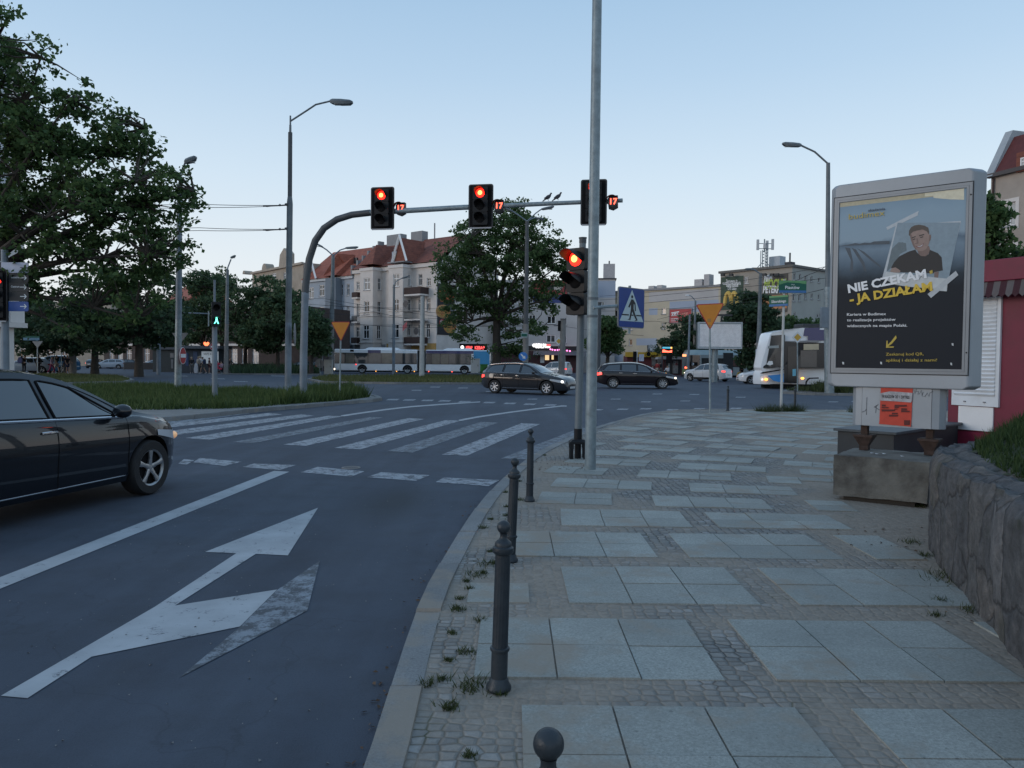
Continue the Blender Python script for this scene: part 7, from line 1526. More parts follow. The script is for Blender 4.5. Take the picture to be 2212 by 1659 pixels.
def wheel(parent, x, y, r, sgn, spokes, rimm, mesh=None):
    t_ = MB().lathe([(r*.66,-.10),(r*.93,-.105),(r*.99,-.08),(r,-.03),(r,.03),(r*.99,.08),(r*.93,.105),(r*.66,.10)], 30, (0,0,0), 'y', caps=False).build('wheel', M_rub, parent, (x, y, r))
    MB().lathe([(0,sgn*.05),(r*.66,sgn*.05),(r*.67,sgn*.0),(0,sgn*-.0)], 24, (0,0,0), 'y').build('brake_disc', M_blackm, t_)
    mb = MB(); mb.lathe([(r*.60,sgn*.085),(r*.665,sgn*.100),(r*.70,sgn*.085),(r*.66,sgn*.06),(r*.60,sgn*.07)], 30, (0,0,0), 'y', caps=False); mb.lathe([(0,sgn*.088),(r*.12,sgn*.086),(r*.16,sgn*.06),(0,sgn*.055)], 14, (0,0,0), 'y')
    for i in range(spokes):
        a = 2*math.pi*i/spokes+.3; ca, sa = math.cos(a), math.sin(a); P_ = []
        for rad, w_, yy in ((r*.08, r*.10, .080), (r*.34, r*.065, .090), (r*.62, r*.11, .092)):
            P_.append([(rad*ca-w_*sa, sgn*yy, rad*sa+w_*ca), (rad*ca-w_*.5*sa, sgn*(yy+.006), rad*sa+w_*.5*ca), (rad*ca+w_*.5*sa, sgn*(yy+.006), rad*sa-w_*.5*ca), (rad*ca+w_*sa, sgn*yy, rad*sa-w_*ca), (rad*ca+w_*.6*sa, sgn*(yy-.03), rad*sa-w_*.6*ca), (rad*ca-w_*.6*sa, sgn*(yy-.03), rad*sa+w_*.6*ca), (rad*ca-w_*sa, sgn*yy, rad*sa+w_*ca)])
        mb.grid(P_)
    mb.build('rim', rimm, t_)
def car(label, kind, loc, rz, paint, nm='car', lit='front', trim=None, spokes=5, sc=1.0, group=None, detail=True, rails=False, rimm=None, head=None, taillit=True, cladding=False):
    c, Lh, top, belt, bot, plan, sec, sy, tz = car_geo(kind); t = thing(nm, label, 'car', loc, rz, group); t.scale = (sc, sc, sc)
    me = car_body(kind).copy(); me.materials[0] = paint; obj('body', me, t)
    for (b0, b1), (t0, t1) in c['win']:
        for s_ in (-1, 1):
            G_ = []
            for i in range(9):
                f = i/8; r_ = []
                for j in range(6):
                    g = j/5; x = (b0+(b1-b0)*f)*(1-g)+(t0+(t1-t0)*f)*g; z0 = belt(x)+.035; z1 = top(x)-.105; z = z0+(max(z1, z0+.01)-z0)*g; r_.append((x, s_*(sy(x, z)+.007), z))
                G_.append(r_)
            MB().grid(G_).build('side_window', M_carglass, t)
            if detail:
                e = [tuple(G_[i][0]) for i in range(9)]; u_ = [tuple(G_[i][-1]) for i in range(9)]; fr_ = e+u_[::-1]+[e[0]]
                MB().tube([(p_[0], p_[1], p_[2]) for p_ in fr_], .012, 5, False).build('window_seal', M_blackm, t)
    x0, x1 = c['ws']; G_ = []
    for i in range(9):
        x = x0+(x1-x0)*i/8; w_ = sec(x)[10][0]*.97; G_.append([(x+.006, -w_+2*w_*j/10, tz(x, -w_+2*w_*j/10)+.012) for j in range(11)])
    MB().grid(G_).build('windscreen', M_carglass, t)
    x0, x1 = c['rw']; G_ = []
    for i in range(7):
        x = x0+(x1-x0)*i/6; w_ = sec(x)[10][0]*.92; G_.append([(x-.014, -w_+2*w_*j/8, tz(x, -w_+2*w_*j/8)+.010) for j in range(9)])
    MB().grid(G_).build('rear_window', M_carglass, t)
    for wx in c['wb']:
        for s_ in (-1, 1): wheel(t, wx, s_*(c['W']/2-.115), c['r'], s_, spokes, rimm or M_rim)
    hb = belt(Lh-.35)
    for s_ in (-1, 1):
        G_ = [[(x, s_*(sy(x, z)+.008), z) for z in np.linspace(hb-.20+.10*(1-f)-.04*f, hb-.055+.02*(1-f)-.05*f, 4)] for f, x in [(i/8, Lh-.72+.64*i/8) for i in range(9)]]
        h_ = MB().grid(G_).build('headlight', M_headd, t)
        if lit in ('front', 'both'): q = Lh-.20; MB().ball((q, s_*(sy(q, hb-.15)-.015), hb-.155), (.08,.05,.05), 10, 8).build('lit_bulb', head or M_head, h_)
        tb = belt(-Lh+.3)
        G_ = [[(x, s_*(sy(x, z)+.008), z) for z in np.linspace(tb-.27+.05*f, tb-.11, 4)] for f, x in [(i/5, -Lh+.05+.26*i/5) for i in range(6)]]
        MB().grid(G_).build('tail_light', M_tail if taillit else M_taild, t)
        q = .78 if kind != 'van' else .92; zz = belt(q)+.09
        m_ = MB().ball((q-.02, s_*(plan(q)*.95+.11), zz), (.075,.11,.075), 12, 8).build('wing_mirror', paint if kind in ('hatch','estate') else paint, t)
        MB().tube([(q, s_*plan(q)*.9, zz-.05), (q, s_*(plan(q)*.95+.06), zz-.03)], .02, 6).build('mirror_stalk', M_blackm, m_)
        if detail:
            for hx in (-.02-.12, -.95):
                zz = belt(hx)-.10; MB().tube([(hx-.09, s_*(sy(hx, zz)+.006), zz), (hx-.06, s_*(sy(hx, zz)+.028), zz+.004), (hx+.06, s_*(sy(hx, zz)+.028), zz+.004), (hx+.09, s_*(sy(hx, zz)+.006), zz)], .013, 6).build('door_handle', trim or paint, t)
            for dx in (.95, -.04, -.93):
                MB().tube([(dx+(.0 if z > .5 else .0), s_*(sy(dx, z)+.0015), z) for z in np.linspace(bot(dx)+.10, belt(dx)+.02, 8)], .006, 4).build('door_gap', M_blackm, t)
            MB().tube([(x, s_*(sy(x, .28)+.006), .285) for x in np.linspace(c['wb'][0]+.42, c['wb'][1]-.42, 8)], .012 if rails else .006, 5).build('sill_strip', trim or M_blackm, t)
            if trim: MB().tube([(x, s_*(sy(x, belt(x)+.018)+.007), belt(x)+.018) for x in np.linspace(c['win'][-1][0][0]-.05, c['win'][0][0][1]+.05, 14)], .014, 5).build('window_trim', trim, t)
            if cladding: MB().grid([[(x, s_*(sy(x, z)+.012), z) for z in (bot(x)+.04, bot(x)+.13, bot(x)+.2)] for x in np.linspace(c['wb'][0]+.44, c['wb'][1]-.44, 8)]).build('cladding', M_blackm, t)
        if rails: MB().tube([(x, s_*(sec(x)[10][0]-.03), tz(x, sec(x)[10][0]-.03)+.035) for x in np.linspace(-1.75, .05, 12)], .018, 6).build('roof_rail', trim or M_chrome, t)
    wf = plan(Lh)
    MB().box(Lh-.02, Lh+.008, -wf*.62, wf*.62, bot(Lh)+.03, bot(Lh)+.10).build('lower_grille', M_blackm, t, smooth=False); gl = MB().box(Lh-.1, Lh+.010, -wf*.45, wf*.45, top(Lh)-.06, top(Lh)-.0).build('grille', M_blackm, t, smooth=False)
    if detail: MB().cbox((Lh+.016, 0, top(Lh)-.03), (.012, wf*.8, .014)).build('grille_bar', M_chrome, gl, smooth=False)
    MB().box(Lh+.009, Lh+.02, -.26, .26, top(Lh)-.16, top(Lh)-.05-.01).build('number_plate', M_plate, t, smooth=False); MB().box(-Lh-.014, -Lh-.002, -.26, .26, .60, .71).build('number_plate', M_plate, t, smooth=False)
    return t
# black hatchback at the left
ct = gp(316, 1068, 0); hd = R(12.5); hv = Vector((math.sin(hd), math.cos(hd), 0)); rv = Vector((math.cos(hd), -math.sin(hd), 0))
car('glossy black hatchback in the near lane, its rear cut off by the left edge', 'hatch', (ct-hv*1.32-rv*.80), R(90)-hd, P_black, trim=M_chrome, spokes=5, lit='front', taillit=False, head=mat('orange lit head lamp', (1,.6,.3), .2, 0, 0, emit=.22, ecol=(1,.50,.25)))
a, c2 = gp(1068, 849.5), gp(1182, 853.5); dv = (c2-a).normalized(); rv = Vector((dv.y, -dv.x, 0)); m_ = (a+c2)/2-rv*.78
car('charcoal estate car with silver trim and roof rails crossing the junction, headlamps on', 'estate', (m_.x, m_.y, 0), math.atan2(dv.y, dv.x), P_char, trim=M_chrome, spokes=7, rails=True, sc=1.0, rimm=mat('pale alloy rim', (.5,.5,.52), .35, .5, 0), head=mat('white lit head lamp', (1,1,1), .2, 0, 0, emit=4, ecol=(1,.97,.88)))
p = at(1379, 830, 44.5); car('black estate car with a chrome window line driving right behind the tall pole', 'estate', (p.x, p.y+.8, gz(45)), R(-4), P_aub, trim=M_chrome, spokes=9, sc=1.03)
p = at(1522, 820, 64.5); car('white sport utility car seen from behind with red tail lamps lit', 'suv', (p.x+.4, p.y+.6, gz(65)), R(133), P_white, lit='front', cladding=True, sc=.9, spokes=5)
p = at(1600, 826, 57); t = car('white taxi with a red and white roof sign half hidden by the white tram', 'hatch', (p.x+2.15, p.y+.8, gz(57)), R(176), P_white, nm='taxi', lit='none', sc=.98)
ts = MB().box(-.1, .12, -.42, .42, 1.50, 1.60).build('roof_sign', M_white, t, bev=.02); MB().box(-.09, .11, -.44, .44, 1.475, 1.50).build('red_base', M_signr, ts, smooth=False)
tfit('W11', (.55, .70), (.30, .70), .12, .885, t, M_ink, .02, face=0).data.transform(Matrix.Identity(4))
p = at(1199, 812, 80); car('white people carrier seen from behind in front of the restaurant', 'van', (p.x, p.y, gz(80)), R(140), P_white, nm='van', lit='none', sc=.86)
for u, d, rz, pm_, k_, lab in ((45,72,200,P_lblue,'hatch','pale car with open look at the left end of the parked row behind the crowd'),(74,73.5,186,P_blue,'hatch','blue hatchback parked in the middle of the row behind the crowd'),(103,73,182,P_blue,'suv','taller blue car parked at the right end of the row behind the crowd')):
    p = at(u, 806, d); car(lab.replace(' with open look', ''), k_, (p.x, p.y+1, gz(d)), R(rz), pm_, lit='none', taillit=False, detail=False, group='cars parked behind the crowd', sc=1.0)
for u, d, rz, pm_, k_, lab, tl in ((211,112,84,P_black,'hatch','dark car driving away with red tail lamps lit, far left street',True),(236,108,200,P_lblue,'estate','pale car waiting on the far left street beside the dark car',False),(334,104,190,P_lblue,'hatch','pale blue car under the trees on the far left street',False),(652,90,176,P_black,'estate','dark car behind the grey lamp and the gantry mast with an orange tail lamp',True),(262,110,200,P_black,'estate','dark car parked to the right of the pale car on the far left street',False)):
    p = at(u, 800, d); car(lab, k_, (p.x, p.y, gz(d)), R(rz), pm_, lit='none', taillit=tl, detail=False, sc=.92, group='cars on the far left street')
# ================================================================ bus
k_ = 88/F; p = at(891, 800, 88); t = thing('articulated_bus', 'long white and navy articulated bus crossing behind the median', 'bus', (p.x, p.y, gz(88)))
X = lambda u: (u-891)*k_
Zb = lambda v, u=880: H-(v-hor(u))*k_-gz(88)
def busx(x): u, _ = Zc(x, 0); return X(u)
def busz(y): _, v = Zc(0, y); return Zb(v)
M_bw = mat('white bus paint', (.80,.82,.84), .35, 0, .03, 1, coat=.5); M_navy = mat('navy bus paint', (.035,.035,.13), .35, 0, .05, 1, coat=.5); M_cyan = mat('light blue bus paint', (.06,.30,.55), .4, 0, .05, 1); M_bg = glassmat('bus window glass', (.025,.028,.03), .08); M_bel = mat('bellows', (.02,.022,.025), .8)
xa, xj0, xj1, xb_ = X(722), X(901), X(919.5), X(1058)
zb0, zb1 = .32, 2.78
def body(x0, x1, nose):
    out = rrect(x0, x1, zb0, zb1, .12); return MB().prism(out, 0, 2.5).build('body', M_bw, t, bev=.08)
body(xa, xj0, 1); body(xj1, xb_, 0)
mb = MB(); n_ = 8
for i in range(n_): x0 = xj0+(xj1-xj0)*i/n_; x1 = xj0+(xj1-xj0)*(i+1)/n_; mb.box(x0+.01, x1-.02, .10, 2.4, .45, 2.7)
mb.build('bellows', M_bel, t, smooth=False); MB().box(xj0+.02, xj1-.02, .2, 2.3, .5, 2.6).build('bellows_core', M_bel, t, smooth=False)
wz0, wz1 = busz(1375), busz(1268)
MB().box(xa+.05, xj0-.03, -.012, -.002, wz0, wz1).build('window_band', M_bg, t, smooth=False); MB().box(xj1+.03, busx(1878), -.012, -.002, wz0, wz1).build('window_band', M_bg, t, smooth=False); MB().box(xa-.012, xa-.002, .2, 2.3, wz0-.2, 2.55).build('windscreen', M_bg, t, smooth=False)
for x0, x1 in ((640,725),(730,852),(868,985),(1000,1110),(1122,1195),(1210,1330),(1490,1565),(1580,1650),(1660,1720),(1770,1870)):
    MB().box(busx(x0), busx(x1), -.017, -.0125, wz0+.08, wz1-.06).build('window_pane', GL[2] if x0 not in (1490,1580,640,1000) else glassmat('bus window with light behind', (.16,.14,.11), .12), t, smooth=False)
MB().box(busx(858), busx(985), -.014, -.003, wz1+.005, zb1-.08).build('blue_panel', M_navy, t, smooth=False); MB().box(xj1+.04, busx(1898), -.014, -.003, wz1+.005, zb1-.08).build('blue_panel', M_navy, t, smooth=False); MB().box(busx(1900), xb_-.05, -.014, -.003, wz0, zb1-.08).build('light_blue_panel', M_cyan, t, smooth=False); MB().box(busx(683), busx(720), -.012, -.003, busz(1258), busz(1237)).build('side_sign', M_blackm, t, smooth=False)
for x0, x1 in ((815,1170),(1590,1900)): MB().prism([(busx(x0),zb1-.02),(busx(x0)+.5,zb1+.22),(busx(x1)-.4,zb1+.22),(busx(x1),zb1-.02)], .4, 2.1).build('roof_unit', M_bw, t, bev=.03)
for xx in (803, 1248, 1810):
    cx_ = busx(xx); r_ = .47; MB().prism([(cx_+(r_+.1)*math.cos(R(a)), .32+max(.0, (r_+.12)*math.sin(R(a))+.14)) for a in range(0, 181, 15)], -.014, -.003).build('wheel_arch', M_blackm, t, smooth=False)
    w_ = MB().lathe([(.3,-.05),(.44,-.06),(.47,-.03),(.47,.2),(0,.2)], 24, (cx_, .03, .47), 'y', caps=False).build('wheel', M_rub, t); MB().lathe([(0,-.02),(.1,-.05),(.16,-.03),(.26,-.02),(.31,-.055),(.31,0),(0,0)], 20, (cx_, .03, .47), 'y').build('rim', M_rim, w_)
for x_, y_, m in ((740,1383,M_red),(938,1448,M_amber),(1142,1448,M_amber),(1317,1447,M_amber),(1458,1447,M_redd),(1688,1447,M_redd)): MB().cbox((busx(x_), -.012, busz(y_)), (.09,.02,.07)).build('marker_lamp', m, t, smooth=False)
MB().ball((xa+.05, .1, busz(1430)), (.12,.12,.12), 10, 8).build('headlight', M_head, t)
MB().box(xa+.1, xb_-.1, .1, 2.4, .18, .33).build('underside', M_blackm, t, smooth=False)
# ================================================================ white tram
Zt = zt(2450, 800, 2.7655); p = at(1649, 830, 46.5); t = thing('white_tram', 'white and blue tram with a slanted black nose entering from the right', 'tram', (p.x, p.y, gz(46.5)), R(2))
tq = lambda x, y: onp(t, *Zt(x, y), 0)
prof = [tq(748,1575),tq(742,1530),tq(752,1470),tq(768,1440),tq(752,1410),tq(758,1380),tq(795,1220),tq(832,1085),tq(850,1063),tq(900,1050),tq(1000,1032),tq(1120,1018)]; xe = 13.5; ztp = prof[-1][1]; z0_ = prof[0][1]
prof = prof+[(xe, ztp+.02), (xe, z0_)]
mb = MB(); N_ = len(prof); xs_ = prof[0][0]
lay_ = []
for y, f in ((0,.0),(.0,0),(2.4,0)): pass
front_in = lambda x: max(0, 1-(x-xs_)/1.6)**1.5*.55
vs = [(x, front_in(x), z) for x, z in prof]+[(x-front_in(x)*.35, 1.2, z) for x, z in prof]+[(x, 2.4-front_in(x), z) for x, z in prof]
fs = [tuple(range(N_)), tuple(range(3*N_-1, 2*N_-1, -1))]
for a_ in (0, 1):
    for i in range(N_): fs.append((a_*N_+i, (a_+1)*N_+i, (a_+1)*N_+(i+1) % N_, a_*N_+(i+1) % N_))
mb.add(vs, fs); mb.build('body', M_bw, t, ang=30)
def tp_(name, pts, m, e=.012, parent=None):
    P_ = [tq(x, y) for x, y in pts]; n = len(P_); o_ = [(x, front_in(x)-e, z) for x, z in P_]; i_ = [(x, front_in(x)+.01, z) for x, z in P_]
    q = MB().add(o_+i_, [tuple(range(n)), tuple(range(2*n-1, n-1, -1))]+[(i, i+n, (i+1) % n+n, (i+1) % n) for i in range(n)]); return q.build(name, m, parent or t, smooth=False)
tp_('windscreen', [(800,1375),(775,1395),(770,1410),(778,1418),(838,1416),(940,1395),(945,1085),(842,1092)], M_bg); tp_('side_glass', [(945,1085),(962,1085),(962,1150),(1090,1160),(1285,1165),(1500,1165),(1500,1412),(1090,1415),(1090,1565),(952,1560),(952,1395),(940,1395)], mat('black tram panel', (.012,.014,.017), .15, 0, 0))
o_ = tp_('door', [(985,1200),(1075,1200),(1075,1550),(985,1550)], mat('dark tram door glass', (.03,.028,.026), .08), .02); tp_('window_pane', [(1110,1240),(1270,1240),(1270,1405),(1110,1405)], M_bg, .02); tp_('beige_blind', [(1142,1178),(1290,1175),(1290,1232),(1142,1236)], mat('cream blind', (.5,.43,.3), .6, 0, .05), .022); tp_('cab_shelf', [(815,1195),(905,1190),(905,1215),(812,1220)], mat('pale cab panel', (.25,.29,.3), .6), .016); tp_('driver_seat', [(800,1378),(820,1345),(850,1345),(856,1375),(830,1388)], M_signw, .016)  # the blind is plain beige cloth, nothing in it glows
zwa, zwb = tq(1200,1405)[1], tq(1200,1170)[1]; xw_ = tq(1500,1300)[0]; MB().box(xw_+.02, xe-.3, -.014, -.002, zwa, zwb).build('window_band', mat('black tram panel', (0,0,0)), t, smooth=False)
for i in range(4): MB().box(xw_+.4+i*2.1, xw_+2.2+i*2.1, -.020, -.0145, zwa+.08, zwb-.3).build('window_pane', M_bg, t, smooth=False)
MB().box(xw_-2, xe-.1, -.012, -.003, ztp-.75, ztp-.1).build('purple_panel', M_navy, t, smooth=False)
tp_('blue_patch', [(806,1490),(905,1478),(950,1468),(950,1552),(905,1552),(860,1540)], mat('blue tram patch', (.03,.20,.50), .4, 0, .05, 1), .014); tp_('black_stripe', [(745,1470),(765,1455),(952,1420),(952,1432),(770,1468)], M_blackm, .013); tp_('purple_panel', [(1152,1020),(1300,1016),(1300,1096),(1140,1098)], M_navy, .013); tp_('roof_joint', [(962,1148),(1290,1140),(1290,1160),(962,1152)], M_sill, .014)
tp_('wheel_arch', [(1158,1590),(1160,1550),(1180,1520),(1200,1508),(1290,1506),(1290,1518),(1205,1520),(1185,1535),(1172,1560),(1170,1590)], M_blackm, .014); tp_('sticker', [(1032,1425),(1065,1422),(1065,1490),(1032,1492)], mat('cyan sticker', (.15,.42,.55), .5), .022, o_)
for x, y in ((797,1527),(1131,1515)): c_ = tq(x, y); MB().ball((c_[0], front_in(c_[0]), c_[1]), (.11,.05,.07), 10, 8).build('amber_lamp', M_amber, t)
c_ = tq(745, 1530); MB().ball((c_[0]+.1, .45, c_[1]), (.06,.1,.08), 10, 8).build('headlight', mat('dim lit head lamp', (.9,.85,.8), .2, 0, 0, emit=.7, ecol=(1,.9,.8)), t)
c_ = tq(1165, 1018); MB().box(c_[0], c_[0]+4, .5, 1.9, c_[1]-.02, c_[1]+.28).build('roof_box', M_iron, t, bev=.04); MB().box(xs_+.6, xe-.2, .3, 2.1, .02, z0_+.02).build('bogie', M_blackm, t, smooth=False)
# ================================================================ grey tram
Zu = zt(2420, 1200, 4.096); p = at(1513, 812, 84); t = thing('grey_tram', 'grey and teal tram waiting behind the blank billboard column', 'tram', (p.x, p.y, gz(84)), 0)
uq = lambda x, y: onp(t, *Zu(x, y), 0); xL = uq(85, 400)[0]; xR = uq(1330, 400)[0]; zT = uq(600, 192)[1]
M_tg = mat('grey tram paint', (.24,.28,.29), .4, 0, .04, 1, coat=.4); M_tt = mat('teal grey tram roof', (.25,.33,.35), .4, 0, .04, 1)
plan_ = [(xL+.5, 1.9), (xL+.0, 1.5), (xL+.35, .75), (0, .0), (xR, 0), (xR, 2.4), (xL+1.2, 2.4)]
MB().slab(plan_, .25, zT-.55).build('body', M_tg, t, smooth=False)
cxp, cyp = 1.0, 1.2; n = len(plan_); pin = [(x+(.25 if x < 1 else 0), y+(.35 if y < 1 else -.35)) for x, y in plan_]
mb = MB(); mb.add([(x, y, zT-.55) for x, y in plan_]+[(x, y, zT) for x, y in pin], [(i, (i+1) % n, (i+1) % n+n, i+n) for i in range(n)]+[tuple(range(n, 2*n))]); mb.build('roof', M_tt, t, smooth=False)
z_a, z_b = uq(600, 440)[1], uq(600, 312)[1]
MB().box(.1, xR-.1, -.012, -.002, z_a, z_b).build('window_band', M_bg, t, smooth=False)
def quad(name, x0, y0, x1, y1, z0, z1, m, e=.02, parent=None):
    nx, ny = y1-y0, -(x1-x0); l_ = math.hypot(nx, ny); nx, ny = nx/l_*e, ny/l_*e; o = MB().add([(x0+nx,y0+ny,z0),(x1+nx,y1+ny,z0),(x1+nx,y1+ny,z1),(x0+nx,y0+ny,z1),(x0,y0,z0),(x1,y1,z0),(x1,y1,z1),(x0,y0,z1)], [(0,1,2,3),(7,6,5,4),(0,4,5,1),(1,5,6,2),(2,6,7,3),(3,7,4,0)]).build(name, m, parent or t, smooth=False); return o
quad('windscreen', xL+.0, 1.48, xL+.33, .78, .95, zT-.75, mat('pale tram windscreen', (.13,.16,.17), .08)); quad('cab_side', xL+.40, .68, -.1, .03, .9, zT-.6, M_bg); quad('led_board', xL+.02, 1.40, xL+.30, .84, zT-.74, zT-.5, mat('orange display', (1,.35,.1), .5, 0, 0, emit=1.6, ecol=(1,.35,.15))); quad('flower_print', xL+.01, 1.45, xL+.34, .78, .3, .92, foodmat('printed green leaves', (.05,.12,.03), (.2,.25,.12), (.12,.2,.05)))
quad('route_number_plate', xL+.62, .52, -.3, .13, 1.25, 1.65, M_blackm, .03); tfit('31', (xL+.75, 1.33), (-.38, 1.33), .26, .2, t, M_wht, .02)
for x_ in (650, 1085): q0 = uq(x_, 300)[0]; MB().box(q0-.05, q0+1.0, -.03, .5, .3, zT-.3).build('bellows', M_bel, t, smooth=False)
for x_, y_, m in ((118,450,M_redd),(205,455,M_amber)): MB().ball((xL+.25+.002*(x_-118), .85-.003*(x_-118), uq(x_, y_)[1]), .11, 8, 6).build('lamp', m, t)
for x0 in (740, 860, 960): q0 = uq(x0, 400)[0]; MB().box(q0, q0+1.1, -.02, -.0125, z_a+.1, z_b-.08).build('window_pane', glassmat('tram window with dim light', (.09,.05,.045), .1), t, smooth=False)
MB().box(xL+.8, xR-.2, .2, 2.2, .05, .26).build('bogie', M_blackm, t, smooth=False)
# ================================================================ people
def skin_mesh(name, V, E, Rd, m, sub=1):
    me = bpy.data.meshes.new(name); me.from_pydata(V, E, []); me.materials.append(m); o = bpy.data.objects.new(name, me); COL.objects.link(o)
    md = o.modifiers.new('s', 'SKIN'); md.use_smooth_shade = True; md.branch_smoothing = .3
    for i, r_ in enumerate(Rd): me.skin_vertices[0].data[i].radius = (r_, r_) if not isinstance(r_, tuple) else r_
    me.skin_vertices[0].data[0].use_root = True
    if sub: o.modifiers.new('u', 'SUBSURF').levels = sub; o.modifiers['u'].render_levels = sub
    r_ = temp_eval(o); bpy.data.objects.remove(o); return r_
def make_pose(lean=0, step=0.0, sit=False, armf=(0,0), elb=(0,0)):
    """joint positions; figure faces -Y"""
    J = {}; pz = .93 if not sit else .52
    J['pel'] = (0,0,pz); sp = lambda h: (0, -math.sin(lean)*h, pz+math.cos(lean)*h)
    J['waist'] = sp(.16); J['chest'] = sp(.40); J['neck'] = sp(.55); J['head'] = tuple(a+b for a, b in zip(sp(.64), (0,-.015,0))); J['crown'] = sp(.76)
    for s_, n_ in ((-1,'l'),(1,'r')):
        st = step*s_
        J['hip'+n_] = (s_*.09,0,pz-.05)
        if sit: J['knee'+n_] = (s_*.11,-.40,.50); J['ank'+n_] = (s_*.11,-.42,.10); J['toe'+n_] = (s_*.11,-.58,.05)
        else: J['knee'+n_] = (s_*.095,-.03-st*.5,.50); J['ank'+n_] = (s_*.095,.02-st*.9+(.08 if st < -.05 else 0),.085+(.05 if st < -.05 else 0)); J['toe'+n_] = (s_*.105,-.13-st*.9+(.06 if st < -.05 else 0),.035)
        i = 0 if s_ < 0 else 1; sh = sp(.47); J['sh'+n_] = (s_*.175, sh[1], sh[2]); a = armf[i]-st*.8; e = elb[i]
        J['el'+n_] = (s_*.225, sh[1]-math.sin(a)*.28+.02, sh[2]-math.cos(a)*.28); J['wr'+n_] = (s_*.215, J['el'+n_][1]-math.sin(a+e)*.25-.02, J['el'+n_][2]-math.cos(a+e)*.25); d_ = Vector(J['wr'+n_])-Vector(J['el'+n_]); d_.normalize(); J['pa'+n_] = tuple(Vector(J['wr'+n_])+d_*.07); J['d'+n_] = tuple(d_)
    return J
def pose_meshes(J, shorts=False, sleeves='long', skirt=False):
    V, E, Rd = [], [], []
    def ch(names, radii, start=None):
        prev = start
        for n_, r_ in zip(names, radii):
            V.append(J[n_] if isinstance(n_, str) else n_); Rd.append(r_); i = len(V)-1
            if prev is not None: E.append((prev, i))
            prev = i
        return prev
    ch(['pel','waist','chest','neck','head','crown'], [.115,.10,.115,.05,.088,.062])
    hd_ = Vector(J['head']); k = len(V); V.append(tuple(hd_+Vector((0,-.10,-.01)))); Rd.append(.014); E.append((4, k))
    for s_ in (-1, 1): k = len(V); V.append(tuple(hd_+Vector((s_*.085,.01,0)))); Rd.append(.018); E.append((4, k))
    for n_, s_ in (('l',-1),('r',1)):
        ch(['hip'+n_,'knee'+n_,'ank'+n_,'toe'+n_], [.078,.050,.036,.034], 0); w_ = ch(['sh'+n_,'el'+n_,'wr'+n_,'pa'+n_], [.052,.036,.024,.030], 2)
        d_ = Vector(J['d'+n_]); pa = Vector(J['pa'+n_]); q = d_.cross(Vector((s_,0,0))).normalized()
        for f, ln in ((-1.5,.055),(-.5,.068),(.5,.072),(1.5,.062)): ch([tuple(pa+q*.010*f+d_*.03+Vector((0,0,0))), tuple(pa+q*.013*f+d_*ln-Vector((s_*.012,0,0)))], [.010,.008], w_)
        ch([tuple(pa+q*-.028-d_*.015), tuple(pa+q*-.045+d_*.02)], [.010,.008], w_)
    out = {'body': skin_mesh('body', V, E, Rd, M_skin, 1)}
    V, E, Rd = [], [], []; ch(['pel','waist','chest'], [.132,.122,.136]); V.append(tuple(Vector(J['neck'])*.45+Vector(J['chest'])*.55)); Rd.append(.085); E.append((2, 3))
    for n_ in 'lr':
        if sleeves == 'long': ch(['sh'+n_,'el'+n_,'wr'+n_], [.068,.05,.038], 2)
        else: ch(['sh'+n_, tuple(Vector(J['sh'+n_])*.3+Vector(J['el'+n_])*.7)], [.068,.054], 2)
    out['top'] = skin_mesh('top', V, E, Rd, M_white, 1)
    V, E, Rd = [], [], []; ch(['pel'], [.135])
    for n_ in 'lr':
        if shorts: ch(['hip'+n_, tuple(Vector(J['hip'+n_])*.25+Vector(J['knee'+n_])*.75)], [.095,.082], 0)
        else: ch(['hip'+n_,'knee'+n_,tuple(Vector(J['ank'+n_])+Vector((0,0,.03)))], [.093,.068,.052], 0)
    out['trousers'] = skin_mesh('trousers', V, E, Rd, M_white, 1)
    for n_ in 'lr':
        a, b2 = Vector(J['ank'+n_]), Vector(J['toe'+n_]); out['shoe'+n_] = MB().tube([a+Vector((0,.05,-.03)), a+Vector((0,-.0,-.03)), a.lerp(b2, .6)+Vector((0,0,-.0)), b2+Vector((0,-.02,0))], [.035,.045,.045,.028], 8).mesh('shoe', M_white)
    h = Vector(J['head']); mb = MB(); P_ = []
    for i in range(6):
        th = math.pi*.5*(i/5)*1.12; P_.append([(h.x+.098*math.sin(th)*math.cos(q_), h.y+.018+(.108*math.sin(th))*math.sin(q_)*(1 if math.sin(q_) > 0 else .80), h.z+.035+.095*math.cos(th)-(.05*math.sin(th) if math.sin(q_) > .2 else 0)) for q_ in [2*math.pi*j/12 for j in range(13)]])
    mb.grid(P_); out['hair'] = mb.mesh('hair', M_hair)
    mb = MB()
    for s_ in (-1, 1): mb.ball((h.x+s_*.032, h.y-.082, h.z+.012), (.011,.006,.007), 6, 4)
    out['eyes'] = mb.mesh('eyes', M_ink); mb = MB(); mb.ball((h.x, h.y-.078, h.z-.048), (.024,.006,.007), 8, 4); out['mouth'] = mb.mesh('mouth', mat('lips', (.25,.10,.09), .6, 0, 0)); return out
POSES = {'stand': pose_meshes(make_pose(armf=(.05,-.05), elb=(.25,.2))), 'standsh': pose_meshes(make_pose(armf=(.1,.3), elb=(.5,.9)), True, 'short'), 'walk': pose_meshes(make_pose(lean=.06, step=.28, elb=(.4,.4))), 'walksh': pose_meshes(make_pose(lean=.05, step=.24, elb=(.4,.6)), True, 'short'), 'bend': pose_meshes(make_pose(lean=.30, armf=(.6,.7), elb=(.5,.4))), 'sit': pose_meshes(make_pose(lean=.05, sit=True, armf=(.5,.5), elb=(.8,.8)))}
cloth = lambda n, c: mat('cloth '+n, c, .9, 0, .15, 12)
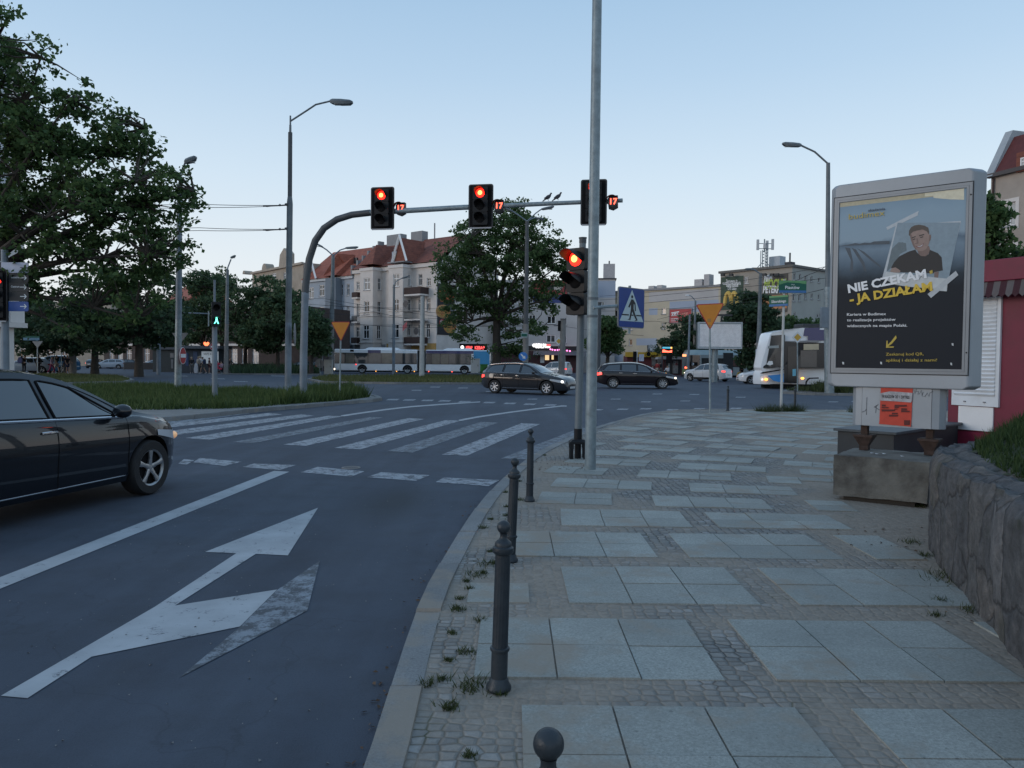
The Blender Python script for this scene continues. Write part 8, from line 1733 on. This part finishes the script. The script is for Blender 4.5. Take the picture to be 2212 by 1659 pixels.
def person(label, u, v, d, pose, top, trou, rz, hair=None, shoe=None, h=1.72, group='people on the far pavements', skin=None):
    p = at(u, v, d); t = thing('person', label, 'person', (p.x, p.y, gz(d)+.0), rz, group); s_ = h/1.72; t.scale = (s_, s_, s_)
    for n_, me in POSES[pose].items():
        m2 = me.copy(); nm = 'shoe' if n_.startswith('shoe') else n_; m = {'body': skin or M_skin, 'top': top, 'trousers': trou, 'shoe': shoe or cloth('white shoe', (.4,.4,.4)), 'hair': hair or M_hair}.get(nm)
        if m is not None: m2.materials.clear(); m2.materials.append(m)
        m2.name = nm; obj(nm, m2, t)
    return t
cB, cW, cG, cPk, cNv, cRd, cBe = cloth('black', (.014,.014,.016)), cloth('white', (.5,.5,.52)), cloth('grey', (.12,.12,.115)), cloth('magenta', (.20,.03,.085)), cloth('navy', (.02,.03,.07)), cloth('red', (.25,.03,.03)), cloth('beige', (.3,.27,.23)); cMar = cloth('maroon', (.07,.025,.03)); cOl = cloth('dark green', (.02,.035,.025)); cLil = cloth('lilac', (.30,.22,.28)); M_blond = mat('pale hair', (.30,.24,.16), .7, 0, .2, 20)
def at_u(x): return Zw(x, 0)[0]
person('person in a black jacket and grey trousers standing in front of the blue kiosk', at_u(458), 806, 78, 'stand', cB, cG, R(20), M_blond)
person('person in a patterned shirt and grey trousers with a long white bag', at_u(590), 806, 77.5, 'stand', cBe, cG, R(-30), M_blond, h=1.78)
person('person in a white shirt and black trousers behind the one with the white bag', at_u(628), 806, 79, 'stand', cW, cB, R(160), M_blond, h=1.85)
person('person in white with a dark rucksack and grey shorts by the white board', at_u(680), 806, 77, 'walksh', cW, cG, R(-90))
person('person with long dark hair in a maroon shirt and shorts by the white board', at_u(805), 806, 77.5, 'standsh', cMar, cMar, R(100), h=1.65)
person('person in lilac seated beside the red pushchair', at_u(1050), 806, 79, 'sit', cLil, cMar, R(-20))
person('person in dark clothes bending behind the far slim lamp', at_u(1182), 806, 79, 'bend', cB, cG, R(80))
person('person in a dark top leaning over the red pushchair', at_u(975), 806, 79.5, 'bend', cMar, cB, R(-60))
Z1 = zt(0, 1180, 6.32); a1 = lambda x: Z1(x, 0)[0]
person('person in dark clothes with a blue rucksack beside the pale parked car', a1(540), 806, 69, 'bend', cB, cB, R(60))
person('person in a long dark coat behind the slim sign post at left', a1(865), 806, 70, 'stand', cB, cB, R(180), h=1.75)
person('person in a lilac top and magenta trousers in front of the blue cars', a1(1165), 806, 68.5, 'walk', cLil, cPk, R(90), h=1.62)
person('person in a dark green jacket and beige shorts in front of the blue cars', a1(1270), 806, 69.5, 'walksh', cOl, cBe, R(100))
person('person in dark clothes with a bare arm beside the old concrete pole', a1(1520), 806, 69, 'standsh', cB, cNv, R(70), M_blond)
person('person in grey holding a scooter left of the old concrete pole', a1(1455), 806, 70, 'stand', cNv, cG, R(-70))
t = person('person in black carrying a yellow bag in front of the grey tram', Zu(905, 0)[0], 812, 72, 'stand', cB, cB, R(30))
person('person in a red jacket waiting at the tram stop', Zj(1445, 0)[0], 806, 84, 'stand', cRd, cBe, R(150)); person('person in dark clothes waiting at the tram stop beside the red jacket', Zj(1500, 0)[0], 806, 85, 'stand', cB, cG, R(-160)); person('person in pale clothes seated at the tram stop', Zj(1650, 0)[0], 806, 83.5, 'sit', cW, cG, R(-40)); person('person in pale blue seated near the burgundy shop', Zj(1350, 0)[0], 806, 90, 'sit', cloth('pale blue', (.3,.4,.45)), cG, R(60))
def bag(label, u, v, d, m, w_, h_, nm='bag', z=.0, dp=.2):
    p = at(u, v, d); t = thing(nm, label, 'bag', (p.x, p.y, gz(d)+z)); MB().prism([(-w_*.35,0),(w_*.4,0),(w_*.5,h_*.35),(w_*.32,h_*.9),(w_*.1,h_),(-w_*.25,h_*.95),(-w_*.5,h_*.4)], -dp/2, dp/2).build('sack', m, t, bev=.03); MB().tube([(-.06,0,h_*.93),(0,0,h_*1.1),(.06,0,h_*.93)], .012, 6).build('strap', m, t)
bag('long white bag held beside the person in the patterned shirt', at_u(545), 806, 77.2, cW, .42, 1.0, z=.05); bag('yellow carrier bag held by the person in black', Zu(872, 0)[0], 812, 71.8, mat('yellow bag', (.5,.33,.03), .6), .48, .62, z=.12)
bag('dark rucksack on the back of the person in white', at_u(712), 806, 77, cNv, .26, .5, 'rucksack', z=.98, dp=.3); bag('blue rucksack carried by the person beside the pale parked car', a1(470), 806, 69, mat('blue bag', (.02,.035,.12), .7), .5, .55, 'rucksack', z=.95, dp=.3)
p = at(at_u(1000), 806, 78); t = thing('pushchair', 'red pushchair in front of the kiosk beside the seated person', 'pushchair', (p.x, p.y, gz(78)), R(15)); MB().prism([(-.25,.45),(.25,.40),(.30,.55),(.0,.62),(-.12,.95),(-.32,.9)], -.2, .2).build('seat', mat('red pushchair cloth', (.45,.03,.06), .7), t, bev=.04); MB().prism([(-.38,.85),(-.1,.85),(.12,.95),(.05,1.08),(-.2,1.15),(-.4,1.02)], -.21, .21).build('hood', mat('red pushchair cloth', (0,0,0)), t, bev=.04)
for x_, y_ in ((-.3,-.2),(-.3,.2),(.3,-.2),(.3,.2)): MB().lathe([(.0,-.02),(.11,-.02),(.12,0),(.11,.02),(0,.02)], 14, (x_, y_, .12), 'y').build('wheel', M_rub, t)
mb = MB()
for y_ in (-.2, .2): mb.tube([(-.3,y_,.12),(.1,y_,.5)], .015, 6); mb.tube([(.3,y_,.12),(-.15,y_,.55),(-.5,y_,1.02)], .015, 6)
mb.build('frame', M_galv, t)
# ================================================================ trees
ML = {'maple': leafmat('maple leaves', (.048,.095,.038), (.12,.19,.068), .5), 'mid': leafmat('lime leaves', (.05,.098,.038), (.13,.195,.075), .5), 'far': leafmat('far leaves', (.05,.092,.048), (.115,.17,.082), .45), 'dark': leafmat('dark leaves', (.036,.068,.038), (.08,.128,.064), .4)}
def leaves(C, rad, n, size, m, name='crown', parent=None, origin=(0,0,0), flat=.55):
    """C: cluster centres (k,3), rad: cluster radii (k), n leaves per cluster"""
    k = len(C); c = np.repeat(C, n, 0); r_ = np.repeat(rad, n); N = len(c)
    d = rng.normal(0, 1, (N, 3)); d /= np.linalg.norm(d, axis=1)[:, None]; P = c+d*(r_*rng.uniform(0, 1, N)**.5)[:, None]*np.array([1,1,flat])
    nr = rng.normal(0, 1, (N, 3)); nr[:, 2] += .9; nr /= np.linalg.norm(nr, axis=1)[:, None]
    a = np.cross(nr, rng.normal(0, 1, (N, 3))); a /= np.linalg.norm(a, axis=1)[:, None]; b = np.cross(nr, a); s = (size*rng.uniform(.55, 1.35, N))[:, None]
    V = np.stack([P-a*s*.55, P-b*s*.42+a*s*.05, P+a*s*.6-nr*s*.12, P+b*s*.42+a*s*.05], 1).reshape(-1, 3)-np.array(origin)
    me = raw_mesh(name, V, np.arange(4*N).reshape(N, 4), m, 4); o = obj(name, me, parent); return o
def tree(label, base, trunk_r, fork_z, blobs, d, depth, nclus, nleaf, size, m='mid', crad=.55, group=None, nlimb=9, twig=1.0, dens_edge=.45, lean=0, nm='tree', trunkm=None, basez=None):
    """blobs: crown silhouettes in the photo (u, v, ru, rv) turned into real volumes at distance d with the given depth radius"""
    k = d/F; t = thing(nm, label, 'tree', base, 0, group); O = Vector(base)
    E = []; 
    for u, v, ru, rv in blobs: c = at(u, v, d); E.append((c, ru*k, rv*k, min(depth, ru*k*1.3)))
    vol = np.array([a*b*c for _, a, b, c in E]); pr = vol/vol.sum(); C = []
    while len(C) < nclus:
        i = rng.choice(len(E), p=pr); c, rx, rz, ry = E[i]; q = rng.normal(0, 1, 3); q /= np.linalg.norm(q); q *= rng.uniform(0, 1)**dens_edge; C.append((c.x+q[0]*rx, c.y+q[1]*ry, c.z+q[2]*rz))
    C = np.array(C); rad = crad*rng.uniform(.6, 1.35, nclus)
    fork = O+Vector((lean, 0, fork_z)); mb = MB(); mb.tube([O-Vector((0,0,.2))-O, Vector((lean*.2,0,fork_z*.35)), Vector((lean*.6,.05,fork_z*.75)), fork-O], [trunk_r*1.35, trunk_r, trunk_r*.9, trunk_r*.85], 12)
    limbs = []
    idx = [int(rng.integers(nclus))]; 
    for _ in range(nlimb-1): dist = np.min(np.stack([np.linalg.norm(C-C[j], axis=1) for j in idx]), 0); idx.append(int(np.argmax(dist*rng.uniform(.7, 1, nclus))))
    for j in idx:
        e = Vector(C[j]); m_ = fork.lerp(e, .45)+Vector((rng.normal(0,.25), rng.normal(0,.25), .12*(e-fork).length)); pts = [fork-O]+[((fork*(1-f)**2+m_*2*f*(1-f)+e*f*f)-O) for f in (.2,.4,.6,.8,1)]
        mb.tube(pts, [trunk_r*.55, trunk_r*.42, trunk_r*.32, trunk_r*.22, trunk_r*.14, trunk_r*.06], 7); limbs += pts[1:]
    LP = np.array([tuple(p_) for p_ in limbs])
    for c in C[::max(1, int(1/twig))]:
        q = np.array(c)-np.array(O); j = int(np.argmin(np.linalg.norm(LP-q, axis=1)+(LP[:, 2] > q[2]+.5)*1.5)); a = Vector(LP[j]); b = Vector(q); mm = a.lerp(b, .5)+Vector((rng.normal(0,.1), rng.normal(0,.1), rng.normal(.05,.08))); mb.tube([a, mm, b], [trunk_r*.13+.008, trunk_r*.07+.006, .005], 4, False)
    mb.build('trunk', trunkm or M_bark, t)
    leaves(C, rad, nleaf, size, ML[m], 'crown', t, tuple(O)); return t
# big maple at left
d = 27; b0 = at(-95, 800, d); b0.z = .0
tree('big dark maple leaning in from the left edge, its branches over the lamp', b0, .34, 3.6, [(-40,170,120,120),(30,90,45,80),(60,250,80,75),(60,330,110,90),(150,320,75,70),(40,450,110,70),(200,400,90,75),(260,300,60,55),(250,460,110,80),(330,440,75,70),(370,400,50,45),(330,540,75,55),(405,450,30,45),(395,520,32,35),(160,530,100,60),(100,620,70,50),(250,610,85,60),(310,660,60,50),(190,690,75,40),(300,590,50,60),(95,110,26,55),(120,170,55,42),(175,235,48,42),(245,245,42,40),(290,300,50,40),(325,332,44,34),(380,388,34,30),(410,425,38,30)], d, 3.4, 780, 38, .15, 'maple', .46, nlimb=26, dens_edge=.5)
# second tree behind it on the far side
b0 = at(300, 806, 62); b0.z = gz(62); tree('dark tree standing behind the green direction signs', b0, .3, 3.0, [(250,640,110,60),(330,690,90,60),(170,690,100,50),(330,620,60,50),(250,720,110,40)], 62, 4, 230, 55, .30, 'dark', .9, nlimb=10)
b0 = at(205, 806, 70); b0.z = gz(70); tree('dark street tree at the far left behind the crowd', b0, .3, 3, [(70,700,90,50),(150,720,90,45),(60,740,60,25),(200,730,70,35),(30,670,50,40)], 70, 4, 170, 50, .32, 'dark', 1.0, nlimb=8)
# row in the middle left
for u, d, blobs, lab, mm in ((440,88,[(440,640,60,55),(455,690,60,50),(420,700,50,45),(430,605,28,25)],'green tree of the row behind the pedestrian light, left one','far'),(530,84,[(545,640,70,55),(530,700,65,50),(590,650,50,50),(505,650,45,45),(560,720,60,35)],'broad green tree of the row between the far lamp and the tall grey lamp','far'),(600,82,[(600,690,55,60),(620,640,35,35),(580,720,55,40)],'green tree of the row just left of the tall grey lamp','far'),(672,78,[(675,720,38,42),(660,690,28,35),(690,745,25,22)],'small green tree right of the gantry mast','far'),(370,92,[(375,690,40,50),(350,730,45,35)],'dim tree of the row behind the galvanised lamp','dark'),(480,92,[(475,600,20,22),(462,618,30,20),(500,612,28,20)],'tall thin conifer top rising above the tree row','far')):
    b0 = at(u, 806, d); b0.z = gz(d); tree(lab, b0, .22, 2.6, blobs, d, 3.5, 150 if 'conifer' not in lab else 60, 55, .30, mm, .85, nlimb=8, group='trees in the row at middle left')
for u in (515, 548, 585, 610, 640, 470):
    b0 = at(u+4, 806, 84); pp = at(u, 802, 84)
hb = gpx([(500,806.5),(690,807),(690,801),(600,799.5),(500,800)]); o = blades('hedge_plants', hb, 6000, 1.1, .09, .1, ML['dark']); tag(o, 'dark low shrubs along the far kerb under the tree row', 'shrubs', kind='stuff')
# central big tree
b0 = at(1072, 806, 66); b0.z = gz(66)
tree('big round tree in the middle of the junction with a forked trunk', b0, .36, 5.2, [(1085,480,75,50),(1040,500,60,50),(1150,510,60,50),(1010,560,75,55),(1100,560,90,60),(1180,560,60,55),(975,600,50,45),(1215,580,40,45),(1010,640,70,45),(1090,640,70,45),(1165,640,60,45),(1000,700,50,40),(1130,700,55,40),(1085,740,55,35),(1105,765,50,26),(1120,455,35,35),(1235,610,22,25)], 66, 5.5, 580, 52, .22, 'mid', .70, nlimb=18, dens_edge=.5)
for u, d, blobs, lab, mm, n_ in ((1312,78,[(1312,715,30,30),(1300,740,30,25),(1325,735,24,28),(1310,695,20,15)],'small round bushy tree right of the tall pole','mid',130),(1480,90,[(1485,715,45,35),(1470,750,50,30),(1505,700,30,28),(1530,745,35,30),(1455,745,28,30)],'dark spreading shrub like tree below the red hoarding','dark',170),(1622,70,[(1620,680,45,45),(1612,735,32,32),(1655,720,40,40),(1625,650,28,22),(1640,770,45,25),(1600,690,22,24),(1655,690,28,30)],'dense dark tree behind the parking sign lamp','dark',230),(1735,74,[(1735,720,40,35),(1700,735,40,35),(1765,725,30,35),(1690,710,28,28),(1720,700,30,22)],'green tree behind the white tram and street name post','mid',150)):
    b0 = at(u, 806, d); b0.z = gz(d); tree(lab, b0, .22, 2.0, blobs, d, 3.2, n_, 60, .27, mm, .75, nlimb=8)
b0 = at(2120, 800, 27); b0.z = .1; tree('tree rising behind the kiosk and the advertising board', b0, .2, 3.5, [(2125,480,28,60),(2150,460,24,28),(2165,505,28,20),(2135,545,38,25),(2190,556,30,10),(2110,430,18,30)], 27, 1.6, 75, 45, .19, 'maple', .45, nlimb=8)
# shrubs by the median and small flowering shrub
for (u, v, d, r_, lab) in ((1092,800,67,1.8,'dark shrub at the foot of the big round tree'),(748,806,26,.5,'tuft like shrub at the tip of the traffic island')):
    c = at(u, v-12, d) if d > 40 else gp(745, 852, .1); z_ = gz(d)+.1; n_ = 40; C = np.stack([rng.normal(c.x, r_*.6, n_), rng.normal(c.y, r_*.5, n_), z_+np.abs(rng.normal(.35*r_, .25*r_, n_))], 1); t = thing('shrub', lab, 'shrub', (c.x, c.y, z_))
    mb = MB()
    for q in C[:14]: mb.tube([(0,0,-.05), tuple(np.array(q)-np.array([c.x, c.y, z_]))], [.02*r_, .004], 5)
    mb.build('stems', M_bark, t); leaves(C, np.full(n_, .28*r_), 40, .05+.09*r_/2, ML['dark'] if d > 40 else M_gr, 'foliage', t, (c.x, c.y, z_), .8)
b0 = at(1275, 806, 76); b0.z = gz(76)
# distant street backdrop: houses closing the gaps at far left
A, B = at(-120, 800, 150), at(240, 800, 142); A.z = B.z = 0
b, Lx = bld('tenement', 'dim tenement closing the far left street behind the trees', A, B)
ws = [(2+i*3.1, 3.4+i*3.1, z_, z_+2) for i in range(9) for z_ in (1.2, 5.0, 8.6) if 3.4+i*3.1 < Lx]
mb = MB(); holed(mb, 0, Lx, 0, 12, ws, front(0)); mb.face([(Lx,0,0),(Lx,8,0),(Lx,8,12),(Lx,0,12)]); mb.face([(0,0,12),(Lx,0,12),(Lx,8,12),(0,8,12)]); mb.build('wall', M_beige, b, smooth=False)
for h in ws: window(b, h, front(0), sill=False)
